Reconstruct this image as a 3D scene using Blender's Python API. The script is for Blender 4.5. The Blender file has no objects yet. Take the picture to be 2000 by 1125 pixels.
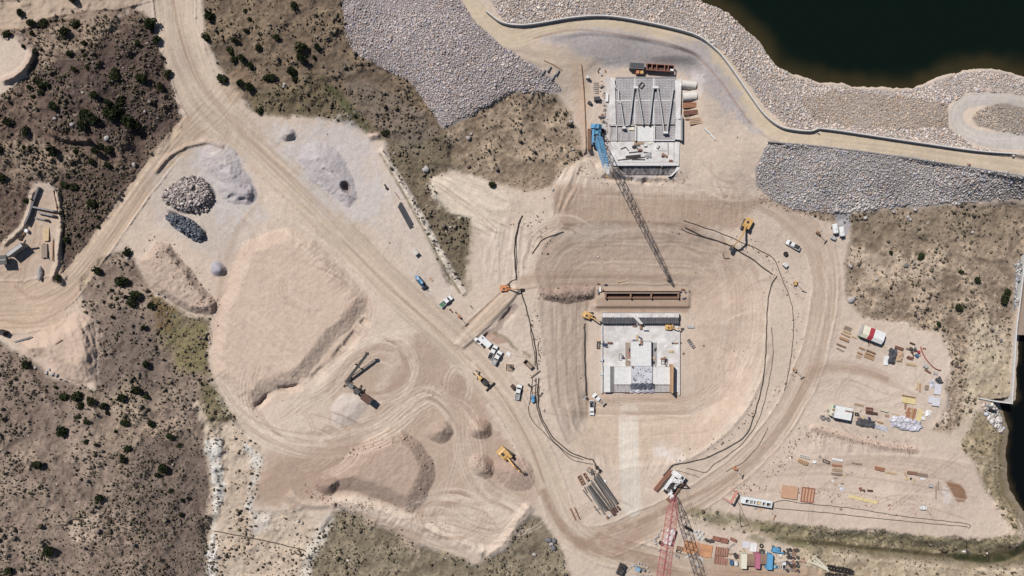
import bpy, math, random
import numpy as np
from mathutils import Vector, Matrix
R = math.radians
rng = np.random.default_rng(7)
random.seed(7)
S = bpy.context.scene
COL = S.collection
# ------------------------------------------------------------------ camera, sky, sun, exposure
CAMH, MPP, CX, CY = 286.0, 0.2, 1000.0, 562.5      # camera height, metres per photo pixel at z = 0
cam = bpy.data.objects.new('camera', bpy.data.cameras.new('camera'))
COL.objects.link(cam)
cam.location = (0, 0, CAMH)
cam.data.sensor_width = 36
cam.data.lens = 18 * (CAMH / MPP) / 1000
cam.data.clip_start, cam.data.clip_end = 1, 12000
S.camera = cam
SUN = Vector((0.56, -0.58, -1.0)).normalized()      # the way the light travels
world = bpy.data.worlds.new('World')
S.world = world
world.use_nodes = True
nt = world.node_tree
sky = nt.nodes.new('ShaderNodeTexSky')
sky.sky_type = 'NISHITA'
sky.sun_disc = False
sky.sun_elevation = math.asin(-SUN.z)
sky.sun_rotation = math.atan2(-SUN.x, -SUN.y)
sky.altitude = 1800
nt.links.new(sky.outputs[0], nt.nodes['Background'].inputs[0])
nt.nodes['Background'].inputs[1].default_value = 0.055
sl = bpy.data.lights.new('sun', 'SUN')
sl.energy, sl.angle, sl.color = 4.6, R(0.5), (1.0, 0.975, 0.95)
sun = bpy.data.objects.new('sun', sl)
COL.objects.link(sun)
sun.location = (-60, 60, 120)
sun.rotation_euler = SUN.to_track_quat('-Z', 'Y').to_euler()
S.view_settings.view_transform = 'Standard'
S.view_settings.look = 'None'
S.view_settings.exposure = 0.38
S.view_settings.gamma = 1.0
S.view_settings.use_curve_mapping = False
# ------------------------------------------------------------------ helpers
K = 0.60                                            # sunlit screen value -> base colour
def lin(c):
    c = np.asarray(c, float) / 255
    return np.where(c <= 0.04045, c / 12.92, ((c + 0.055) / 1.055) ** 2.4)
def alb(c): return lin(c) * K
def tag(o, label=None, cat=None, group=None, kind=None):
    if label: o['label'] = label
    if cat: o['category'] = cat
    if group: o['group'] = group
    if kind: o['kind'] = kind
    return o
_mats = {}
PAL = dict(white=(250, 248, 244), offwhite=(238, 230, 216), cream=(246, 236, 205), conc=(232, 226, 220), concd=(172, 166, 164), concw=(240, 236, 232),
  concs=(150, 145, 146), black=(28, 26, 28), dark=(52, 48, 48), tyre=(36, 34, 34), glass=(30, 34, 40), steel=(128, 124, 124), steeld=(82, 78, 78),
  rust=(150, 96, 72), rustd=(104, 66, 52), rusto=(196, 128, 84), red=(200, 60, 66), redf=(216, 112, 112), crim=(196, 36, 58), pink=(206, 106, 136), green=(70, 140, 84),
  teal=(90, 150, 140), blue=(84, 176, 226), blued=(46, 110, 160), navy=(50, 70, 120), yellow=(236, 180, 84), yel=(240, 214, 140), orange=(232, 140, 70),
  wood=(214, 164, 112), woodl=(232, 196, 140), woodd=(168, 122, 88), woodg=(170, 146, 126), ply=(240, 212, 140), tan=(206, 168, 130), grey=(160, 156, 154), greyl=(200, 196, 194),
  pipe=(116, 112, 108), pipel=(150, 144, 136), hose=(66, 58, 54), tarp=(74, 76, 84), rock=(186, 176, 170), rockd=(118, 116, 120), rockw=(194, 185, 178), bark=(92, 76, 62),
  juni=(66, 74, 44), poly=(228, 224, 230), orangep=(218, 164, 122), brownp=(176, 112, 84), brick=(170, 104, 80), ltblue=(150, 196, 222), salmon=(232, 140, 118), lgrey=(188, 186, 190), rebar=(96, 98, 110))
METAL = {'steel', 'steeld', 'pipe', 'glass'}
def palc(key):                                      # weathered: a little dust over every paint
    c = alb(PAL[key]); g = float(c @ (.3, .59, .11))
    return c * .80 + .16 * g + .04 * alb((205, 186, 166))
def M(key):
    if key in _mats: return _mats[key]
    m = bpy.data.materials.new(key)
    m.use_nodes = True
    n, l = m.node_tree.nodes, m.node_tree.links
    p = n['Principled BSDF']
    tc = n.new('ShaderNodeTexCoord')
    nz = n.new('ShaderNodeTexNoise'); nz.inputs['Scale'].default_value = 0.9; nz.inputs['Detail'].default_value = 6
    nz.inputs['Roughness'].default_value = 0.7
    l.new(tc.outputs['Object'], nz.inputs['Vector'])
    rmp = n.new('ShaderNodeMapRange')
    rmp.inputs['From Min'].default_value = 0.3; rmp.inputs['From Max'].default_value = 0.7
    rmp.inputs['To Min'].default_value = 0.80; rmp.inputs['To Max'].default_value = 1.06
    l.new(nz.outputs['Fac'], rmp.inputs['Value'])
    mx = n.new('ShaderNodeMix'); mx.data_type = 'RGBA'; mx.blend_type = 'MULTIPLY'; mx.inputs['Factor'].default_value = 1
    mx.inputs['A'].default_value = (*palc(key), 1)
    l.new(rmp.outputs[0], mx.inputs['B'])
    l.new(mx.outputs['Result'], p.inputs['Base Color'])
    p.inputs['Roughness'].default_value = 0.45 if key in METAL or key in ('white', 'blue', 'yellow', 'crim') else 0.8
    if key == 'glass': p.inputs['Roughness'].default_value = 0.08
    p.inputs['Specular IOR Level'].default_value = 0.35
    _mats[key] = m
    return m
def np_mesh(name, V, F, mat, colors=None, smooth=False, uvw=None):
    V = np.asarray(V, np.float32); F = np.asarray(F, np.int32)
    me = bpy.data.meshes.new(name)
    me.vertices.add(len(V)); me.vertices.foreach_set('co', V.ravel())
    k = F.shape[1]
    me.loops.add(F.size); me.loops.foreach_set('vertex_index', F.ravel())
    me.polygons.add(len(F)); me.polygons.foreach_set('loop_start', np.arange(0, F.size, k, dtype=np.int32))
    if smooth: me.polygons.foreach_set('use_smooth', np.ones(len(F), bool))
    if colors is not None:
        a = me.color_attributes.new('soil', 'FLOAT_COLOR', 'POINT')
        c = np.ones((len(V), 4), np.float32); c[:, :3] = colors
        a.data.foreach_set('color', c.ravel())
    me.update(calc_edges=True)
    me.validate()
    me.materials.append(mat)
    o = bpy.data.objects.new(name, me)
    COL.objects.link(o)
    return o
def attr_mat(name, rough=0.95, fine=0.10, bump=0.25, scale=3.0, spec=0.1):
    m = bpy.data.materials.new(name); m.use_nodes = True
    n, l = m.node_tree.nodes, m.node_tree.links
    p = n['Principled BSDF']
    a = n.new('ShaderNodeAttribute'); a.attribute_name = 'soil'
    tc = n.new('ShaderNodeTexCoord')
    nz = n.new('ShaderNodeTexNoise'); nz.inputs['Scale'].default_value = scale; nz.inputs['Detail'].default_value = 5
    l.new(tc.outputs['Object'], nz.inputs['Vector'])
    rm = n.new('ShaderNodeMapRange'); rm.inputs['From Min'].default_value = 0.25; rm.inputs['From Max'].default_value = 0.75
    rm.inputs['To Min'].default_value = 1 - fine; rm.inputs['To Max'].default_value = 1 + fine
    l.new(nz.outputs['Fac'], rm.inputs['Value'])
    mx = n.new('ShaderNodeMix'); mx.data_type = 'RGBA'; mx.blend_type = 'MULTIPLY'; mx.inputs['Factor'].default_value = 1
    l.new(a.outputs['Color'], mx.inputs['A']); l.new(rm.outputs[0], mx.inputs['B'])
    l.new(mx.outputs['Result'], p.inputs['Base Color'])
    p.inputs['Roughness'].default_value = rough
    p.inputs['Specular IOR Level'].default_value = spec
    if bump:
        b = n.new('ShaderNodeBump'); b.inputs['Strength'].default_value = bump; b.inputs['Distance'].default_value = 0.15
        l.new(nz.outputs['Fac'], b.inputs['Height']); l.new(b.outputs[0], p.inputs['Normal'])
    return m
# ------------------------------------------------------------------ terrain: one height field and one soil colour field
def axis(lo, hi, step=2.0, n=38):
    core = np.arange(lo, hi + 0.1, step)
    grow = np.cumsum(step * 1.22 ** np.arange(1, n + 1))
    return np.concatenate([lo - grow[::-1], core, hi + grow])
ax, ay = axis(-180, 2180), axis(-180, 1306)
PX, PY = np.meshgrid(ax, ay)
PX = PX.astype(np.float32); PY = PY.astype(np.float32)
SH = PX.shape
H_0, W_0 = SH
_tabs = {}
def vn(u, v, seed=0):                                # value noise, -1..1
    t = _tabs.get(seed)
    if t is None: t = _tabs[seed] = np.random.default_rng(100 + seed).uniform(-1, 1, (256, 256)).astype(np.float32)
    iu, iv = np.floor(u), np.floor(v)
    fu, fv = u - iu, v - iv
    iu, iv = iu.astype(np.int32) & 255, iv.astype(np.int32) & 255
    fu = fu * fu * (3 - 2 * fu); fv = fv * fv * (3 - 2 * fv)
    i1, j1 = (iu + 1) & 255, (iv + 1) & 255
    return (t[iv, iu] * (1 - fu) + t[iv, i1] * fu) * (1 - fv) + (t[j1, iu] * (1 - fu) + t[j1, i1] * fu) * fv
def fbm(x, y, s, seed=0, o=4, g=0.5):
    r, a, tot = 0, 1.0, 0
    for k in range(o):
        r = r + a * vn(x / s + 17.3 * k, y / s + 9.1 * k, seed + k); tot += a; a *= g; s = s / 2.03
    return r / tot
def sst(x, a=0.0, b=1.0):
    t = np.clip((x - a) / (b - a), 0, 1)
    return t * t * (3 - 2 * t)
W1 = fbm(PX, PY, 40, 1, 4); W2 = fbm(PX, PY, 40, 11, 4)
N8 = fbm(PX, PY, 8, 21, 3); N30 = fbm(PX, PY, 30, 31, 4); N120 = fbm(PX, PY, 140, 41, 4); N3 = vn(PX / 2.6, PY / 2.6, 51)
WX = PX + 7 * W1; WY = PY + 7 * W2                   # natural outlines wander
def win(pts, m):
    p = np.asarray(pts, float)
    x0, y0 = p.min(0) - m; x1, y1 = p.max(0) + m
    i0, i1 = np.searchsorted(ay, (y0, y1)); j0, j1 = np.searchsorted(ax, (x0, x1))
    return slice(i0, max(i1, i0 + 1)), slice(j0, max(j1, j0 + 1))
def seg_d(X, Y, pts, closed=False):                  # distance, side-signed distance, length along
    p = [tuple(map(float, q)) for q in pts]
    if closed: p = p + [p[0]]
    d = np.full(X.shape, 1e9, np.float32); sg = np.zeros_like(d); al = np.zeros_like(d); acc = 0.0
    for (xa, ya), (xb, yb) in zip(p[:-1], p[1:]):
        dx, dy = xb - xa, yb - ya; L2 = dx * dx + dy * dy + 1e-9; L = L2 ** .5
        t = np.clip(((X - xa) * dx + (Y - ya) * dy) / L2, 0, 1)
        q = np.hypot(X - xa - t * dx, Y - ya - t * dy)
        m = q < d
        d = np.where(m, q, d)
        sg = np.where(m, np.where((X - xa) * dy - (Y - ya) * dx > 0, q, -q), sg)
        al = np.where(m, acc + t * L, al); acc += L
    return d, sg, al
def inside(X, Y, pts):
    r = np.zeros(X.shape, bool); p = pts; n = len(p)
    for i in range(n):
        (xa, ya), (xb, yb) = p[i], p[(i + 1) % n]
        if ya == yb: continue
        c = ((ya > Y) != (yb > Y)) & (X < (xb - xa) * (Y - ya) / (yb - ya) + xa)
        r ^= c
    return r
def sdf(pts, warp=True, m=140):                       # positive inside, in photo pixels
    w = win(pts, m)
    X, Y = (WX[w], WY[w]) if warp else (PX[w], PY[w])
    d = seg_d(X, Y, pts, True)[0]
    return w, np.where(inside(X, Y, pts), d, -d)
def smoothline(pts, n=8):
    p = np.asarray(pts, float)
    if len(p) < 3: return p.tolist()
    q = np.vstack([2 * p[0] - p[1], p, 2 * p[-1] - p[-2]]); out = []
    for i in range(1, len(q) - 2):
        for k in range(n):
            t = k / n
            out.append(0.5 * (2 * q[i] + (q[i + 1] - q[i - 1]) * t + (2 * q[i - 1] - 5 * q[i] + 4 * q[i + 1] - q[i + 2]) * t * t
                              + (3 * q[i] - q[i - 1] - 3 * q[i + 1] + q[i + 2]) * t ** 3))
    out.append(p[-1])
    return [tuple(v) for v in out]
# --- broad relief from surveyed spot heights
CP = np.array([(-300,-100,14),(0,0,9),(100,80,10),(180,140,10.5),(250,210,7),(320,320,1),(150,300,6),(60,250,8),(0,330,7),(0,450,3),(60,450,2),(100,520,1),(40,600,0),
(140,550,.5),(0,700,3),(100,750,3),(200,700,3),(100,900,7),(0,900,9),(-300,900,16),(200,900,5),(300,800,2),(300,950,3),(400,900,0),(100,1100,9),(300,1100,4),(400,1050,0),
(230,500,1.5),(300,600,1),(400,650,-.5),(340,0,3),(370,130,2),(420,220,1),(600,380,0),(760,550,0),(900,680,0),(1000,790,0),(1080,940,0),(1150,1060,-.5),(450,50,6),(550,50,6.5),
(640,90,5),(600,180,3),(520,200,2),(680,200,1),(760,270,0),(850,300,1),(860,400,0),(900,520,-1),(860,250,3),(690,60,5),(780,100,6.5),(780,-100,9),(700,-150,8),(900,-100,10.5),
(1000,75,10.5),(1080,150,9.5),(1150,45,10.5),(1300,65,10.5),(1400,110,10.5),(1460,200,10.5),(1530,262,10.5),(1700,282,10.5),(1900,312,10.5),(2100,345,10.5),(2500,400,10.5),(1200,-60,8.5),(1250,-100,6.4),(1360,0,6.1),
(1475,80,6.1),(1515,130,6.1),(1600,162,6.1),(1740,176,6.1),(1850,148,6.1),(1925,136,6.1),(2010,158,6.1),(2150,170,6.1),(1600,50,0),(1800,50,-2),(1900,-100,-4),(1500,-50,1),(1870,220,8.5),(1900,200,9),(1960,260,11),
(1990,210,9),(1500,400,3),(1600,410,3),(1750,402,3),(1900,392,3),(2000,388,3),(1700,500,2),(1850,480,2.5),(1950,500,2),(1750,600,1.5),(1900,650,0),(1940,700,0),(1640,500,1.5),
(1700,700,0),(1650,800,0),(1800,820,0),(1850,800,0),(1870,900,-1),(1600,900,-1),(1700,950,-2),(1850,1000,-2),(1940,1000,-3),(1450,1000,-1),(1400,1090,-1),(1550,1110,-1),(1750,1110,-1.5),
(1950,1120,-2),(1700,1200,-1),(700,1080,-1),(850,1080,-1),(560,1000,-.5),(1000,1080,-1),(1050,1050,-.5),(500,600,0),(650,700,0),(800,800,0),(850,900,0),(700,900,0),(1170,130,6.4),
(1250,118,6.7),(1100,78,10),(1200,78,9.8),(1300,98,9.6),(1372,132,9.6),(1420,190,9.6),(1455,245,9.4),(1330,135,6.5),(1180,200,6),(1250,230,6),(1320,230,6),(1400,250,7),(1440,320,7),(1160,300,5),(1250,342,3.0),(1260,362,2.6),(1350,345,4.6),(1600,291,10.0),(1750,309,10.0),(1900,332,10.0),(2040,357,10.0),(1600,350,7.2),(1750,356,7.2),(1900,362,7.2),(1540,290,9.2),(2000,346,10.1),(2150,372,9.6),(2150,420,5),(1130,180,6.5),(1120,250,5),(1060,220,4),(1000,260,3),
(950,320,1.5),(1050,330,3),(1100,370,3.5),(1150,400,2.5),(1300,400,2.5),(1450,400,3),(1500,440,2),(1580,480,1.5),(1600,600,.5),(1570,750,0),(1450,900,-.5),(1330,980,-.5),(1050,480,0),(1010,450,0),
(1000,560,-.5),(1040,650,-.5),(1060,760,-.5),(1110,870,-.5),(1230,930,-.5),(1520,560,0)], float)
def ker(r2): return np.sqrt(r2 + 45.0 ** 2)
_d2 = ((CP[:, None, :2] - CP[None, :, :2]) ** 2).sum(-1)
_A = np.zeros((len(CP) + 1,) * 2); _A[:-1, :-1] = ker(_d2) + np.eye(len(CP)) * -2.0; _A[-1, :-1] = _A[:-1, -1] = 1
_w = np.linalg.solve(_A, np.append(CP[:, 2], 0))
CXc, CYc = np.clip(PX, -500, 2500), np.clip(PY, -400, 1525)
Z = np.full(SH, _w[-1], np.float32)
for (x, y, _), k in zip(CP, _w[:-1]): Z += np.float32(k) * np.sqrt((CXc - np.float32(x)) ** 2 + (CYc - np.float32(y)) ** 2 + np.float32(45.0 ** 2))
far = sst(np.maximum(np.maximum(-PX, PX - 2000), np.maximum(-PY, PY - 1125)), 300, 1500)
Z = Z * (1 - far) + far * (4 + 6 * N120)
# --- soil colour, as it looks in flat sunlight
C = np.empty(SH + (3,), np.float32)
def L3(c): return lin(c).astype(np.float32)
C[:] = L3((213, 191, 170))
def paint(w, a, c, amt=1.0):
    a = np.clip(a, 0, 1)[..., None] * amt
    C[w] = C[w] * (1 - a) + a * (L3(c) if not isinstance(c, np.ndarray) else c)
def shade(w, f): C[w] *= f[..., None]
CLS = np.zeros(SH, np.int16)                          # which named ground object a face belongs to
CN = ['ground']
def cls(name):
    if name not in CN: CN.append(name)
    return CN.index(name)
ALL = (slice(None), slice(None))
# ---- scrub country
SCR = np.zeros(SH, np.float32)                        # shrub density
def scrub(pts, c1, c2, dens, soft=10, c3=None):
    w, d = sdf(pts)
    a = sst(d + 5 * N30[w] + 5 * N8[w] + 2 * N3[w], -soft * .6, soft * .6)
    mixv = np.clip(0.5 + 0.8 * N30[w] + 0.5 * N8[w] + .25 * N3[w], 0, 1)[..., None]
    paint(w, a, L3(c1) * (1 - mixv) + L3(c2) * mixv)
    CLS[w] = np.where(d > 0, cls('hillside'), CLS[w])
    SCR[w] = np.maximum(SCR[w], np.where(d > -2, dens * np.clip(0.55 + 0.9 * N30[w] + 0.5 * N120[w], 0.12, 1.3), 0))
    Z[w] += a * (1.1 * N30[w] + 0.30 * N8[w] - 1.6 * np.abs(fbm(WX[w], WY[w], 70, 120, 3)))
SCRUBS = [
 ([(-900,-900),(300,-900),(285,0),(235,30),(0,70),(-900,200)], (176,150,126), (140,116,100), .25),
 ([(18,62),(95,40),(185,38),(265,22),(296,40),(322,90),(335,150),(348,205),(362,240),(330,282),(290,320),(262,372),(225,415),(180,470),(120,540),(105,556),(118,500),(118,430),(112,372),(95,356),(62,362),(58,400),(40,450),(0,478),(-900,470),(-900,330),(0,190),(52,150),(60,110)], (104,84,74), (150,124,104), 2.2),
 ([(380,-900),(690,-900),(690,80),(740,125),(815,165),(855,215),(868,250),(880,256),(905,330),(840,350),(880,415),(920,428),(905,560),(880,560),(820,430),(745,275),(725,262),(665,237),(580,230),(500,222),(455,178),(420,120),(398,60)], (112,94,78), (148,124,100), .9),
 ([(160,545),(205,505),(250,482),(285,540),(300,580),(370,620),(415,620),(405,700),(425,770),(470,830),(455,900),(440,1000),(410,1130),(-900,2500),(-900,680),(0,668),(60,700),(95,735),(150,745),(185,760),(193,700),(186,640),(160,590)], (138, 116, 101), (164, 141, 122), .9),
 ([(590,1125),(625,1040),(660,990),(760,1030),(860,1080),(930,1105),(985,1075),(1030,1010),(1060,1010),(1090,1060),(1115,1130),(1100,2500),(590,2500)], (128,112,92), (160,142,116), 1.0),
 ([(870,250),(925,220),(1000,180),(1085,178),(1112,215),(1135,260),(1140,310),(1100,330),(1080,372),(1030,375),(960,362),(910,340),(880,320)], (136,114,94), (186,160,134), .75),
 ([(1480,385),(1560,410),(1640,420),(1760,405),(1880,398),(3500,380),(3500,480),(2000,520),(1985,570),(1978,690),(1972,780),(1925,785),(1900,800),(1860,845),(1825,838),(1850,780),(1858,700),(1838,650),(1760,632),(1690,622),(1655,580),(1648,520),(1665,440),(1620,435),(1560,420)], (136,116,98), (186,162,138), .85),
 ([(1900,810),(1940,800),(1958,850),(1958,930),(1972,975),(1995,1000),(1985,1040),(1960,1010),(1925,960),(1905,900),(1880,870)], (138,122,96), (180,158,128), .7),
 ([(1330,985),(1400,1000),(1500,1022),(1640,1036),(1900,1056),(1990,1040),(2010,1060),(3500,1060),(3500,2500),(1560,2500),(1555,1070),(1460,1040),(1400,1030),(1335,1010)], (170,148,122), (200,178,152), .45),
 ([(375,780),(430,800),(500,865),(515,900),(495,1000),(540,1000),(600,990),(625,1045),(590,1130),(398,1130),(400,880)], (208,184,160), (194,168,144), .5),
]
for a in SCRUBS: scrub(*a)
# dark scrub soil with slope shade and vignette painted in; olive meadows, pale crusts
def blot(pts, c, soft=14, amt=1.0, noise=0.5, warp=True):
    w, d = sdf(pts, warp)
    d = d + soft * (.9 * N30[w] + .8 * N8[w] + .45 * N3[w])
    paint(w, sst(d, -soft * .7, soft * .7) * np.clip(1 + noise * 1.4 * N30[w] + noise * 0.7 * N8[w], 0, 1.0), c, amt)
blot([(60,130),(150,90),(240,60),(300,50),(335,170),(350,230),(270,290),(170,270),(100,250)], (88,72,66), 22, .75)
blot([(115,340),(210,330),(260,345),(225,410),(170,470),(118,540),(118,430)], (88,72,64), 12, .75)
blot([(180,640),(240,600),(300,640),(330,740),(300,790),(190,760)], (108,92,83), 20, .6)
blot([(230,850),(330,840),(400,880),(412,1000),(400,1125),(300,1125),(270,950)], (116,98,87), 25, .75)
blot([(0,690),(60,710),(150,760),(120,860),(0,850)], (122,102,90), 20, .45)
blot([(300,585),(370,620),(415,620),(406,690),(410,730),(350,720),(310,650)], (128,116,76), 16, .8, .6)
blot([(300,590),(330,600),(330,650),(305,640)], (122,88,60), 12, .6, .6)
blot([(392,745),(425,760),(450,820),(440,840),(400,830)], (118,106,72), 10, .8, .5)
blot([(480,190),(600,150),(660,180),(745,275),(665,237),(580,230),(500,222)], (116,102,76), 12, .7, .4)
blot([(620,140),(650,165),(725,250),(712,258),(640,175)], (84,86,52), 7, .7, .6)
blot([(745,270),(870,262),(905,330),(840,350),(830,390),(925,425),(912,568),(880,555),(820,420)], (124,110,88), 12, .75, .4)
blot([(670,110),(690,150),(735,165),(800,205),(862,255),(800,290),(745,260),(680,180)], (124,110,98), 14, .6)
blot([(845,350),(930,345),(1000,385),(985,450),(940,470),(920,430),(880,415),(840,390)], (226,206,182), 8, .9, .4)
blot([(60,60),(180,40),(250,40),(140,110),(60,130)], (176,150,126), 14, .7, .5)
blot([(0,300),(60,250),(90,290),(170,320),(100,350),(0,360)], (178,152,128), 16, .6, .7)
blot([(240,740),(330,780),(300,850),(240,900),(190,850)], (172,148,124), 22, .6, .7)
blot([(130,1020),(190,1005),(182,1050),(140,1060)], (204,176,152), 8, .8, .4)
blot([(30,870),(75,860),(75,905),(45,905)], (196,168,144), 10, .6, .5)
blot([(275,830),(345,815),(335,855),(290,850)], (188,158,134), 8, .7, .4)
blot([(402,860),(436,855),(440,960),(425,1010),(418,1125),(402,1125),(420,1000)], (225,212,197), 7, .95, .35)
blot([(480,870),(512,900),(505,950),(495,1000),(485,990),(498,920)], (225,212,197), 8, .9, .35)
blot([(498,990),(540,995),(530,1035),(500,1045)], (222,206,190), 8, .7, .6)
blot([(588,1125),(600,1065),(640,1000),(650,1015),(615,1090),(605,1125)], (220,204,186), 7, .7, .5)
blot([(1660,480),(1760,500),(1850,490),(1830,540),(1700,540),(1660,520)], (206,182,158), 12, .5, .8)
blot([(1900,620),(1970,640),(1960,700),(1920,760),(1900,830),(1870,880),(1880,800),(1895,720)], (206,186,160), 14, .6, .5)
blot([(1640,425),(1780,420),(1990,410),(1990,480),(1800,470),(1670,470)], (128,112,92), 14, .5, .6)
blot([(1560,930),(1600,925),(1600,960),(1560,955)], (200,182,166), 8, .4)
# ---- cart tracks in the scrub (thin pale lines)
def stroke(pts, wd, c, amt=0.5, soft=1.5, sm=True, ns=0.3, warp=False):
    p = smoothline(pts) if sm else pts
    w = win(p, wd + soft + 6)
    d = seg_d(WX[w] if warp else PX[w], WY[w] if warp else PY[w], p)[0]
    paint(w, (1 - sst(d, wd - soft, wd + soft)) * np.clip(1 + 2 * ns * N8[w] + ns * N30[w], 0, 1.2), c, amt)
# ---- reservoir, tailwater and canal bed
LAKE = [(700,-2600),(1150,-500),(1300,-40),(1355,0),(1392,12),(1420,25),(1450,55),(1475,80),(1492,105),(1515,130),(1545,148),(1580,158),(1620,165),(1660,170),(1700,174),(1740,176),(1780,172),(1815,162),(1850,148),(1885,140),(1925,136),(1960,142),(1990,150),(2030,160),(2300,175),(6000,300),(6000,-2600)]
TAIL = [(1996,500),(1988,640),(1978,780),(1938,785),(1952,808),(1962,840),(1960,880),(1960,930),(1967,960),(1982,985),(2000,1000),(2012,1040),(2030,1080),(3500,1300),(3500,500)]
w, d = sdf(LAKE, True, 60)
lake_d = np.full(SH, -999, np.float32); lake_d[w] = d
Z[w] = np.where(d > 0, 6.0 - np.minimum(d * 0.07, 6), np.where(d > -14, np.maximum(Z[w], 6.05 - d * 0.03), Z[w]))
CANAL = [(1330,995),(1400,1012),(1500,1045),(1560,1052),(1640,1060),(1760,1072),(1880,1084),(1960,1090),(2060,1085)]
p = smoothline(CANAL); w = win(p, 40)
d = seg_d(WX[w], WY[w], p)[0]
dep = 4.6 * sst((PX[w] - 1480) / 300)
Z[w] -= (1 - sst(d, 4, 30)) * dep
paint(w, (1 - sst(d, 6, 26)) * sst(PX[w], 1480, 1560), (112, 100, 74), .85)
stroke([(1540,1056),(1640,1064),(1760,1076),(1880,1088),(1960,1092)], 4, (70,62,42), .8, 3)
stroke([(1870,1086),(1930,1091),(1975,1082),(2012,1056)], 8, (56,58,36), .9, 3, ns=.3)
scrub([(1470,1018),(1640,1030),(1900,1054),(1985,1048),(1975,1072),(1880,1080),(1640,1056),(1500,1040)], (136,124,96), (164,146,118), 1.4, 6)
stroke([(1480,1030),(1600,1042),(1760,1052),(1900,1062),(1985,1052)], 6, (146,133,104), .7, 5, ns=.8)
w, d = sdf(TAIL, True, 60)
tail_d = np.full(SH, -999, np.float32); tail_d[w] = d
Z[w] = np.where(d > np.where(PY[w] < 800, -2.0, -16.0), np.minimum(Z[w], -6.0 - d * .11), Z[w])
paint(w, (d > -10) & (PY[w] > 800), (120, 104, 76), .7)
# ---- dirt roads: a pale running surface with wheel tracks along it
def road(pts, wd, c, cname='dirt_road', z=None, soft=2.5, streak=.125, berm=0.0, bs=(40, 90), warp=True, blend=18, prof=True):
    p = smoothline([q[:2] for q in pts], 6)
    wid = np.asarray([q[2] for q in pts], float) if len(pts[0]) > 2 else None
    m = (wid.max() if wid is not None else wd) + 40
    w = win(p, m)
    X, Y = (PX[w] + 3 * W1[w], PY[w] + 3 * W2[w]) if warp else (PX[w], PY[w])
    d, sg, al = seg_d(X, Y, p)
    if wid is not None:
        L = seg_d(np.array([[q[0] for q in pts]]), np.array([[q[1] for q in pts]]), p)[2][0]
        hw = np.interp(al, L, wid)
    else: hw = wd
    a = (1 - sst(d, hw - soft, hw + soft)) * sst(al, 0, 40) * sst(al.max() - al, 0, 40)
    if c is not None:
        paint(w, a, c, .92)
        st = vn(sg / 2.4, al / 130, 61) * .6 + vn(sg / 5.5, al / 260, 62) * .8 + vn(sg / 1.5 , al / 60, 63) * .4
        shade(w, 1 + a * streak * st + a * .03 * N8[w])
    if z is not None:
        b = 1 - sst(d, hw, hw + blend)
        Z[w] = Z[w] * (1 - b) + b * z
    if prof:
        Z[w] += a * .10 * vn(sg / 3.0, al / 150, 61)
        if berm: Z[w] += berm * sst(al, *bs) * sst(al.max() - al, 40, 90) * np.exp(-((d - hw - 2) / 1.7) ** 2) * (0.8 + .6 * N8[w])
    if cname: CLS[w] = np.where(d < hw, cls(cname), CLS[w])
ROADC = (208, 186, 163)
road([(1190,1062,24),(1260,1094,26),(1400,1113,22),(1560,1126,22),(1700,1150,22),(2600,1250,22)], 24, (190,162,136), berm=.42)
road([(-900,40,28),(-20,30,28),(60,15,24),(160,0,20),(260,-10,20),(400,-60,20)], 20, (196,172,148), berm=.3)
road([(470,150,20),(425,205,34),(365,258,26),(310,320,22),(265,382,22),(215,450,22),(165,520,24),(125,562,30),(70,590,44),(0,600,50),(-900,610,50)], 24, (202,176,150), berm=.42, bs=(190, 250))
road([(1470,385,20),(1520,405,24),(1560,440,28),(1598,485,26),(1612,560,24),(1602,640,24),(1580,720,26),(1540,800,24),(1480,880,22),(1410,940,24),(1340,985,26),(1260,1025,30),(1190,1054,30),(1130,1050,24),(1090,1020,20)], 24, (202,178,156), berm=.35)
road([(1560,745,14),(1600,722,14),(1660,718,12),(1730,738,10),(1770,760,6)], 12, (190,160,138), prof=False)
road([(870,680,15),(905,655,15),(950,618,15),(995,576,15),(1015,562,14)], 15, (204,180,156), z=None, berm=.3)
road([(990,560,16),(1060,548,15),(1180,542,13),(1330,545,8)], 14, (200,174,150))
road([(338,-900,40),(340,-10,40),(352,70,38),(372,140,38),(404,205,42),(468,262,34),(540,325,32),(620,405,31),(700,492,31),(780,572,32),(860,640,36),(925,705,36),(985,775,32),(1035,860,28),(1075,950,26),(1110,1025,26),(1165,1068,27),(1230,1086,26),(1320,1106,24),(1420,1116,20)], 32, ROADC, berm=.42)
CREST = [(760,-220),(820,-120),(890,-30),(945,38),(998,76),(1060,60),(1150,46),(1250,56),(1350,80),(1398,110),(1438,165),(1478,222),(1530,261),(1600,270),(1750,288),(1900,311),(2040,335),(2300,372)]
road([(q[0], q[1], 18 if q[0] < 1050 else 15.5) for q in CREST], 16, (209,188,160), z=10.5, streak=.05, blend=10, warp=False)
road([(1030,70,14),(1075,120,12),(1100,150,10)], 12, (206,182,158), prof=False)
road([(1005,92,16),(1050,110,22),(1110,115,20),(1150,112,10)], 18, (206,184,160), prof=False)
road([(2040,205,14),(1960,196,13),(1895,196,13),(1868,222,13),(1885,255,14),(1930,272,16),(1990,275,18),(2060,280,20)], 14, (194,183,172), prof=False)
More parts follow.
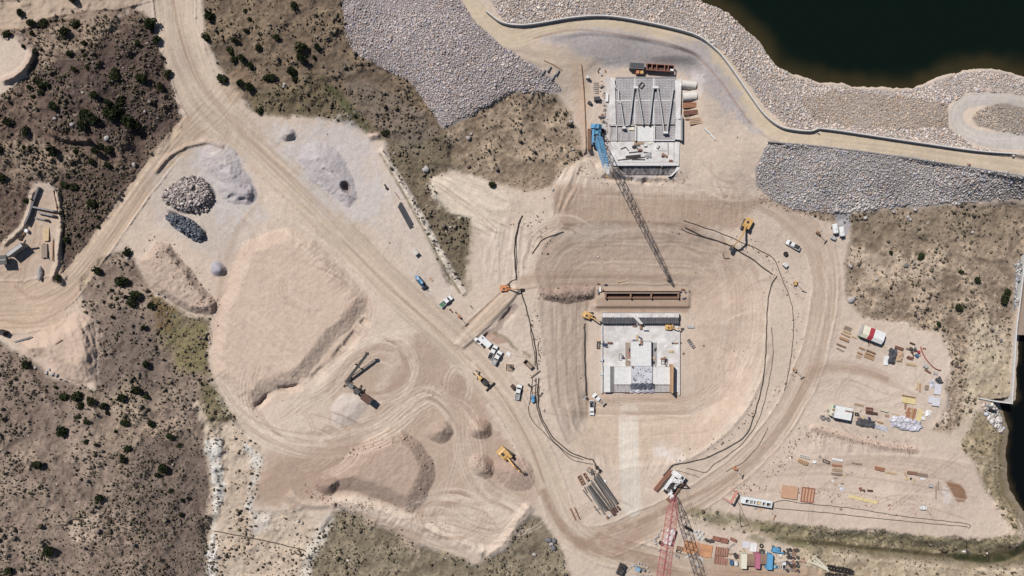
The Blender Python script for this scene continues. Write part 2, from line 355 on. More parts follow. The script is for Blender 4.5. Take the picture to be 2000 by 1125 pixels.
# ---- bare construction ground: broad tints
TINT = [
 ([(420,480),(560,450),(740,590),(720,650),(600,760),(500,800),(410,720)], (210,184,162), .8),
 ([(640,690),(820,650),(930,760),(1000,880),(960,960),(860,1000),(820,1080),(700,1000),(560,990),(500,960),(520,880),(640,830)], (186,161,140), .88),
 ([(505,920),(600,870),(700,850),(640,930),(590,985),(510,1000)], (178,152,131), .85),
 ([(850,760),(900,740),(1000,880),(1050,940),(1050,1000),(960,960),(900,860)], (182,157,137), .75),
 ([(1080,362),(1490,392),(1440,440),(1380,450),(1100,440)], (181,155,133), .9),
 ([(1060,470),(1350,450),(1480,520),(1480,640),(1340,600),(1100,600),(1040,540)], (190,164,142), .75),
 ([(1060,600),(1145,600),(1150,820),(1080,800)], (200,176,154), .6),
 ([(1350,560),(1490,560),(1490,700),(1440,800),(1350,790)], (204,178,156), .7),
 ([(1145,770),(1345,770),(1340,812),(1150,812)], (200,172,148), .7),
 ([(960,440),(1050,430),(1040,520),(1010,560),(940,560),(920,500)], (218,198,178), .7),
 ([(930,660),(1060,600),(1065,780),(1000,740)], (214,194,174), .6),
 ([(480,240),(640,235),(740,290),(840,480),(900,590),(860,600),(760,480),(600,340)], (212,194,178), .7),
 ([(290,340),(400,285),(480,330),(520,430),(440,520),(360,470),(300,440)], (206,190,176), .7),
 ([(60,370),(110,372),(105,540),(0,560),(0,480),(45,450)], (204,176,152), .8),
 ([(150,560),(190,640),(192,750),(120,745),(40,690),(0,655),(60,640)], (200,174,152), .7),
 ([(1620,650),(1850,660),(1850,820),(1600,820),(1580,760)], (212,192,174), .5),
 ([(1520,850),(1880,880),(1960,1000),(1700,1040),(1420,1000)], (212,188,168), .6),
 ([(1150,50),(1380,85),(1440,190),(1480,255),(1400,270),(1370,180),(1320,140),(1170,128),(1060,72)], (178,168,164), .85),
 ([(1340,190),(1390,190),(1480,270),(1470,330),(1350,330)], (208,186,164), .8),
 ([(1115,120),(1145,120),(1148,300),(1130,250)], (202,174,148), .8),
]
for pts, c, a in TINT: blot(pts, c, 12, a, .25)
shade(ALL, 1 + .10 * N120 + .055 * N30 + .07 * fbm(PX, PY, 65, 150, 3))
blot([(1165,583),(1345,583),(1345,612),(1165,612)], (178,150,128), 4, .8, .2)
blot([(540,245),(690,245),(765,380),(720,440),(600,385)], (203,193,186), 26, .65, .4)
blot([(375,285),(480,305),(525,420),(430,440),(380,360)], (203,193,185), 22, .65, .4)
blot([(1150,815),(1350,815),(1440,790),(1380,875),(1300,900),(1200,905),(1120,870)], (199,175,152), 10, .75, .2)
blot([(1628,412),(1662,408),(1660,440),(1652,462),(1630,462)], (170,164,164), 3, .9, .2)
# ---- excavation bowl
PITD = 7.5
FLOOR = [(1150,585),(1345,585),(1362,640),(1418,690),(1420,775),(1352,812),(1150,812),(1145,700)]
RIM = [(1050,570),(1062,690),(1078,790),(1110,872),(1170,905),(1215,915),(1300,905),(1380,872),(1455,800),(1492,700),(1507,560),(1482,505),(1400,455),(1330,436),(1200,430),(1105,436),(1062,480),(1045,530)]
w = win(RIM, 20); X, Y = PX[w] + 4 * W1[w], PY[w] + 4 * W2[w]
dr = np.where(inside(X, Y, RIM), seg_d(X, Y, RIM, True)[0], 0)
df = np.where(inside(X, Y, FLOOR), 0, seg_d(X, Y, FLOOR, True)[0])
t = dr / (dr + df + 1e-3)
tt = t + .018 * np.sin(t * 4 * 2 * np.pi + 1.5 * N120[w]) * (t < 1) * np.clip(.6 + 1.4 * N30[w], 0, 1.5)
Z[w] = Z[w] * (1 - sst(t, 0, .5)) - PITD * tt
for tc, am in ((.30, .20), (.55, .22), (.80, .25)):
    g = np.exp(-((t - tc - .012 * N30[w]) / .010) ** 2) * (t > 0)
    Z[w] += .14 * g
    paint(w, g, (226, 200, 172), am)
hat = vn(PX[w] / 1.6, PY[w] / 40, 71)
shade(w, 1 + .045 * hat * ((t > 0) & (t < 1)))
# graded slope north of the bowl: closely spaced dozer tracks
w, d = sdf([(1085,362),(1250,350),(1490,392),(1440,445),(1330,430),(1100,432)], False, 10)
a = sst(d, 0, 8)
Z[w] += a * .10 * vn(PX[w] / 1.7, PY[w] / 30, 72)
shade(w, 1 + a * .05 * vn(PX[w] / 1.7, PY[w] / 25, 73))
w = win([(1090,330),(1500,400)], 10)
# ragged scarp below the upper platform
SCARP = [(1128,320),(1150,318),(1172,352),(1200,357),(1230,356),(1262,364),(1300,363)]
def scarp(pts, h, run, side=1, warp=True, lip=0.0):
    p = smoothline(pts, 5); w = win(p, run * 4 + 10)
    X, Y = (PX[w] + 4 * N30[w] + 2.0 * N8[w], PY[w] + 4 * W2[w] + 2 * N8[w]) if warp else (PX[w], PY[w])
    d, sg, al = seg_d(X, Y, p); sg = sg * side
    L = al.max()
    fade = np.clip(.55 + 1.3 * vn(al / 14, al * 0, 74), .1, 1.2) * sst(al, 0, 18) * sst(L - al, 0, 18) * (1 - sst(d, run * 2, run * 4))
    Z[w] -= h * fade * (sst(sg, 0, run) - .35 * (sst(sg, 0, run * 3.4)) )
    if lip: Z[w] += lip * fade * np.exp(-(sg / 3) ** 2)
def _side(): return -1
scarp(SCARP, 1.5, 7, 1)
# crest shoulders and chip-sealed slope below the crest road
w, d = sdf([(1040,74),(1090,62),(1160,60),(1260,72),(1345,95),(1390,128),(1425,178),(1462,235),(1470,250),(1400,262),(1372,190),(1330,142),(1250,112),(1170,122),(1110,90)], False, 10)
CLS[w] = np.where(d > 0, cls('gravel_slope'), CLS[w])
shade(w, 1 + .06 * N3[w] * (d > 0))
stroke([(1042,74),(1090,62),(1130,58),(1200,66),(1300,84),(1352,104),(1400,150),(1440,205),(1465,240)], 1.6, (168,134,118), .7, 1.2)
# ---- riprap zones
RIP = []
def riprap(pts, c, rc, sp, warp=True, rmin=.28, rmax=.62, ext=0):
    w, d = sdf(pts, warp, 20)
    paint(w, sst(d, -3, 3), c, .95)
    CLS[w] = np.where(d > 0, cls('rock_slope'), CLS[w])
    SCR[w] = np.where(d > 2, SCR[w] * .02, SCR[w])
    RIP.append((pts, rc, sp, rmin, rmax))
riprap([(664,-180),(760,-180),(872,-40),(925,40),(982,92),(1040,128),(1075,150),(1100,178),(1060,180),(1000,178),(930,220),(905,232),(868,252),(850,225),(800,160),(735,128),(690,100),(672,60)], (166,155,151), (200,188,182), 2.5, True, .2, .42)
riprap([(870,-180),(948,-40),(985,-30),(1180,-180),(1240,-180),(1290,-60),(1355,-4),(1392,12),(1420,25),(1452,55),(1477,80),(1494,105),(1517,132),(1547,150),(1582,160),(1622,167),(1662,172),(1702,176),(1742,178),(1782,174),(1817,164),(1852,150),(1887,142),(1927,138),(1962,144),(1992,152),(2180,172),(2180,195),(2060,190),(1960,180),(1890,178),(1850,205),(1852,250),(1905,288),(1985,305),(1960,303),(1780,276),(1640,254),(1598,250),(1590,256),(1535,246),(1490,205),(1452,150),(1410,98),(1352,65),(1250,40),(1150,30),(1060,44),(1000,52),(975,30)], (170,158,149), (214,199,187), 2.6, True, .21, .46)
riprap([(1500,280),(1560,284),(1640,292),(1760,306),(1900,328),(2180,372),(2180,395),(2060,380),(1990,385),(1880,395),(1760,402),(1680,412),(1620,418),(1560,410),(1510,392),(1480,362),(1478,330)], (160,152,148), (202,193,187), 2.6, True, .21, .46)
riprap([(1900,228),(1925,206),(1960,204),(2030,210),(2030,262),(1990,262),(1945,252),(1910,245)], (160,146,132), (184,170,156), 2.9, True, .2, .45)
riprap([(1916,786),(1940,790),(1952,808),(1960,838),(1955,846),(1940,835),(1925,810)], (120,112,108), (216,208,200), 4.2, False, .4, .9)
riprap([(1985,520),(1997,500),(1992,560),(1985,600),(1978,610)], (150,146,144), (196,192,188), 3.4, False)
blot([(1900,215),(1920,212),(1945,222),(1950,240),(1920,238)], (214,194,168), 5, .7)
# ---- stockpiles, spoil heaps and cuts
PILES = []                                            # (class name, label)
def pile(pts, h, run, c=None, amt=.9, name=None, label=None, rough=.25, warp=True, top=None, stri=0.0, pw=1.0):
    w, d = sdf(pts, warp, 30)
    a = np.clip(d / run, 0, 1)
    a = a ** pw if pw != 1 else a
    a = np.where(a > .85, .85 + (a - .85) * .55, a) / .93
    Z[w] += h * a + (d > 0) * sst(d, 0, 6) * rough * (.55 * N8[w] + .35 * N30[w] + .5 * fbm(PX[w], PY[w], 4.5, 85, 2))
    if stri:
        gy, gx = np.gradient(a); th = np.arctan2(gy, gx)
        s = vn(th * 26 + 40, d / 40, 81) * ((d > 0) & (a < .99))
        Z[w] += stri * s; shade(w, 1 + .10 * s)
    if c is not None: paint(w, sst(d, -3, 3), c, amt)
    if top is not None: paint(w, sst(a, .86, .95), top, .85)
    if name:
        k = cls(name + '#%d' % len(PILES)); PILES.append((k, name, label))
        CLS[w] = np.where(d > 0, k, CLS[w]); SCR[w] = np.where(d > -3, 0, SCR[w])
def ell(x, y, rx, ry, an=0, n=18):
    an = R(an)
    return [(x + rx * math.cos(t) * math.cos(an) - ry * math.sin(t) * math.sin(an), y + rx * math.cos(t) * math.sin(an) + ry * math.sin(t) * math.cos(an)) for t in np.linspace(0, 2 * math.pi, n, False)]
pile([(470,478),(520,455),(562,448),(612,466),(668,520),(722,578),(716,606),(650,668),(600,735),(560,755),(520,768),(492,800),(450,768),(420,735),(410,690),(424,610),(450,535)], 2.6, 27, (210,184,162), .6, 'soil_stockpile', 'huge flat topped tan soil stockpile beside the main haul road', .08, stri=.20)
scarp([(492,794),(515,772),(540,754),(572,750),(592,744)], 1.7, 4, -1)
scarp([(600,738),(640,700),(690,640),(716,604)], .9, 7, -1)
pile([(622,958),(640,925),(672,900),(720,855),(760,835),(795,838),(822,862),(846,900),(848,940),(832,975),(805,1005),(790,1000),(740,975),(690,962)], 3.4, 34, (174,149,131), .8, 'soil_stockpile', 'brown crumbly soil stockpile with pale flat top below the crusher', .2, top=(192,166,145), stri=.1)
pile(ell(640,945,24,20), 2.6, 20, (158,133,117), .85, 'soil_heap', 'dark brown soil cone at the west end of the crumbly stockpile', .2, stri=.12)
pile(ell(860,845,25,23), 3.4, 22, (182,158,138), .9, 'soil_heap', 'round greyish tan soil cone north of the crumbly stockpile', .25, stri=.14)
pile(ell(941,838,25,20,20), 3.2, 18, (166,138,120), .85, 'soil_heap', 'reddish brown soil heap closest to the grader on the haul road', .35, stri=.12)
pile(ell(943,908,30,20,45), 3.2, 16, (176,146,126), .9, 'soil_heap', 'lumpy soil heap being dug by the yellow excavator', .4)
pile(ell(1003,922,44,34,30), 2.6, 34, (184,156,138), .7, 'soil_heap', 'fan shaped soil heap under the yellow excavator', .1, stri=.22)
pile([(592,288),(620,276),(650,285),(672,310),(690,350),(700,385),(680,402),(640,375),(600,345),(582,315)], 3.0, 34, (196,184,180), .9, 'sand_pile', 'long grey sand pile with a dark hollow at its foot', .12, stri=.14)
pile(ell(432,318,46,34,40), 2.4, 30, (198,186,180), .9, 'sand_pile', 'upper grey sand pile beside the road junction', .15, stri=.1)
pile(ell(458,362,44,34,55), 2.6, 28, (194,182,178), .9, 'sand_pile', 'lower grey sand pile with scooped craters near the white rocks', .18, stri=.1)
pile(ell(484,380,20,24), 1.8, 18, (188,176,174), .9, 'sand_pile', 'small scooped sand cone on the flank of the lower grey pile', .3)
pile(ell(566,262,15,13), 2.8, 13, (186,174,166), .9, 'sand_pile', 'lone little sand cone at the top of the laydown', .15, stri=.16)
pile(ell(427,525,17,15), 2.8, 12, (176,168,172), .95, 'sand_pile', 'small blue grey gravel cone beside the track', .15)
pile([(272,505),(300,470),(330,480),(375,530),(400,560),(425,590),(420,612),(370,610),(330,590),(290,560)], 3.0, 16, (190,164,144), .7, 'soil_heap', 'rough brown spoil bank above the olive meadow', .5)
pile([(95,640),(150,610),(185,630),(190,690),(188,745),(150,748),(120,735),(80,700),(50,690),(40,668),(70,655)], 3.6, 30, (204,176,154), .6, 'soil_heap', 'pale soil heap below the hairpin road', .25, stri=.1)
pile([(640,795),(668,765),(700,762),(726,785),(712,812),(688,834),(662,838),(645,820)], 1.2, 22, (214,198,184), .8, 'gravel_pile', 'pale crushed gravel pile under the crusher conveyor', .1)
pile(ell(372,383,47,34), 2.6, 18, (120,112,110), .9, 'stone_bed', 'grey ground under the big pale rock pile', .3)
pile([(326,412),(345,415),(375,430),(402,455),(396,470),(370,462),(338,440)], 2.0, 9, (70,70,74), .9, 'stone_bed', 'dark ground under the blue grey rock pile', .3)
pile([(1045,560),(1120,560),(1165,556),(1165,580),(1110,592),(1060,585)], 2.0, 12, (170,144,128), .8, 'soil_heap', 'rough dark spoil bank beside the orange excavator ramp', .5)
# dark hollow in the long sand pile, small digs
def dig(x, y, rx, ry, dp, an=0, c=None):
    p = ell(x, y, rx, ry, an); w, d = sdf(p, True, 14)
    Z[w] -= dp * sst(d, 0, min(rx, ry) * .8)
    if c: paint(w, sst(d, -1, 2), c, .8)
dig(674,363,15,11,2.8,40,(150,134,128)); dig(453,385,11,9,1.0); dig(476,392,10,8,1.0); dig(440,330,12,8,.8); dig(625,318,12,6,.6,40); dig(640,335,11,6,.6,40); dig(612,305,9,5,.5,40); dig(655,340,10,6,.5,40)
# berms: (line, height, half width, colour)
def berm(pts, h, hw, c=None, amt=.7, sm=True):
    p = smoothline(pts, 5) if sm else pts
    w = win(p, hw * 2 + 8)
    X, Y = PX[w] + 2.5 * W1[w] + 1.2 * N8[w], PY[w] + 2.5 * W2[w] + 1.2 * N8[w]
    d, sg, al = seg_d(X, Y, p); e = sst(al, 0, 10) * sst(al.max() - al, 0, 10)
    Z[w] += h * np.clip(1 - d / hw, 0, 1) * e * (1 + .35 * N8[w])
    if c: paint(w, (1 - sst(d, hw * .5, hw)) * e, c, amt)
berm([(640,985),(700,985),(790,1015),(880,1050),(950,1085)], 1.7, 20, (226,204,182), .8)
berm([(945,1088),(985,1060),(1010,1020),(1038,985)], 1.7, 15, (222,200,178), .8)
berm([(560,960),(600,985),(660,985)], 1.2, 10, (208,184,162))
berm([(1300,910),(1360,888),(1430,835),(1480,760),(1505,690)], .45, 6, (218,196,174))
berm([(741,287),(793,372),(853,482),(910,580)], 1.1, 9, (220,201,181), 1.0)
berm([(715,270),(745,262)], 1.4, 9, (214,186,164), .9)
berm([(1580,835),(1640,850),(1720,870),(1800,880)], .8, 9, (206,176,154), .6)
berm([(62,368),(56,410),(42,445),(0,480)], 1.5, 8, (212,188,164), .7)
berm([(112,372),(118,430),(112,500),(100,552)], 1.5, 7, (206,182,158), .7)
berm([(300,340),(340,298),(400,278),(440,290)], 1.0, 6, (186,160,140), .6)
berm([(0,160),(40,140),(62,100),(30,60)], 2.0, 10, (190,162,142), .6)
berm([(90,255),(130,272),(180,275)], 3.2, 8)
stroke([(742,300),(792,385),(850,490),(898,572)], 2.2, (112,104,72), .75, 1.5, ns=.6)
stroke([(903,642),(945,602),(984,566)], 1.5, (150,122,104), .7, 1)
pile([(885,672),(940,612),(985,566),(1008,556),(1018,566),(1002,590),(960,634),(925,668),(905,684)], 1.0, 5, None, rough=.05, warp=False)
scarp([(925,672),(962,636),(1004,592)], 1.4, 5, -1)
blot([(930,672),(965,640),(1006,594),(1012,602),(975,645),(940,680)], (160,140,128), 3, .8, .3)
# ---- dark moist / oiled strips and tyre tracks
RB = (176, 148, 126)
stroke([(338,0),(352,70),(372,130),(402,190),(450,250),(520,318),(600,396),(680,480),(760,562),(850,640),(920,705)], 2.2, (168,139,114), .68, 1.6)
stroke([(346,0),(360,70),(382,135),(412,195),(462,252),(530,315),(610,396)], 1.4, (176,142,116), .4, 1.5)
stroke([(930,712),(985,780),(1035,868),(1062,940)], 1.9, (166,134,110), .7, 1.5)
stroke([(1062,962),(1080,1000),(1105,1040),(1135,1062)], 7, RB, .55, 5)
stroke([(1150,1060),(1190,1035),(1250,1022),(1310,990)], 5, RB, .5, 5, ns=.6)
stroke([(1150,1068),(1200,1075),(1255,1090),(1300,1108),(1400,1118),(1560,1135)], 12, (172,142,120), .6, 6)
stroke([(1170,1055),(1215,1058),(1250,1040)], 14, (182,152,130), .5, 8)
stroke([(1318,985),(1400,948),(1470,895),(1530,820),(1568,748),(1610,720),(1680,720),(1732,740)], 4, (180,153,131), .55, 3)
stroke([(1330,990),(1410,950),(1480,900),(1545,815)], 2, (180,153,131), .4, 2)
stroke([(1600,495),(1622,560),(1612,650),(1590,730),(1545,810)], 3, (180,148,124), .45, 2.5)
stroke([(1592,490),(1606,560),(1594,650),(1570,740)], 2.5, (182,150,128), .4, 2)
stroke([(1228,806),(1228,870),(1230,930),(1234,990)], 19, (218,204,186), .95, 2, ns=.08)
for k in range(9): stroke([(1214 + 3.6 * k, 815), (1215 + 3.6 * k, 985)], .8, (228,214,199) if k % 2 else (206,188,170), .35, 1.2, False)
stroke([(0,625),(60,632),(110,612),(150,575)], 2.5, (176,144,120), .5, 2)
stroke([(30,560),(60,580),(110,575),(128,562)], 3, (178,146,122), .5, 3)
stroke([(70,440),(64,480),(30,520),(0,535)], 3, (176,150,128), .5, 2); stroke([(80,442),(76,480),(45,520),(10,545)], 2, (176,150,128), .5, 2)
stroke([(35,560),(42,520),(50,500)], 1.6, (176,150,128), .5, 1.5); stroke([(43,565),(50,525),(58,500)], 1.6, (176,150,128), .5, 1.5)
stroke([(510,390),(470,440),(445,500),(430,560),(420,650)], 5, (190,166,146), .6, 3)
stroke([(690,660),(680,620),(690,596),(715,588)], 4, (190,160,140), .6, 3); stroke([(700,655),(690,620),(702,600)], 1.5, (178,146,126), .6, 1.5)
stroke([(420,745),(480,800),(520,870),(640,860),(720,800),(760,720),(800,660)], 10, (220,198,176), .45, 8)
tr = np.random.default_rng(5)
def tracks(cx, cy, rx, ry, n, a0, a1, spread=.25, c=((228,206,184), (168,140,120)), amt=.62):
    for k in range(n):
        f = 1 + spread * tr.uniform(-1, 1); ph = tr.uniform(-.25, .25); ex = tr.uniform(-10, 10), tr.uniform(-10, 10)
        q = [(cx + ex[0] + rx * f * math.cos(t), cy + ex[1] + ry * f * math.sin(t)) for t in np.linspace(R(a0) + ph, R(a1) + ph, 10)]
        cc = c[k % 2]; am = amt * tr.uniform(.5, 1)
        stroke(q, 1.2, cc, am, 1); stroke([(x + 7, y + 2.5) for x, y in q], 1.2, cc, am, 1)
tracks(730, 720, 70, 60, 8, -80, 90); tracks(700, 640, 160, 210, 9, 30, 90, .12); tracks(610, 760, 120, 110, 8, 60, 190, .2)
tracks(885, 760, 22, 38, 5, 150, 400, .2); tracks(880, 900, 60, 120, 7, -90, 60, .25); tracks(960, 990, 90, 50, 10, 30, 160, .3); tracks(880, 1010, 60, 40, 8, 0, 330, .3)
tracks(560, 880, 120, 60, 10, -60, 60, .4); tracks(1090, 500, 60, 60, 6, -160, -60, .3); tracks(1250, 650, 190, 160, 8, 20, 100, .1, amt=.3)
tracks(1250, 640, 210, 190, 8, -175, -60, .1, amt=.3); tracks(1420, 620, 60, 120, 5, -60, 60, .3, amt=.3); tracks(1200, 790, 120, 14, 8, 0, 180, .6, amt=.35)
tracks(400, 250, 60, 60, 7, -30, 80, .3, amt=.35); tracks(1650, 780, 70, 60, 7, -150, -20, .4, amt=.3); tracks(1700, 930, 220, 40, 10, -160, -20, .4, amt=.3)
tracks(1180, 1050, 60, 60, 8, 180, 300, .3, amt=.3); tracks(640, 560, 120, 60, 10, 120, 200, .4, amt=.25); tracks(1600, 560, 30, 120, 6, -60, 60, .2, amt=.3)
tracks(560, 600, 140, 90, 12, -60, 40, .3, amt=.25); tracks(1420, 300, 50, 60, 7, 60, 160, .4, amt=.3); tracks(440, 470, 60, 60, 8, -60, 60, .4, amt=.3)
for k in range(16):                                   # seams left by grading on the bowl's flanks
    y = 458 + k * 5.5; stroke([(1090 + 3 * k % 17, y + 8), (1180, y), (1300, y - 2), (1400, y + 6)], .8, (214,188,162) if k % 3 else (176,146,124), .22, 1)
for k in range(9):
    x = 1068 + 9 * k; stroke([(x, 610), (x + 1, 700), (x + 4, 770)], .8, (216,190,164) if k % 2 else (184,156,134), .3, 1)
for k in range(12):
    y = 770 + k * 3.4; stroke([(1160, y), (1250, y + 2), (1340, y - 1)], .8, (214,188,162) if k % 2 else (186,156,132), .3, 1)
stroke([(1150,811),(1200,812)], 1.5, (232,210,184), .8, 1, False); stroke([(1250,812),(1350,812)], 1.5, (232,210,184), .8, 1, False)
stroke([(1290,880),(1320,890)], 14, (228,218,212), .5, 10, ns=.7)
# puddle, wet soil
blot([(1846,940),(1856,938),(1872,945),(1884,955),(1890,972),(1884,980),(1868,980),(1862,966),(1856,955)], (150,112,86), 2, 1, .1, False)
blot([(1838,950),(1850,955),(1858,985),(1845,985)], (228,216,206), 4, .6, .4)
blot([(945,652),(970,650),(990,668),(975,672),(955,664)], (182,152,132), 2, .9, .1)
stroke([(965,650),(990,662),(1005,680),(1030,692),(1045,712)], 3, (112,100,64), .6, 2.5, ns=1.0)
for x, y in ((1360,1002),(1400,1016),(1440,1012),(1470,1024),(1510,1035),(1480,1052),(1530,1055),(1560,1066),(1600,1080)): blot(ell(x, y, 22, 7, 12), (112,106,74), 5, .6, 1.0)
for k in range(7): stroke([(1560, 1078 + 7 * k), (1700, 1092 + 7 * k), (1900, 1112 + 6 * k)], 1.6, (176,158,130), .35, 2, ns=1)
for k in range(4): stroke([(70 + 14 * k, 70 + 55 * k), (100 + 14 * k, 60 + 55 * k), (140 + 30 * k, 66 + 50 * k)], 1.4, (186,160,136), .4, 1.5)
stroke([(0,790),(30,850),(45,880)], 1.5, (176,146,124), .5, 1.5); stroke([(10,790),(38,845)], 1.2, (176,146,124), .4, 1.2)
stroke([(188,1070),(195,1125)], 1.4, (170,142,120), .5, 1.2); stroke([(197,1060),(203,1125)], 1.2, (170,142,120), .4, 1.2)
stroke([(1860,698),(1900,694)], 1.5, (212,188,160), .7, 1); stroke([(1855,742),(1895,746)], 1.5, (212,188,160), .7, 1)
# ---- washed and eroded banks: rills run down the slope
def rills(pts, ang, amp, dark=.10, across=3.0, along=26.0, seed=110):
    w, d = sdf(pts, True, 20); a = sst(d, 0, 14); c, q = math.cos(R(ang)), math.sin(R(ang))
    X, Y = PX[w] + 6 * W1[w], PY[w] + 6 * W2[w]
    u, v = -X * q + Y * c, X * c + Y * q
    s_ = vn(u / across, v / along, seed) * .7 + vn(u / (across * 2.3), v / (along * 1.6), seed + 1)
    Z[w] += amp * a * s_; shade(w, 1 + dark * a * s_)
rills([(845,345),(930,345),(1000,385),(990,460),(930,470),(880,415)], 30, .28)
rills([(940,430),(1050,420),(1045,520),(1005,560),(930,560)], 95, .22)
rills([(1078,325),(1150,318),(1165,352),(1110,420),(1070,430)], 110, .35, .14)
rills([(1360,330),(1490,335),(1500,400),(1390,395)], 60, .22)
rills([(520,455),(600,462),(722,580),(690,610),(600,520)], -45, .12, .08, 1.9, 26)
rills([(420,600),(560,600),(600,735),(500,790),(415,720)], 40, .08, .06, 2.2, 60)
rills([(600,735),(720,600),(735,625),(640,740)], 50, .25, .12)
rills([(640,980),(800,1010),(950,1085),(990,1100),(760,1035)], 115, .25, .09, 2.4, 18)
rills([(70,150),(330,120),(340,240),(240,320),(90,300)], 40, .7, .16, 9, 60)
rills([(0,690),(200,700),(330,800),(400,1000),(380,1125),(0,1125)], 55, .5, .10, 11, 90)
rills([(400,60),(640,60),(660,180),(520,210)], 60, .5, .12, 9, 70)
rills([(1660,460),(1980,440),(1960,600),(1700,600)], 20, .4, .12, 7, 60)
rills([(1060,880),(1210,880),(1200,930),(1120,910)], 70, .2, .06); rills([(1250,880),(1380,880),(1320,940),(1250,940)], 110, .2, .06)
rills([(150,560),(190,640),(192,750),(120,745),(40,690)], 70, .25, .08, 2.6, 30)
rills([(1560,840),(1830,870),(1800,905),(1560,880)], 85, .22, .08, 3, 20)
for x in (1084, 1103, 1123):
    stroke([(x, 592), (x - 1, 650), (x, 720), (x + 4, 790), (x + 18, 850)], 1.3, (226,202,178), .75, 1)
    stroke([(x + 3, 592), (x + 2, 650), (x + 3, 720), (x + 7, 790)], 1.0, (176,150,130), .5, 1)
stroke([(1070,520),(1090,490),(1130,470),(1250,470),(1330,470),(1400,485)], 1.2, (222,198,174), .7, 1); stroke([(1140,512),(1250,510),(1340,512),(1375,525)], 1.2, (222,198,174), .6, 1)
stroke([(1165,820),(1140,850),(1100,800)], 1.0, (176,150,130), .5, 1); stroke([(1255,865),(1280,848),(1380,842),(1420,812)], 1.1, (176,150,130), .5, 1); stroke([(1160,812),(1172,835),(1205,860)], 1.1, (182,156,134), .5, 1)
for i_ in range(110):                                   # machine tracks crossing the open floors
    x_, y_ = tr.uniform(430, 1880), tr.uniform(440, 1060); a_ = tr.uniform(0, 6.28); k_ = tr.uniform(-.018, .018); q_ = [(x_, y_)]
    for _ in range(9): a_ += k_ * 16; q_.append((q_[-1][0] + 16 * math.cos(a_), q_[-1][1] + 16 * math.sin(a_)))
    if any(1140 < u < 1360 and 560 < v < 815 for u, v in q_) or any(CLS[min(np.searchsorted(ay, v), H_0 - 1), min(np.searchsorted(ax, u), W_0 - 1)] != 0 for u, v in q_): continue
    c_ = (226,204,184) if i_ % 2 else (172,146,128)
    stroke(q_, 1.1, c_, .5, 1); stroke([(u - 7 * math.sin(a_), v + 7 * math.cos(a_)) for u, v in q_], 1.1, c_, .5, 1)
w, d = sdf([(230,850),(330,830),(400,880),(410,1125),(200,1125),(225,950)], True, 20); a_ = sst(d, -8, 10); SCR[w] *= 1 + 2.2 * a_
DENSE = np.zeros(SH, np.float32); DENSE[w] = a_
w, d = sdf([(60,800),(240,790),(240,880),(70,900)], True, 20); SCR[w] *= 1 - .55 * sst(d, -8, 10)
w, d = sdf([(1884,690),(1972,680),(1974,784),(1908,778),(1890,740)], True, 20); SCR[w] *= 1 - .75 * sst(d, -4, 6); paint(w, sst(d, -6, 6), (190,170,142), .55)
w, d = sdf([(1655,470),(1990,420),(1980,600),(1700,620)], True, 20); SCR[w] *= 1 - .25 * sst(d, -4, 6)
berm([(1150,603),(1220,600),(1290,602),(1350,604)], 1.1, 7, (176,150,129), .7)
def bundle(pts, n, spread, amt=.5, dark=.35, wd=1.1):
    for _ in range(n):
        o1, o2, o3 = tr.normal(0, spread, 3); m_ = len(pts) - 1; a0, a1 = tr.uniform(0, .25), tr.uniform(.75, 1)
        q = []
        for i, (x, y) in enumerate(pts):
            t_ = i / m_; j0, j1 = pts[max(i - 1, 0)], pts[min(i + 1, m_)]; L = math.hypot(j1[0] - j0[0], j1[1] - j0[1]) + 1e-6
            o = o1 * (1 - t_) + o2 * t_ + o3 * math.sin(math.pi * t_) * .6; q.append((x - (j1[1] - j0[1]) / L * o, y + (j1[0] - j0[0]) / L * o))
        q = smoothline(q, 6); q = q[int(a0 * len(q)):max(int(a1 * len(q)), int(a0 * len(q)) + 3)]
        c_ = (168, 141, 120) if tr.random() < dark else (227, 206, 184); am = amt * tr.uniform(.45, 1.1)
        stroke(q, wd, c_, am, .9, False); stroke([(x + 7.5, y + 3) for x, y in q], wd, c_, am * .9, .9, False)
bundle([(425,750),(490,830),(600,868),(720,848),(800,790),(880,735)], 16, 15); bundle([(545,815),(620,745),(720,665),(830,640)], 12, 14); bundle([(640,865),(740,828),(830,770),(895,830),(925,920),(990,975),(1055,992)], 14, 12)
bundle([(860,745),(898,800),(905,880),(940,960),(1005,1000),(965,1040),(885,1005),(885,955)], 14, 12); bundle([(540,830),(580,790),(640,760),(690,700),(760,690),(800,740)], 10, 14); bundle([(760,1010),(850,990),(930,1000),(1000,985)], 12, 16)
bundle([(1075,980),(1110,1030),(1180,1065),(1270,1092),(1400,1110)], 9, 14, .4, .6); bundle([(330,20),(370,140),(460,255),(600,390),(780,565),(920,700),(1010,810),(1075,950)], 14, 17, .32, .55); bundle([(400,210),(300,330),(200,470),(110,570),(0,605)], 9, 12, .35, .5)
bundle([(1155,798),(1250,786),(1345,786),(1410,750)], 10, 9, .4, .5); bundle([(1000,556),(1100,546),(1220,544),(1330,546)], 8, 6, .4, .5); bundle([(1420,965),(1600,935),(1800,955),(1930,990)], 9, 20, .35, .4); bundle([(1600,500),(1610,600),(1580,720),(1500,860),(1380,960),(1240,1035)], 10, 12, .35, .5)
bundle([(440,490),(520,425),(600,470),(700,560)], 7, 16, .35); bundle([(1390,480),(1440,560),(1440,680),(1400,780)], 8, 20, .35, .4); bundle([(1570,740),(1650,716),(1740,742),(1790,780),(1700,810),(1620,780)], 7, 14, .35, .5); bundle([(1080,380),(1250,372),(1480,400)], 10, 18, .3, .6)
DB = (168, 141, 119)
stroke([(1062,962),(1082,1002),(1108,1042),(1140,1064)], 8, DB, .75, 6, ns=.5); stroke([(1140,1064),(1190,1036),(1250,1020),(1315,988)], 7, DB, .7, 6, ns=.7)
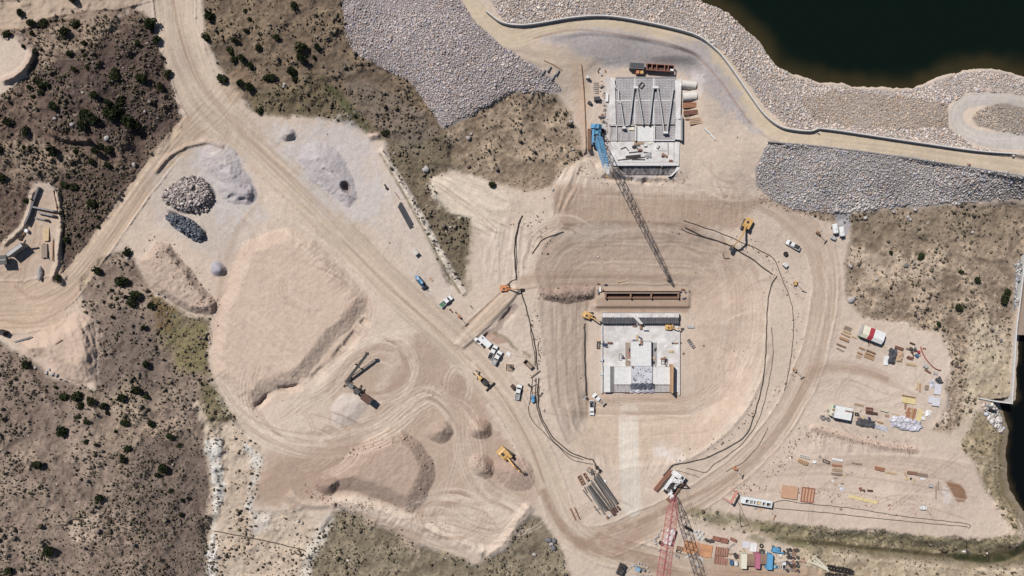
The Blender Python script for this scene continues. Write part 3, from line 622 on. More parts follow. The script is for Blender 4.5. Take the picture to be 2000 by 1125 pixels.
stroke([(1135,1062),(1180,1076),(1250,1090),(1300,1112),(1340,1140)], 13, DB, .7, 8, ns=.6); stroke([(1165,1050),(1210,1058),(1255,1038),(1275,1015)], 12, (176,148,126), .6, 9, ns=.8); stroke([(1220,1060),(1250,1085),(1290,1125)], 10, DB, .6, 7, ns=.6)
stroke([(505,965),(560,935),(620,900),(690,862)], 22, (178,152,131), .6, 14, ns=.4); stroke([(880,760),(905,830),(935,900),(975,965)], 16, (180,154,133), .5, 12, ns=.5); stroke([(1320,985),(1410,942),(1480,888),(1540,812),(1572,744)], 4, DB, .55, 3, ns=.4); stroke([(1575,742),(1612,720),(1680,721),(1730,740)], 6, DB, .5, 5, ns=.6)
# ---- level pads under the built works
def pad(pts, z, soft=10):
    w, d = sdf(pts, False, 30)
    a = sst(d, -soft, 0)
    Z[w] = Z[w] * (1 - a) + a * z
pad([(1172,145),(1345,140),(1328,324),(1194,324)], 5.6, 34)
pad([(1212,327),(1322,327),(1314,343),(1224,343)], 3.0, 5)
pad([(1150,600),(1345,600),(1350,808),(1150,808)], -PITD, 6)
pad([(1178,636),(1324,636),(1324,764),(1178,764)], -PITD - .3, 2)
pad([(1165,560),(1345,560),(1345,598),(1165,598)], -PITD + 1.2, 5)
blot([(1178,150),(1192,150),(1194,330),(1180,330)], (206,196,190), 3, .8, .6)
blot([(1330,150),(1372,150),(1378,190),(1335,200)], (216,206,198), 5, .6, .6)
blot([(1195,325),(1330,322),(1320,345),(1210,350)], (190,180,174), 5, .8, .6)
# fine grain everywhere
grain = .55 * N3 + .45 * N8
C *= np.array([.975, 1.0, 1.035], np.float32)
hs_ = CLS == CN.index('hillside')
C[hs_] *= np.array([.99, 1.03, 1.05], np.float32)
C[hs_ & (PX > 1450)] *= np.array([1.07, 1.05, 1.03], np.float32)
shade(ALL, 1 + .085 * grain + .03 * vn(PX / 5.1, PY / 5.1, 91))
RG = 1 - 2 * np.abs(fbm(PX, PY, 16, 130, 3))
RG2 = 1 - 2 * np.abs(fbm(WX, WY, 34, 140, 4))
CALM = np.ones(SH, np.float32)
for q_ in ([(1172,145),(1345,140),(1350,330),(1180,335)], [(1150,560),(1345,560),(1350,808),(1150,808)]):
    w, d = sdf(q_, False, 20); CALM[w] = np.minimum(CALM[w], 1 - sst(d, -6, 0) * .85)
CALM[np.isin(CLS, [CN.index('dirt_road'), CN.index('gravel_slope')])] *= .45
shade(ALL, 1 + CALM * (.04 * (RG - .3) + .05 * (RG2 - .3) * (RG2 > .2)))
shade(ALL, np.where(CLS == CN.index('hillside'), 1 + .09 * N3 + .08 * vn(PX / 4.3, PY / 4.3, 92), 1 + .025 * N3))
Z += CALM * (.07 * N8 + .05 * N3 + .05 * RG + .08 * RG2 * (RG2 > .2))
FLAT = (C.mean(-1))
def zat(px, py):
    j = int(np.clip(np.searchsorted(ax, px) - 1, 0, len(ax) - 2)); i = int(np.clip(np.searchsorted(ay, py) - 1, 0, len(ay) - 2))
    fx = (px - ax[j]) / (ax[j + 1] - ax[j]); fy = (py - ay[i]) / (ay[i + 1] - ay[i])
    return float((Z[i, j] * (1 - fx) + Z[i, j + 1] * fx) * (1 - fy) + (Z[i + 1, j] * (1 - fx) + Z[i + 1, j + 1] * fx) * fy)
def U(px, py, z):                                      # photo pixel at height z -> world x, y
    s = MPP * (CAMH - z) / CAMH
    return ((px - CX) * s, (CY - py) * s)
def G(px, py, h=0.0):                                  # point h metres above the ground seen at that pixel
    z = zat(px, py) + h
    x, y = U(px, py, z)
    return Vector((x, y, z))
def Gv(px, py):
    px, py = np.asarray(px, float), np.asarray(py, float)
    j = np.clip(np.searchsorted(ax, px) - 1, 0, len(ax) - 2); i = np.clip(np.searchsorted(ay, py) - 1, 0, len(ay) - 2)
    fx = (px - ax[j]) / (ax[j + 1] - ax[j]); fy = (py - ay[i]) / (ay[i + 1] - ay[i])
    z = (Z[i, j] * (1 - fx) + Z[i, j + 1] * fx) * (1 - fy) + (Z[i + 1, j] * (1 - fx) + Z[i + 1, j + 1] * fx) * fy
    s = MPP * (CAMH - z) / CAMH
    return np.stack([(px - CX) * s, (CY - py) * s, z], -1)
# ---- split the sheet into its named pieces
sc_ = MPP * (CAMH - Z) / CAMH
VX, VY = (PX - CX) * sc_, (CY - PY) * sc_
V = np.stack([VX, VY, Z], -1).reshape(-1, 3)
H_, W_ = SH
idx = np.arange(H_ * W_, dtype=np.int32).reshape(SH)
Fq = np.stack([idx[1:, :-1], idx[1:, 1:], idx[:-1, 1:], idx[:-1, :-1]], -1).reshape(-1, 4)
fc = CLS[:-1, :-1].ravel()
colv = (np.clip(C, 0, 1.2) * K).reshape(-1, 3)
GROUND = attr_mat('dry_soil', bump=.35, fine=.10, scale=2.2)
info = {k: (n, l) for k, n, l in PILES}
SUBC = {'stone_bed': None}
for k in np.unique(fc):
    f = Fq[fc == k]
    u, inv = np.unique(f, return_inverse=True)
    nm = CN[k].split('#')[0]
    o = np_mesh(nm, V[u], inv.reshape(-1, 4), GROUND, colv[u], smooth=True)
    if k in info and nm != 'stone_bed': tag(o, info[k][1], {'soil_stockpile': 'stockpile', 'soil_heap': 'soil heap', 'sand_pile': 'sand pile', 'gravel_pile': 'gravel pile'}[nm])
    elif nm == 'stone_bed': o.name = 'ground'; tag(o, kind='structure')
    else: tag(o, kind='structure')
# ---- water sheets
def water(name, pts, z, deep, shallow, dist, reach, step=6):
    x0, y0 = np.maximum(np.min(pts, 0), (-200, -2600)); x1, y1 = np.minimum(np.max(pts, 0), (6000, 1500))
    gx = np.unique(np.concatenate([np.linspace(x0, max(x0, 1100), 8), np.arange(max(x0, 1100), min(x1, 2200), step), np.linspace(min(x1, 2200), x1, 14)])); gy = np.unique(np.concatenate([np.linspace(y0, max(y0, -200), 14), np.arange(max(y0, -200), min(y1, 1320), step), np.linspace(min(y1, 1320), y1, 6)]))
    QX, QY = np.meshgrid(gx, gy)
    ii = np.clip(np.searchsorted(ay, QY), 0, len(ay) - 1); jj = np.clip(np.searchsorted(ax, QX), 0, len(ax) - 1)
    dd = dist[ii, jj]; keepv = dd > -14
    keepv &= Z[ii, jj] < z + 1.2
    a = sst(dd + 7 * vn(QX / 25, QY / 25, 95), 0, reach)[..., None]
    col = L3(shallow) * (1 - a) + L3(deep) * a
    s = MPP * (CAMH - z) / CAMH
    P = np.stack([(QX - CX) * s, (CY - QY) * s, np.full(QX.shape, z)], -1).reshape(-1, 3)
    ix = np.arange(P.shape[0]).reshape(QX.shape)
    q = np.stack([ix[1:, :-1], ix[1:, 1:], ix[:-1, 1:], ix[:-1, :-1]], -1).reshape(-1, 4)
    q = q[keepv.ravel()[q].any(1)]
    u, inv = np.unique(q, return_inverse=True)
    m = attr_mat(name, rough=.10, fine=.05, bump=.03, scale=.5, spec=.18)
    return tag(np_mesh(name, P[u], inv.reshape(-1, 4), m, col.reshape(-1, 3)[u] * K, smooth=True), kind='structure')
water('water', LAKE, 5.9, (14, 25, 18), (60, 53, 33), lake_d, 46)
water('water', TAIL, -6.6, (14, 16, 16), (64, 54, 36), tail_d, 16)
# ------------------------------------------------------------------ shrubs, stones, riprap (too many to count) and single trees and boulders
def ico(sub=0):
    import bmesh
    bm = bmesh.new(); bmesh.ops.create_icosphere(bm, subdivisions=sub + 1, radius=1)
    v = np.array([x.co[:] for x in bm.verts]); f = np.array([[x.index for x in y.verts] for y in bm.faces]); bm.free()
    return v, f
IV0, IF0 = ico(0); IV1, IF1 = ico(1)
def scatter(name, P, rad, col, base, faces, squash=(.55, .8), jit=.28, sink=.25, rough=.95, label=None, colvar=.16, spiky=0):
    n = len(P); k = len(base)
    a = rng.uniform(0, 2 * np.pi, n); ca, sa = np.cos(a), np.sin(a)
    sx = rad * rng.uniform(.75, 1.3, n); sy = rad * rng.uniform(.65, 1.1, n); sz = rad * rng.uniform(*squash, n)
    B = base[None] * (1 + rng.uniform(-jit, jit, (n, k, 1)))
    x, y, z = B[..., 0] * sx[:, None], B[..., 1] * sy[:, None], B[..., 2] * sz[:, None]
    tx = rng.normal(0, .25, n)[:, None]
    z = z + x * tx
    V = np.stack([x * ca[:, None] - y * sa[:, None] + P[:, None, 0], x * sa[:, None] + y * ca[:, None] + P[:, None, 1], z + P[:, None, 2] + (sz * (1 - 2 * sink))[:, None]], -1).reshape(-1, 3)
    F = (faces[None] + (np.arange(n) * k)[:, None, None]).reshape(-1, 3)
    cc = lin(col) * K if isinstance(col, tuple) else col
    cc = np.broadcast_to(cc, (n, 3)) * (1 + rng.normal(0, colvar, (n, 1)))
    cc = np.repeat(np.clip(cc, .01, .9), k, 0)
    m = attr_mat(name, rough=rough, fine=.12, bump=0, scale=4)
    return tag(np_mesh(name, V, F, m, cc), kind='stuff')
def pick(cols, n, pr=None): return (np.array([lin(c) for c in cols]) * K)[rng.choice(len(cols), n, p=pr)]
# shrubs
nC = 285000
cx, cy = rng.uniform(-190, 2190, nC), rng.uniform(-180, 1310, nC)
jj = np.clip(np.searchsorted(ax, cx), 0, W_ - 1); ii = np.clip(np.searchsorted(ay, cy), 0, H_ - 1)
dn = SCR[ii, jj]
keep = (rng.uniform(0, 1, nC) < dn * .66) & np.isin(CLS[ii, jj], [CN.index('hillside')])
cx, cy = cx[keep], cy[keep]; n = len(cx)
rad = np.clip(rng.lognormal(math.log(.27), .46, n), .12, .95) * np.clip(.8 + .5 * N30[ii, jj][keep], .6, 1.4) * (1 - .12 * DENSE[ii, jj][keep])
cc = pick([(108, 96, 82), (120, 110, 88), (128, 116, 106), (98, 88, 72), (142, 130, 108)], n, [.28, .22, .22, .2, .08])
scatter('sagebrush', Gv(cx, cy), rad, cc, IV0, IF0, (.7, 1.15), .42, .12)
# loose stones on open ground and in the scrub
nC = 9000
cx, cy = rng.uniform(-40, 2040, nC), rng.uniform(-40, 1165, nC)
jj = np.clip(np.searchsorted(ax, cx), 0, W_ - 1); ii = np.clip(np.searchsorted(ay, cy), 0, H_ - 1)
kk = CLS[ii, jj]
pr = np.where(kk == CN.index('hillside'), .22, np.where(kk == 0, .10, 0)) * np.clip(.5 + 1.5 * N30[ii, jj], 0, 1.6)
pr[(cx > 1140) & (cx < 1350) & (cy > 140) & (cy < 345)] = 0; pr[(cx > 1150) & (cx < 1345) & (cy > 560) & (cy < 808)] = 0
keep = rng.uniform(0, 1, nC) < pr
cx, cy = cx[keep], cy[keep]; n = len(cx)
scatter('loose_stones', Gv(cx, cy), np.clip(rng.lognormal(math.log(.22), .4, n), .12, .6), pick([(212, 200, 190), (176, 160, 148), (130, 114, 104)], n), IV0, IF0, (.5, .8), .25, .3)
# rubble bands: (line, half width, count, radius, colour)
bx, by, br, bc = [], [], [], []
for pts, hw, cnt, r, c in [
  ([(1565,845),(1620,848),(1680,862),(1740,868),(1790,880)], 14, 260, .22, (120, 92, 76)), ([(1500,930),(1540,890),(1565,840)], 14, 90, .25, (104, 88, 76)),
  ([(1560,960),(1640,970),(1740,985),(1820,1000)], 16, 220, .22, (150, 108, 88)), ([(1480,950),(1440,955),(1530,945)], 10, 60, .25, (110, 94, 80)),
  ([(1535,520),(1560,600),(1555,680),(1540,750)], 14, 60, .26, (92, 80, 74)), ([(1490,760),(1450,830),(1380,880),(1310,905)], 12, 70, .28, (96, 82, 72)),
  ([(1010,420),(1060,450),(1040,520)], 26, 60, .28, (110, 98, 88)), ([(1040,600),(1050,680),(1055,760)], 12, 60, .26, (104, 92, 80)),
  ([(1440,470),(1490,500),(1530,560)], 16, 50, .26, (112, 98, 88)), ([(700,985),(800,1000),(880,1040)], 14, 60, .25, (160, 132, 114)),
  ([(600,955),(660,985),(740,990)], 12, 110, .34, (168, 140, 122)), ([(822,890),(840,920),(812,990)], 14, 60, .28, (176, 150, 132)),
  ([(660,900),(700,880),(780,850),(820,880)], 12, 80, .32, (176, 148, 128)), ([(300,470),(340,510),(390,570),(410,610)], 22, 150, .32, (168, 138, 120)),
  ([(928,895),(950,915),(955,928)], 9, 40, .28, (172, 146, 128)), ([(1060,575),(1110,580),(1150,570)], 12, 90, .3, (138, 114, 100)),
  ([(1500,790),(1555,720)], 10, 26, .3, (84, 74, 66)), ([(755,300),(850,470),(905,580)], 3, 60, .2, (150, 136, 110)), ([(1480,385),(1560,412),(1620,424)], 10, 90, .3, (150, 130, 112)),
  ([(1405,380),(1460,400),(1500,372)], 12, 40, .3, (196, 172, 152)), ([(1190,340),(1260,350),(1340,345)], 12, 90, .28, (176, 160, 150)), ([(1176,160),(1182,220),(1184,300)], 4, 120, .35, (190, 178, 170)),
  ([(1560,920),(1600,905),(1680,930),(1700,945)], 10, 40, .2, (160, 128, 106)), ([(1150,315),(1130,330),(1190,352)], 10, 40, .3, (176, 152, 134)), ([(1900,800),(1930,830),(1940,860)], 10, 40, .3, (150, 140, 120))]:
    L = smoothline(pts, 6); L = np.array(L); t = rng.uniform(0, len(L) - 1.001, cnt); k = t.astype(int); q = L[k] + (L[k + 1] - L[k]) * (t - k)[:, None]
    q = q + rng.normal(0, hw * .55, (cnt, 2)); bx += list(q[:, 0]); by += list(q[:, 1]); br += list(np.clip(rng.lognormal(math.log(r * .72), .38, cnt), .08, .7)); bc += [(lin(c) * .7 + lin((190, 165, 145)) * .3) * K] * cnt
scatter('rubble', Gv(bx, by), np.array(br), np.array(bc), IV0, IF0, (.5, .9), .3, .25)
# riprap
for (pts, rc, sp, r0, r1), nm in zip(RIP, ('riprap_stones',) * 12):
    p = np.array(pts, float); x0, y0 = np.maximum(p.min(0), (-180, -180)); x1, y1 = np.minimum(p.max(0), (2180, 1305))
    gx, gy = np.meshgrid(np.arange(x0, x1, sp), np.arange(y0, y1, sp * .9))
    gx = gx + rng.uniform(-.5, .5, gx.shape) * sp + (np.arange(gx.shape[0]) % 2)[:, None] * sp * .5; gy = gy + rng.uniform(-.45, .45, gy.shape) * sp
    gx, gy = gx.ravel(), gy.ravel()
    nz = 3.5 * vn(gx / 12, gy / 12, 97)
    k = inside(gx + nz, gy + nz, pts); gx, gy, nz = gx[k], gy[k], nz[k]; n = len(gx)
    lz = Gv(gx, gy)
    big = rng.random(n) < .12
    rr = rng.uniform(r0, r1, n) * np.where(big, 1.45, 1) * (1 + .25 * vn(gx / 40, gy / 40, 98))
    tone = 1 + .12 * vn(gx / 60, gy / 60, 99)[:, None]
    cc = pick([tuple(rc), tuple(int(v * .86) for v in rc), tuple(min(255, int(v * 1.10)) for v in rc), (rc[0], int(rc[1] * .93), int(rc[2] * .88)), (int(rc[0] * .9), int(rc[1] * .93), int(rc[2] * 1.0))], n, [.38, .22, .16, .12, .12]) * tone
    tan_ = inside(gx + nz, gy + nz, [(1560, 195), (1640, 178), (1760, 190), (1855, 205), (1862, 252), (1700, 252), (1590, 236)])
    cc = cc * np.where(tan_[:, None], (.84, .79, .71), (1, 1, 1)); rr = rr * np.where(tan_, .78, 1)
    scatter(nm, lz, rr, cc, IV0, IF0, (.36, .66), .30, .2, colvar=.10)
def rockpile(x, y, rx, ry, an, cnt, r, cols, name, label):
    t = rng.uniform(0, 2 * np.pi, cnt); q = np.sqrt(rng.uniform(0, 1, cnt)) * (1 + .12 * np.sin(3 * t + x)); a = R(an)
    ux, uy = q * rx * np.cos(t), q * ry * np.sin(t)
    gx, gy = x + ux * math.cos(a) - uy * math.sin(a), y + ux * math.sin(a) + uy * math.cos(a)
    P = Gv(gx, gy); P[:, 2] += rng.uniform(0, .4, cnt)
    o = scatter(name, P, np.clip(rng.lognormal(math.log(r), .35, cnt), .25, 1.3), pick(cols, cnt), IV0, IF0, (.55, .95), .32, .2)
    del o['kind']
    tag(o, label, 'rock pile')
rockpile(370, 381, 48, 34, 5, 1500, .36, [(196, 182, 172), (176, 162, 156), (150, 138, 134), (212, 200, 192)], 'rock_pile', 'big pile of pale angular rock beside the grey sand piles')
rockpile(364, 443, 42, 15, 33, 760, .34, [(112, 116, 124), (94, 98, 106), (134, 136, 142)], 'rock_pile', 'long pile of dark blue grey rock below the pale rock pile')
# ---- landmarks give every tree and boulder a description of its own
ORD = 'first second third fourth fifth sixth seventh eighth ninth tenth eleventh twelfth thirteenth fourteenth fifteenth sixteenth seventeenth eighteenth nineteenth twentieth'.split()
LMK = [('the road fork', 400, 240), ('the shady clump on the dark knoll', 225, 225), ('the hairpin road', 70, 600), ('the walled quarry pit', 85, 430), ('the pale soil heap', 130, 680), ('the olive meadow', 370, 680),
 ('the shadowed gully', 130, 275), ('the top of the wide haul road', 345, 60), ('the cut bank at the road end', 20, 150), ('the upper cart track', 110, 60), ('the big riprap slope', 680, 100), ('the gravel laydown corner', 560, 235),
 ('the grassy ditch', 700, 230), ('the brown spoil bank', 300, 530), ('the scraped bare patch', 310, 840), ('the white salt crust', 420, 930), ('the shrubby ridge line', 190, 785), ('the round bare clearing', 60, 885), ('the lower bare clearing', 160, 1035),
 ('the reservoir road', 1750, 290), ('the concrete channel wall', 1980, 640), ('the timber yard', 1720, 690), ('the blue crane platform', 1150, 300), ('the stony wash', 480, 130), ('the pale sand bank', 940, 370), ('the lower branch road', 260, 400),
 ('the red crane', 1310, 950), ('the pit access ramp', 950, 620), ('the haul road bend', 1640, 560), ('the dam crest', 1000, 80), ('the parked tankers', 1640, 450), ('the bottom scrub', 1080, 1060), ('the conveyor', 700, 760)]
_used = {}
def lm_label(px, py, fmt, key):
    d = sorted(((math.hypot(px - x, py - y), n) for n, x, y in LMK))[0][1]
    k = _used.setdefault((key, d), 0); _used[(key, d)] += 1
    return fmt.format(o=ORD[k], p=d)
def sort_lm(items): return sorted(items, key=lambda t: min(math.hypot(t[0] - x, t[1] - y) for _, x, y in LMK))
# ---- junipers
def crown_mesh(seed):
    r = np.random.default_rng(seed); n = 460
    lob = r.normal(0, .24, (7, 3)) * (1, 1, .7) + (0, 0, .12); lr = r.uniform(.5, .74, 7)
    k = r.integers(0, 7, n); d = r.normal(0, 1, (n, 3)); d /= np.linalg.norm(d, axis=1)[:, None]; d[:, 2] = np.abs(d[:, 2]) * .9 - .15
    c = lob[k] + d * (lr[k] * r.uniform(.62, 1.05, n))[:, None]
    c[:, 2] = np.maximum(c[:, 2] * .9 + .55, .06)
    V, F, Cc = [], [], []
    for i in range(n):
        u = r.normal(0, 1, 3); u /= np.linalg.norm(u); v = np.cross(u, d[i] + r.normal(0, .5, 3)); v /= np.linalg.norm(v) + 1e-9
        s = r.uniform(.09, .19); b = len(V)
        V += [c[i] - u * s - v * s * .6, c[i] + u * s - v * s * .5, c[i] + u * s * .8 + v * s, c[i] - u * s * .7 + v * s * .8]
        F.append((b, b + 1, b + 2, b + 3)); Cc += [r.choice([.75, 1.0, 1.0, 1.3])] * 4
    Cc = np.array(Cc)[:, None] * lin(r.choice([(54, 60, 36), (48, 54, 34), (62, 66, 40)])) * K
    return np.array(V), np.array(F), Cc
LEAF = attr_mat('juniper_leaf', rough=.8, fine=.15, bump=0, scale=6)
def trunk_np(seed):
    r = np.random.default_rng(seed); V, F = [], []
    def limb(p, q, a, b):
        p, q = np.array(p), np.array(q); ax_ = q - p; ax_ = ax_ / np.linalg.norm(ax_); u = np.cross(ax_, (.3, 1, .1)); u /= np.linalg.norm(u); v = np.cross(ax_, u); o = len(V)
        for e, rr in ((p, a), (q, b)):
            for i in range(6):
                t = i * math.pi / 3; V.append(e + rr * (math.cos(t) * u + math.sin(t) * v))
        for i in range(6): F.append((o + i, o + (i + 1) % 6, o + 6 + (i + 1) % 6, o + 6 + i))
    limb((0, 0, -.15), (.03, .02, .7), .11, .07)
    for i in range(4):
        t = i * 1.6 + r.uniform(0, .6); limb((.02, .01, .35 + .08 * i), (.5 * math.cos(t), .5 * math.sin(t), .8 + .2 * r.random()), .05, .018)
    return np.array(V), np.array(F)
TREES = [(42,27,8),(63,46,9),(84,47,8),(18,68,8),(64,67,5),(129,64,11),(152,49,8),(145,2,9),(167,86,6),(69,102,6),(48,92,5),(296,50,13),(308,80,10),(269,86,6),(137,106,7),(168,109,5),(145,135,6),(172,131,5),(194,128,5),(228,145,11),
(280,156,12),(331,145,8),(315,169,8),(60,172,6),(83,168,10),(95,167,7),(83,183,6),(66,190,5),(188,187,8),(213,202,8),(235,204,9),(107,210,11),(170,228,14),(188,238,12),(218,226,15),(234,220,11),(256,238,14),(270,246,11),(162,246,9),
(18,240,8),(53,257,9),(2,292,10),(50,289,6),(62,290,6),(110,298,12),(149,297,6),(188,297,9),(217,293,9),(200,287,7),(182,317,7),(213,325,8),(8,348,9),(128,363,8),(150,366,9),(134,345,5),
(414,36,12),(405,77,9),(460,80,8),(480,22,5),(489,38,5),(483,62,6),(452,103,8),(475,117,9),(460,118,7),(490,129,8),(437,157,11),(472,166,10),(490,172,11),(543,76,7),(575,13,8),(507,95,8),(592,95,10),(621,95,8),(588,115,10),
(572,143,11),(578,157,7),(523,155,8),(533,151,7),(510,217,7),(615,115,5),(752,260,7),(962,362,8),(53,393,7),(183,400,11),(133,469,8),(195,425,5),(193,443,5),(195,530,10),(252,495,10),(242,550,14),(267,577,11),(260,592,11),
(297,598,9),(230,583,4),(220,567,4),(222,620,5),(282,640,6),(289,712,9),(53,713,9),(117,544,8),(120,418,4),(272,762,11),(128,776,10),(155,775,13),(180,782,9),(160,791,7),(207,793,9),(241,778,11),(288,776,6),(211,806,5),
(154,815,5),(170,824,6),(246,827,9),(298,827,8),(333,853,8),(125,845,12),(170,863,6),(190,869,5),(252,876,8),(244,898,9),(78,908,10),(323,914,13),(308,927,6),(198,972,9),(356,1005,6),(99,1074,12),(22,1114,9),(227,843,4),
(350,870,5),(335,957,5),(368,972,4),(358,977,5),(111,757,4),(1739,493,5),(1798,502,8),(1907,546,7),(1875,531,5),(1967,570,7),(1960,587,10),(1873,603,7),(1833,633,6)]
_cr, _tk = [], []
for s in range(5):
    v, f, c = crown_mesh(s); o = np_mesh('crown', v, f, LEAF, c); _cr.append(o.data); bpy.data.objects.remove(o)
    v, f = trunk_np(s); o = np_mesh('trunk', v, f, M('bark')); _tk.append(o.data); bpy.data.objects.remove(o)
for i, (px, py, r) in enumerate(sort_lm(TREES)):
    rm = r * MPP * .92
    q = G(px - r * .1, py - r * .1)
    t = bpy.data.objects.new('juniper_tree', None); COL.objects.link(t)
    t.location = q; t.rotation_euler = (0, 0, rng.uniform(0, 6.28)); t.scale = (rm * rng.uniform(.9, 1.15), rm * rng.uniform(.9, 1.15), rm * rng.uniform(.8, 1.1))
    sz = 'large' if r >= 11 else 'small' if r <= 6 else 'mid sized'
    tag(t, lm_label(px, py, sz + ' dark juniper, {o} juniper out from {p}', 'j'), 'tree', 'junipers on the hillsides')
    for me, nm in ((_cr[i % 5], 'crown'), (_tk[i % 5], 'trunk')):
        o = bpy.data.objects.new(nm, me); COL.objects.link(o); o.parent = t
# ---- boulders: (x, y, radius px, tone)
BLD = [(70,718,5,2),(92,728,6,0),(97,722,4,2),(103,731,6,2),(112,733,5,0),(162,181,4,2),(142,244,6,2),(210,270,7,2),(107,232,5,0),(283,218,4,0),(262,322,5,2),(556,165,5,2),(554,170,4,2),(832,330,8,2),(834,402,3,2),(880,444,4,2),(915,270,6,0),(921,262,4,2),
 (1661,520,6,0),(1661,585,10,2),(1770,518,5,1),(1786,515,4,1),(1711,545,4,2),(1787,410,5,2),(1773,424,5,2),(1777,429,5,2),(1898,454,5,2),(1690,426,5,2),(1634,410,6,2),(1745,414,5,0),(1812,436,3,2),(1690,428,4,1),(1071,1054,8,1),(1082,1056,8,1),(1077,1062,6,0),(1081,1070,8,1),(1043,1082,6,2),
 (1116,238,5,0),(1119,292,5,0),(1113,238,4,2),(1080,370,4,2),(1955,665,5,1),(1735,234,4,2),(1736,152,5,1),(1893,97,3,1),(1535,143,5,2),(250,505,5,2),(244,495,4,2),(308,573,4,2),(320,578,4,2),(410,670,4,2),(340,618,4,1),(770,300,3,2),(590,1022,4,2),(583,1018,4,2)]
def rock_obj(name, px, py, r, key, sub=1, squash=.75, seed=None):
    rr = np.random.default_rng(seed if seed is not None else int(px * 7 + py))
    v = IV1 * (1 + rr.uniform(-.30, .30, (len(IV1), 1))) ; pl = rr.normal(0, 1, (5, 3)); pl /= np.linalg.norm(pl, axis=1)[:, None]
    for q in pl:
        dd = v @ q; m = dd > .72; v[m] -= (dd[m] - .72)[:, None] * q
    v = v * r * MPP * np.array([rr.uniform(.9, 1.2), rr.uniform(.8, 1.05), squash])
    o = np_mesh(name, v, IF1, M(key)); g = G(px, py); o.location = (g.x, g.y, g.z + r * MPP * squash * .45); o.rotation_euler = (0, 0, rr.uniform(0, 6))
    return o
for px, py, r, t in sort_lm(BLD):
    o = rock_obj('boulder', px, py, r * .78, ('rock', 'rockd', 'rockw')[t])
    tag(o, lm_label(px, py, ('grey', 'dark grey', 'pale')[t] + ' boulder, {o} boulder out from {p}', 'b'), 'boulder', 'boulders lying on the slopes')
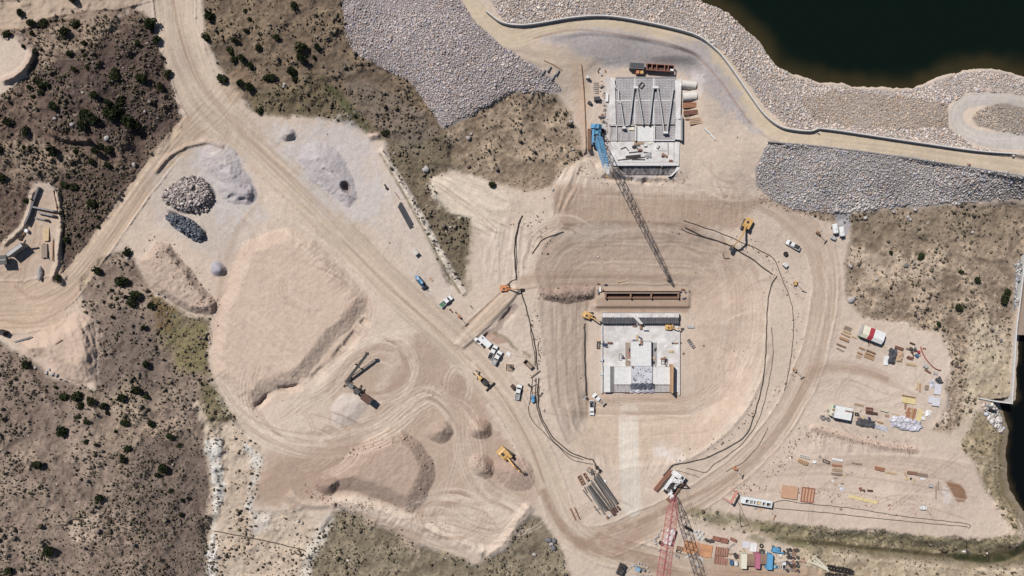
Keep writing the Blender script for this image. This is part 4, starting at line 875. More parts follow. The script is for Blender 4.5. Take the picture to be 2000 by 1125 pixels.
# ------------------------------------------------------------------ mesh kit
class MB:
    def __init__(s): s.v, s.f, s.m, s.keys = [], [], [], []
    def k(s, key):
        if key not in s.keys: s.keys.append(key)
        return s.keys.index(key)
    def add(s, V, F, key):
        o = len(s.v); s.v += [tuple(p) for p in V]; k = s.k(key)
        for f in F: s.f.append(tuple(o + i for i in f)); s.m.append(k)
        return s
    def prism(s, pts, z0, z1, key, top=None):
        a = sum(p[0] * q[1] - q[0] * p[1] for p, q in zip(pts, list(pts[1:]) + [pts[0]]))
        if a < 0: pts = pts[::-1]
        n = len(pts); V = [(x, y, z0) for x, y in pts] + [(x, y, z1) for x, y in pts]
        s.add(V, [tuple(range(n - 1, -1, -1))] + [(i, (i + 1) % n, n + (i + 1) % n, n + i) for i in range(n)], key)
        o = len(s.v) - n; s.f.append(tuple(range(o, o + n))); s.m.append(s.k(top or key))
        return s
    def box(s, x, y, z, sx, sy, sz, key, rz=0.0, tx=1.0, ty=1.0, top=None):        # z is the underside
        c, d = math.cos(rz), math.sin(rz); V = []
        for zz, a, b in ((z, 1, 1), (z + sz, tx, ty)):
            for i, j in ((-1, -1), (1, -1), (1, 1), (-1, 1)):
                u, w = i * sx * a / 2, j * sy * b / 2; V.append((x + u * c - w * d, y + u * d + w * c, zz))
        s.add(V, [(3, 2, 1, 0), (0, 1, 5, 4), (1, 2, 6, 5), (2, 3, 7, 6), (3, 0, 4, 7)], key)
        o = len(s.v) - 8; s.f.append((o + 4, o + 5, o + 6, o + 7)); s.m.append(s.k(top or key))
        return s
    def beam(s, p, q, w, h, key, w2=None, h2=None):
        p, q = Vector(p), Vector(q); a = (q - p)
        if a.length < 1e-6: return s
        a.normalize(); u = a.cross(Vector((0, 0, 1)))
        if u.length < 1e-3: u = Vector((1, 0, 0))
        u.normalize(); v = u.cross(a); V = []
        for e, ww, hh in ((p, w, h), (q, w2 or w, h2 or h)):
            for i, j in ((-1, -1), (1, -1), (1, 1), (-1, 1)): V.append(e + u * (i * ww / 2) + v * (j * hh / 2))
        return s.add(V, [(0, 1, 2, 3), (7, 6, 5, 4), (0, 4, 5, 1), (1, 5, 6, 2), (2, 6, 7, 3), (3, 7, 4, 0)], key)
    def cyl(s, p, q, r, key, n=10, r2=None):
        p, q = Vector(p), Vector(q); a = (q - p).normalized(); u = a.cross(Vector((0, 0, 1)))
        if u.length < 1e-3: u = Vector((1, 0, 0))
        u.normalize(); v = u.cross(a); r2 = r if r2 is None else r2; V = []
        for e, rr in ((p, r), (q, r2)):
            for i in range(n): t = 2 * math.pi * i / n; V.append(e + rr * (math.cos(t) * u + math.sin(t) * v))
        return s.add(V, [tuple(range(n)), tuple(range(2 * n - 1, n - 1, -1))] + [(i, n + i, n + (i + 1) % n, (i + 1) % n) for i in range(n)], key)
    def ring(s, x, y, z, r, r2, h, key, n=16):
        V = []
        for i in range(n):
            t = 2 * math.pi * i / n; c, d = math.cos(t), math.sin(t)
            V += [(x + r * c, y + r * d, z), (x + r * c, y + r * d, z + h), (x + r2 * c, y + r2 * d, z + h), (x + r2 * c, y + r2 * d, z)]
        F = []
        for i in range(n):
            a, b = 4 * i, 4 * ((i + 1) % n)
            for k in range(4): F.append((a + k, b + k, b + (k + 1) % 4, a + (k + 1) % 4))
        return s.add(V, F, key)
    def tube(s, pts, r, key, n=6):
        pts = [Vector(p) for p in pts]; V, F = [], []
        for i, p in enumerate(pts):
            a = (pts[min(i + 1, len(pts) - 1)] - pts[max(i - 1, 0)]).normalized(); u = a.cross(Vector((0, 0, 1)))
            if u.length < 1e-3: u = Vector((1, 0, 0))
            u.normalize(); v = u.cross(a)
            for k in range(n): t = 2 * math.pi * k / n; V.append(p + r * (math.cos(t) * u + math.sin(t) * v))
        for i in range(len(pts) - 1):
            for k in range(n): F.append((i * n + k, i * n + (k + 1) % n, (i + 1) * n + (k + 1) % n, (i + 1) * n + k))
        F += [tuple(range(n - 1, -1, -1)), tuple(range((len(pts) - 1) * n, len(pts) * n))]
        return s.add(V, F, key)
    def lattice(s, p, q, w0, w1, n, r, key, key2=None, n2=0, brace=True, taper=1.0):               # four chords, zigzag lacing
        p, q = Vector(p), Vector(q); a = (q - p).normalized(); u = a.cross(Vector((0, 0, 1))); u.normalize(); v = u.cross(a)
        P = []
        for i in range(n + 1):
            t = i / n; w = w0 + (w1 - w0) * min(1, t / .14) if t < .86 else w1 + (w0 * .7 - w1) * (t - .86) / .14
            w *= 1 - (1 - taper) * max(0, t - .14); c = p + (q - p) * t; P.append([c + (u * x + v * y) * w / 2 for x, y in ((-1, -1), (1, -1), (1, 1), (-1, 1))])
        for i in range(n):
            kk = key2 if key2 and i >= n - n2 else key
            for k in range(4):
                s.beam(P[i][k], P[i + 1][k], r, r, kk)
                if brace:
                    j = (k + 1) % 4
                    s.beam(P[i][k] if i % 2 else P[i][j], P[i + 1][j] if i % 2 else P[i + 1][k], r * .55, r * .55, kk)
                    if i % 2 == 0: s.beam(P[i][k], P[i][j], r * .5, r * .5, kk)
        return s
    def wheel(s, x, y, r, w, key='tyre', rim=None):
        s.cyl((x, y - w / 2, r), (x, y + w / 2, r), r, key, 12)
        if rim: s.cyl((x, y - w / 2 - .02, r), (x, y + w / 2 + .02, r), r * .55, rim, 10)
        return s
    def build(s, name, parent=None, loc=None, rz=0.0):
        me = bpy.data.meshes.new(name); me.from_pydata(s.v, [], s.f); me.update()
        for key in s.keys: me.materials.append(M(key))
        me.polygons.foreach_set('material_index', np.array(s.m, np.int32)); me.validate()
        o = bpy.data.objects.new(name, me); COL.objects.link(o)
        if parent: o.parent = parent
        if loc is not None: o.location = loc; o.rotation_euler = (0, 0, rz)
        return o
def thing(name, label, cat, loc, rz=0.0, group=None):
    o = bpy.data.objects.new(name, None); COL.objects.link(o); o.location = loc; o.rotation_euler = (0, 0, rz); o.empty_display_size = .5
    return tag(o, label, cat, group)
def rz_of(deg): return -R(deg)                         # angles are read clockwise from the photo's right
def dirdeg(x0, y0, x1, y1): return math.degrees(math.atan2(y1 - y0, x1 - x0))
def px2m(px, z): return px * MPP * (CAMH - z) / CAMH
def base(px, py, h=0.0):                               # ground point under something whose top, h metres up, is seen at this pixel
    g = G(px, py); x, y = U(px, py, g.z + h)
    for _ in range(2):
        s = MPP * (CAMH - g.z) / CAMH; g = G(x / s + CX, CY - y / s)
    return Vector((x, y, g.z))
def stadium(L, h, n=5):
    r = h / 2; P = []
    for i in range(n + 1): t = -math.pi / 2 + math.pi * i / n; P.append((L / 2 - r + r * math.cos(t), r + r * math.sin(t)))
    for i in range(n + 1): t = math.pi / 2 + math.pi * i / n; P.append((-L / 2 + r + r * math.cos(t), r + r * math.sin(t)))
    return P
def side_prism(mb, prof, y0, y1, key):                 # profile in x, z drawn out along y
    n = len(prof); V = [(x, y0, z) for x, z in prof] + [(x, y1, z) for x, z in prof]
    mb.add(V, [tuple(range(n)), tuple(range(2 * n - 1, n - 1, -1))] + [(i, n + i, n + (i + 1) % n, (i + 1) % n) for i in range(n)], key)
    return mb
# special surfaces: concrete with a reinforcement grid, streaked concrete
def pattern_mat(key, c1, c2, kind, bw=1.5, bh=1.0, mort=.05, sx=1.0, sy=1.0):
    m = bpy.data.materials.new(key); m.use_nodes = True; n, l = m.node_tree.nodes, m.node_tree.links; p = n['Principled BSDF']
    tc = n.new('ShaderNodeTexCoord'); mp = n.new('ShaderNodeMapping'); l.new(tc.outputs['Object'], mp.inputs[0]); mp.inputs['Scale'].default_value = (sx, sy, 1)
    if kind == 'grid':
        t = n.new('ShaderNodeTexBrick'); t.inputs['Scale'].default_value = 1; t.inputs['Brick Width'].default_value = bw; t.inputs['Row Height'].default_value = bh; t.inputs['Mortar Size'].default_value = mort
        t.inputs['Color1'].default_value = (*alb(c1), 1); t.inputs['Color2'].default_value = (*(alb(c1) * .86), 1); t.inputs['Mortar'].default_value = (*alb(c2), 1); t.inputs['Bias'].default_value = -.2
        out = t.outputs['Color']
    else:
        t = n.new('ShaderNodeTexNoise'); t.inputs['Scale'].default_value = 1; t.inputs['Detail'].default_value = 6; t.inputs['Roughness'].default_value = .65
        r = n.new('ShaderNodeValToRGB'); r.color_ramp.elements[0].position = .35; r.color_ramp.elements[1].position = .62
        r.color_ramp.elements[0].color = (*alb(c2), 1); r.color_ramp.elements[1].color = (*alb(c1), 1); l.new(t.outputs['Fac'], r.inputs[0]); out = r.outputs[0]
    l.new(mp.outputs[0], t.inputs['Vector'])
    nz = n.new('ShaderNodeTexNoise'); nz.inputs['Scale'].default_value = .35; nz.inputs['Detail'].default_value = 6; l.new(tc.outputs['Object'], nz.inputs['Vector'])
    rm = n.new('ShaderNodeMapRange'); rm.inputs['From Min'].default_value = .3; rm.inputs['From Max'].default_value = .7; rm.inputs['To Min'].default_value = .78; rm.inputs['To Max'].default_value = 1.08; l.new(nz.outputs['Fac'], rm.inputs['Value'])
    mx = n.new('ShaderNodeMix'); mx.data_type = 'RGBA'; mx.blend_type = 'MULTIPLY'; mx.inputs['Factor'].default_value = 1; l.new(out, mx.inputs['A']); l.new(rm.outputs[0], mx.inputs['B']); l.new(mx.outputs['Result'], p.inputs['Base Color'])
    p.inputs['Roughness'].default_value = .85; _mats[key] = m; PAL[key] = c1
pattern_mat('concgrid', (192, 186, 185), (140, 134, 134), 'grid', 2.3, .62, .09)
pattern_mat('concstain', (200, 194, 192), (156, 147, 142), 'streak', sx=1.4, sy=.16)
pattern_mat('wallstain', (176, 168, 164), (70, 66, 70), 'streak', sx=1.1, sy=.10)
pattern_mat('concdirty', (240, 235, 230), (216, 207, 199), 'streak', sx=.25, sy=.25)
pattern_mat('concdots', (222, 221, 224), (192, 193, 200), 'grid', 1.4, 1.4, .08)
pattern_mat('rebarmat', (120, 122, 134), (74, 76, 88), 'streak', sx=2.2, sy=.35)
pattern_mat('plastic', (232, 228, 234), (176, 172, 182), 'streak', sx=.5, sy=1.2)
pattern_mat('planks', (214, 160, 106), (150, 104, 70), 'grid', 6.0, .30, .03)
pattern_mat('deckor', (220, 160, 116), (150, 100, 72), 'grid', .95, 9.0, .05)
pattern_mat('deckbr', (176, 128, 106), (96, 66, 56), 'grid', .95, 9.0, .10)
pattern_mat('slats', (178, 150, 130), (120, 98, 84), 'grid', 9.0, .34, .05)
pattern_mat('logs', (122, 118, 112), (86, 82, 78), 'streak', sx=.3, sy=2.0)
# ------------------------------------------------------------------ concrete works
def quad(mb, pts, z0, z1, key, top=None): return mb.prism([U(x, y, z1) for x, y in pts], z0, z1, key, top)
def rect(mb, x0, y0, x1, y1, z0, z1, key, top=None): return quad(mb, [(x0, y0), (x1, y0), (x1, y1), (x0, y1)], z0, z1, key, top)
def wallpx(mb, pts, wpx, z0, z1, key):                 # a wall whose top runs along these pixels
    for (xa, ya), (xb, yb) in zip(pts[:-1], pts[1:]):
        L = math.hypot(xb - xa, yb - ya); nx, ny = -(yb - ya) / L * wpx / 2, (xb - xa) / L * wpx / 2
        quad(mb, [(xa + nx, ya + ny), (xb + nx, yb + ny), (xb - nx, yb - ny), (xa - nx, ya - ny)], z0, z1, key)
    return mb
weir = thing('labyrinth_weir', 'big grey concrete slab with zigzag weir walls beside the blue crane', 'weir', (0, 0, 0))
z = 6.0
def part(name, fn, parent=weir):
    mb = MB(); fn(mb); return mb.build(name, parent)
for x0, y0, x1, y1 in ((1203,152,1239,195),(1241,152,1276,195),(1278,152,1319,195),(1203,197,1239,243),(1241,197,1276,243),(1278,197,1319,243)):
    part('floor_slab', lambda m: rect(m, x0, y0, x1, y1, z - .5, z + .35, 'concd', 'concgrid'))
part('floor_slab', lambda m: (rect(m, 1239, 152, 1241, 243, z - .5, z + .42, 'concw'), rect(m, 1276, 152, 1278, 243, z - .5, z + .42, 'concw'), rect(m, 1203, 195, 1239, 197, z - .5, z + .40, 'concw'), rect(m, 1241, 195, 1276, 197, z - .5, z + .40, 'concw'), rect(m, 1278, 195, 1319, 197, z - .5, z + .40, 'concw'), rect(m, 1203, 150, 1319, 152, z - .5, z + .5, 'concd')))['label'] = 'pale strip joints of the slab'
part('side_wall', lambda m: (quad(m, [(1191,154),(1201,153),(1203,243),(1190,243)], z - .5, z + 1.0, 'concdirty'), quad(m, [(1191,152),(1198,152),(1203,170),(1202,172)], z - .5, z + 1.35, 'concw')))
part('side_wall', lambda m: (quad(m, [(1319,156),(1331,154),(1329,232),(1320,232)], z - .5, z + 1.0, 'concdirty'), quad(m, [(1321,232),(1334,236),(1332,273),(1318,272)], z - .5, z + 1.3, 'conc'), rect(m, 1330, 224, 1333, 274, z - .5, z + 1.8, 'concd')))
for pts in ([(1211,196),(1214,215),(1219,248)], [(1238,171),(1229,244)], [(1244,170),(1249,198),(1256,243)], [(1276,171),(1268,243)], [(1284,170),(1290,205),(1297,257)], [(1315,171),(1303,257)]):
    part('weir_wall', lambda m: wallpx(m, pts, 2.4, z + .36, z + 1.8, 'greyl'))
part('weir_wall', lambda m: (rect(m, 1237.5, 168, 1246, 172.5, z + .36, z + 2.02, 'concw'), rect(m, 1275, 168, 1286, 172.5, z + .36, z + 2.02, 'concw'), rect(m, 1296, 256.5, 1305, 260.5, z + .36, z + 2.02, 'concw'), rect(m, 1216, 247, 1222, 251, z + .36, z + 2.02, 'concw')))['label'] = 'short end caps of the zigzag walls'
part('weir_wall', lambda m: (wallpx(m, [(1204,172),(1208,176),(1209,200)], 1.6, z + .36, z + 1.4, 'conc')))
part('lower_slab', lambda m: rect(m, 1191.5, 246, 1205, 275, z - 1, z + .1, 'concstain')); part('lower_slab', lambda m: rect(m, 1205.6, 246, 1240, 275, z - 1, z + .12, 'concstain'))
part('lower_slab', lambda m: rect(m, 1244, 247, 1276, 276, z - 1, z + .25, 'concw'))['label'] = 'fresh white centre slab'
part('lower_slab', lambda m: rect(m, 1280, 246, 1318, 272, z - 1, z + .12, 'concd', 'concgrid'))
for q_ in ((1240.5, 244.5, 1243, 275, 1.2), (1277, 244.5, 1279.5, 275, 1.0), (1191, 243.6, 1240, 245.4, .9), (1203.5, 245.6, 1205, 275, .7), (1280, 272.5, 1318, 275, .8)): part('divider_wall', lambda m: rect(m, *q_[:4], z - 1, z + q_[4], 'conc'))
part('apron', lambda m: (quad(m, [(1193,276.5),(1318,276),(1328,276),(1326,316.5),(1196,316.5)], z - 2, z + .05, 'concdirty')))
part('apron', lambda m: (rect(m, 1304, 279, 1306, 303, z - 2, z + .12, 'concd'), rect(m, 1316, 277, 1317, 316, z - 2, z + .12, 'concd'), rect(m, 1280, 294, 1303, 295, z - 2, z + .12, 'concd')))['label'] = 'thin grey joints of the apron'
part('edge_beam', lambda m: (rect(m, 1196, 317, 1326, 323.5, z - 2.5, z + .3, 'conc'), rect(m, 1214, 323.5, 1260, 325, z - 2.5, z - .3, 'concd')))
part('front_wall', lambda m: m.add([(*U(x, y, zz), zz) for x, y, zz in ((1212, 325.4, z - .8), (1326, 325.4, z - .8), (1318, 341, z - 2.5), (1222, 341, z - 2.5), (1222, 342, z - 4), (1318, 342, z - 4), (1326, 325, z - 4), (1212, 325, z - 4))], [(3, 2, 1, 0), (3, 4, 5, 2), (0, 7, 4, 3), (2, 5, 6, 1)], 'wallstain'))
part('wing_wall', lambda m: quad(m, [(1322,325.4),(1328,322),(1327,330),(1312,344),(1306,345),(1318,335)], z - 4, z - .4, 'concw'))
# lower works: the stilling basin
z = -PITD
bas = thing('stilling_basin', 'white concrete basin with raised centre block at the bottom of the pit', 'basin', (0, 0, 0))
def bpart(name, fn): return part(name, fn, bas)
bpart('floor_slab', lambda m: rect(m, 1177.6, 633.5, 1325, 716, z - .5, z + .3, 'concd', 'concdirty'))
bpart('back_wall', lambda m: (rect(m, 1177, 612, 1326, 620, z - .5, z + 2.6, 'concdirty'), rect(m, 1177, 610.5, 1326, 612, z - .5, z + 2.2, 'concd')))
bpart('rebar_curtain', lambda m: (rect(m, 1177, 620.4, 1236, 632, z - .3, z + 1.9, 'rebarmat'), rect(m, 1247, 620.4, 1310, 632, z - .3, z + 1.9, 'rebarmat'), rect(m, 1314, 620.4, 1326, 632, z - .3, z + 1.9, 'rebarmat'), [m.beam((*U(1178 + 1.37 * k, 617, z + 2.0), z + 2.5), (*U(1178 + 1.37 * k + rng.uniform(-.6, .6), 632.5 + rng.uniform(-1, .6), z + 2.0), z + 2.0), .10, .08, ('rebar', 'concd', 'steel')[k % 3]) for k in range(108)], [m.beam((*U(1177, 622 + 3 * k, z + 2.2), z + 2.22), (*U(1326, 622 + 3 * k, z + 2.2), z + 2.2), .08, .06, 'steel') for k in range(4)], [m.beam((*U(1196 + 15 * k, 616, z + 3), z + 2.9), (*U(1202 + 15 * k, 622, z + 2.2), z + 2.3), .16, .12, 'greyl') for k in range(9)]))
bpart('access_ramp', lambda m: (quad(m, [(1237,619),(1246,619.5),(1256,633),(1250,633)], z, z + 2.62, 'conc')))
bpart('curb_wall', lambda m: rect(m, 1174.5, 633, 1177, 768, z - .5, z + 1.0, 'conc')); bpart('curb_wall', lambda m: rect(m, 1325.6, 645, 1328, 772, z - .5, z + .9, 'conc'))
bpart('centre_block', lambda m: (rect(m, 1232.6, 668, 1272, 715, z - .2, z + 2.4, 'concw'), rect(m, 1233, 666, 1273, 667.8, z - .2, z + 2.1, 'greyl')))
bpart('centre_slab', lambda m: (rect(m, 1233, 715.6, 1274, 749, z - .2, z + 2.2, 'conc', 'concdots'), [m.box(*U(1236 + 36 * rng.random(), 718 + 28 * rng.random(), z + 2.2), z + 2.2, .18, .38, .3, 'steeld') for k in range(26)]))
bpart('channel', lambda m: (rect(m, 1221.6, 669, 1232, 715, z - .2, z + .34, 'woodg'))); bpart('channel', lambda m: rect(m, 1272.6, 669, 1283, 714, z - .2, z + .34, 'concd'))
bpart('side_slab', lambda m: rect(m, 1200, 717, 1232.6, 751, z - .2, z + 1.4, 'concw')); bpart('side_slab', lambda m: rect(m, 1274.6, 717, 1311, 751, z - .2, z + 1.5, 'concw'))
for q_ in (1200, 1279): bpart('end_sill', lambda m: rect(m, q_, 751.4, q_ + 31.5, 766, z - .2, z + .8, 'conc', 'concstain'))
bpart('pier_wall', lambda m: rect(m, 1179.6, 714.6, 1192, 766, z - .2, z + 1.9, 'concw')); bpart('pier_wall', lambda m: m.add([(*U(x, y, zz), zz) for x, y, zz in ((1192.4, 717, z + 1.6), (1199.6, 717, z + .5), (1199.6, 766, z + .5), (1192.4, 766, z + 1.6), (1192.4, 717, z), (1199.6, 717, z), (1199.6, 766, z), (1192.4, 766, z))], [(3, 2, 1, 0), (2, 6, 5, 1), (0, 1, 5, 4), (3, 7, 6, 2)], 'concd'))
bpart('formwork_wall', lambda m: (quad(m, [(1311.4,713),(1315.6,713),(1315,768),(1312,768)], z - .2, z + 4.7, 'wood'), [m.box(*U(1311, 715 + 3.6 * k, z + 2), z + .1, .25, .16, 4.4, 'woodl') for k in range(15)]))['label'] = 'tall brown timber formwork wall'
bpart('side_slab', lambda m: quad(m, [(1316,716),(1325,716),(1325,766),(1316,766)], z - .2, z + .45, 'conc'))
m_ = MB(); N = 26
gxs = np.linspace(1231, 1279, N); gys = np.linspace(748.6, 760, 9); V_ = []
for i, x in enumerate(gxs):
    for j, y in enumerate(gys):
        zz = z + 2.35 + .28 * float(vn(np.float32(x / 3.1), np.float32(y / 2.6), 77)) - (1.3 * (abs(i - N / 2) / (N / 2)) ** 6) - .1 * j; V_.append((*U(x + .8 * math.sin(y), y + 1.2 * math.sin(x * .7), zz), zz))
m_.add(V_, [(i * 9 + j, i * 9 + j + 1, (i + 1) * 9 + j + 1, (i + 1) * 9 + j) for i in range(N - 1) for j in range(8)], 'rebarmat')
tag(m_.build('tarpaulin'), 'dark crumpled tarpaulin over the end of the concrete centre block', 'tarpaulin')
m_ = MB(); V_ = []
for i, x in enumerate(gxs):
    for j, y in enumerate(np.linspace(760, 767, 6)):
        zz = z + 1.3 + .22 * float(vn(np.float32(x / 2.6), np.float32(y / 2.2), 78)) - .12 * j; V_.append((*U(x - 1, y + .8 * math.sin(x * .5), zz), zz))
m_.add(V_, [(i * 6 + j, i * 6 + j + 1, (i + 1) * 6 + j + 1, (i + 1) * 6 + j) for i in range(N - 1) for j in range(5)], 'plastic')
tag(m_.build('plastic_sheet'), 'crumpled white plastic sheet along the foot of the dark tarpaulin', 'plastic sheet')
# trench box north of the basin
z = -PITD + 1.2
tb = thing('trench_box', 'long rust red steel trench box with cross struts above the basin', 'trench box', (0, 0, 0))
part('side_wall', lambda m: rect(m, 1182, 571, 1327, 573.2, z - .5, z + 2.0, 'woodg'), tb); part('side_wall', lambda m: rect(m, 1182, 580.8, 1327, 583, z - .5, z + .9, 'woodd'), tb)
part('floor', lambda m: rect(m, 1184, 573.6, 1325, 580.4, z - .4, z + .12, 'rustd'), tb)
for x in (1183, 1232, 1272, 1325): part('strut', lambda m: rect(m, x - 1.3, 571, x + 1.3, 583, z + .4, z + 1.7, 'woodd'), tb)
part('cap_rail', lambda m: rect(m, 1180, 568.2, 1330, 569.4, z - .3, z + 1.0, 'rustd'), tb)
# spillway channel at the east edge
sp = thing('spillway_channel', 'concrete spillway wall and slab against the dark tailwater', 'spillway', (0, 0, 0))
part('channel_wall', lambda m: wallpx(m, [(2004,480),(1998,545),(1986,640),(1977,787)], 2.4, -8, 1.0, 'conc'), sp); part('channel_wall', lambda m: wallpx(m, [(1978.6,788.2),(1945,784),(1914,778)], 2.2, -8, .6, 'conc'), sp)
part('apron', lambda m: quad(m, [(2008,500),(2120,500),(2120,658),(1988,654)], -8, -1.6, 'woodg', 'woodg'), sp)
# parapets of the dam road
def strip_wall(name, label, cat, pts, wm, hm, key, z0=None, sm=True):
    p = smoothline(pts, 4) if sm else pts; mb = MB(); V, F = [], []
    P = [G(x, y) if z0 is None else Vector((*U(x, y, z0), z0)) for x, y in p]
    for i, q in enumerate(P):
        a = (P[min(i + 1, len(P) - 1)] - P[max(i - 1, 0)]); a.z = 0; a.normalize(); nn = Vector((-a.y, a.x, 0)) * wm / 2
        V += [q - nn - Vector((0, 0, .4)), q - nn + Vector((0, 0, hm)), q + nn + Vector((0, 0, hm)), q + nn - Vector((0, 0, .4))]
    for i in range(len(P) - 1):
        for k in range(3): F.append((4 * i + k, 4 * i + k + 1, 4 * i + 5 + k, 4 * i + 4 + k))
    F += [(0, 3, 2, 1), (4 * len(P) - 4, 4 * len(P) - 3, 4 * len(P) - 2, 4 * len(P) - 1)]
    mb.add(V, [f[::-1] for f in F], key); return tag(mb.build(name), label, cat)
strip_wall('parapet_wall', 'curved concrete parapet along the dam road above the gravel slope', 'parapet', [(950,24),(975,43),(1000,50),(1030,50),(1065,45),(1120,36),(1180,33),(1250,43),(1350,67),(1393,95),(1422,128),(1465,190),(1492,226),(1520,247),(1545,254),(1580,257),(1597,251)], .4, 1.7, 'conc', 10.5)
strip_wall('parapet_wall', 'straight concrete parapet between reservoir riprap and the dam road', 'parapet', [(1599,252),(1640,257),(1780,278),(1900,295),(1988,302)], .4, 1.7, 'conc', 10.5)
strip_wall('low_kerb', 'low stone kerb along the downstream edge of the dam road', 'kerb', [(1500,277),(1600,286),(1750,305),(1900,328),(2050,352)], .4, .35, 'concs', 10.5)
# ------------------------------------------------------------------ vehicles
def pickup(px, py, deg, label, body='white', bed='dark', load=None, L=5.9, cap=False):
    t = thing('pickup_truck', label, 'pickup truck', base(px, py, 1.3), rz_of(deg), 'pickup trucks around the site')
    b = MB(); side_prism(b, [(-L / 2, .5), (-L / 2, 1.12), (L * .1, 1.12), (L * .30, 1.10), (L / 2 - .12, 1.0), (L / 2, .8), (L / 2, .45), (0, .38)], -.96, .96, body); b.build('body', t)
    MB().box(.48, 0, 1.12, 2.6, 1.78, .70, body, tx=.56, ty=.84).build('cab', t)
    c = MB(); c.add([(1.76, -.82, 1.14), (1.76, .82, 1.14), (1.21, .70, 1.81), (1.21, -.70, 1.81)], [(0, 1, 2, 3)], 'glass'); c.v = [(x + .03, y, zz + .02) for x, y, zz in c.v]; c.build('windscreen', t)
    c = MB(); c.add([(-.80, -.78, 1.16), (-.80, .78, 1.16), (-.28, .68, 1.79), (-.28, -.68, 1.79)], [(3, 2, 1, 0)], 'glass'); c.v = [(x - .03, y, zz) for x, y, zz in c.v]; c.build('rear_window', t)
    d = MB(); x0, x1 = -L / 2 + .08, -.88
    d.box((x0 + x1) / 2, 0, 1.125, x1 - x0, 1.7, .04, bed)
    for yy in (-.88, .88): d.box((x0 + x1) / 2, yy, 1.12, x1 - x0, .12, .34, body if not cap else 'white')
    d.box(x0 + .05, 0, 1.12, .1, 1.64, .34, body); d.build('bed', t)
    if load: MB().box((x0 + x1) / 2 + .1, 0, 1.17, 1.3, 1.2, .35, load).build('load', t)
    for xx in (-L * .32, L * .32):
        for yy in (-.86, .86): MB().wheel(xx, yy, .40, .28, 'tyre', 'steel').build('wheel', t)
    MB().box(L / 2 + .03, 0, .5, .14, 1.86, .24, 'steel').build('bumper', t)
    for yy in (-.72, .72): MB().box(L / 2 - .02, yy, .78, .10, .34, .16, 'greyl').build('headlight', t)
    return t
pickup(870.5, 589, dirdeg(861, 598, 884, 578), 'white pickup with green tailgate parked alone beside the laydown', 'white', 'teal', 'green')
pickup(962, 688, dirdeg(955, 702, 968, 676), 'white pickup with black bed next to the white box trailer', 'white', 'black')
pickup(970, 699, dirdeg(963, 712, 976, 690), 'white pickup with pale bed, lower of the pair by the box trailer', 'white', 'grey', 'greyl')
pickup(1012, 766, dirdeg(1009, 781, 1015, 754), 'white pickup with grey bed left of the blue pump', 'white', 'grey')
pickup(1156, 797, 90, 'white pickup standing squarely on the pit floor below the basin', 'white', 'dark', 'steel')
pickup(1169.5, 780, dirdeg(1180, 793, 1157, 771), 'white pickup parked askew with a dusty brown bed below the basin', 'white', 'woodg')
pickup(1550, 478.5, dirdeg(1562, 485, 1540, 473), 'silver white pickup on the haul road bend east of the pit', 'white', 'steeld', 'dark')
def tanker(px, py, label):
    t = thing('tank_trailer', label, 'tank trailer', base(px, py, 1.6), rz_of(82), 'tank trailers')
    b = MB(); prof = [(-.95, .9), (-.95, 1.7), (-.6, 2.1), (.6, 2.1), (.95, 1.7), (.95, .9)]; n = 6
    V = []
    for x, s in ((-1.9, .72), (-1.6, 1), (1.6, 1), (1.9, .72)): V += [(x, y * s, 1.45 + (zz - 1.45) * s) for y, zz in prof]
    b.add(V, [tuple(range(5, -1, -1)), tuple(range(18, 24))] + [(k * 6 + i, k * 6 + (i + 1) % 6, k * 6 + 6 + (i + 1) % 6, k * 6 + 6 + i) for k in range(3) for i in range(6)], 'white'); b.build('tank', t)
    MB().box(0, 0, .6, 4.2, 1.0, .3, 'steeld').build('chassis', t); MB().cyl((.3, 0, 2.1), (.3, 0, 2.25), .25, 'greyl').build('hatch', t)
    for yy in (-.85, .85): MB().wheel(-.6, yy, .42, .26).build('wheel', t)
    MB().beam((2.0, 0, .6), (3.0, 0, .5), .15, .15, 'steeld').build('drawbar', t)
tanker(1632, 446.5, 'white rounded tank trailer, upper of the two on grey gravel'); tanker(1645, 452, 'white rounded tank trailer, lower of the two on grey gravel')
def container(px, py, deg, L, W, H, key, name, label, cat, roof=None, extras=None, group=None):
    t = thing(name, label, cat, base(px, py, H), rz_of(deg), group)
    b = MB(); b.box(0, 0, .12, L, W, H - .12, key, top=roof or key)
    for k in range(int(L / .45)): 
        for yy in (-W / 2 - .02, W / 2 + .02): b.box(-L / 2 + .3 + .45 * k, yy, .2, .16, .05, H - .35, key)
    b.build('shell', t)
    MB().box(-L / 2 - .03, 0, .2, .06, W * .94, H - .3, key).box(-L / 2 - .08, .25, .3, .05, .06, H - .6, 'steel').box(-L / 2 - .08, -.25, .3, .05, .06, H - .6, 'steel').build('door', t)
    r = MB()
    for yy in (-W / 2 + .05, W / 2 - .05): r.box(0, yy, H, L, .12, .06, key)
    for xx in (-L / 2 + .05, L / 2 - .05): r.box(xx, 0, H, .12, W - .2, .06, key)
    r.build('roof_rail', t)
    if extras: extras(t)
    return t
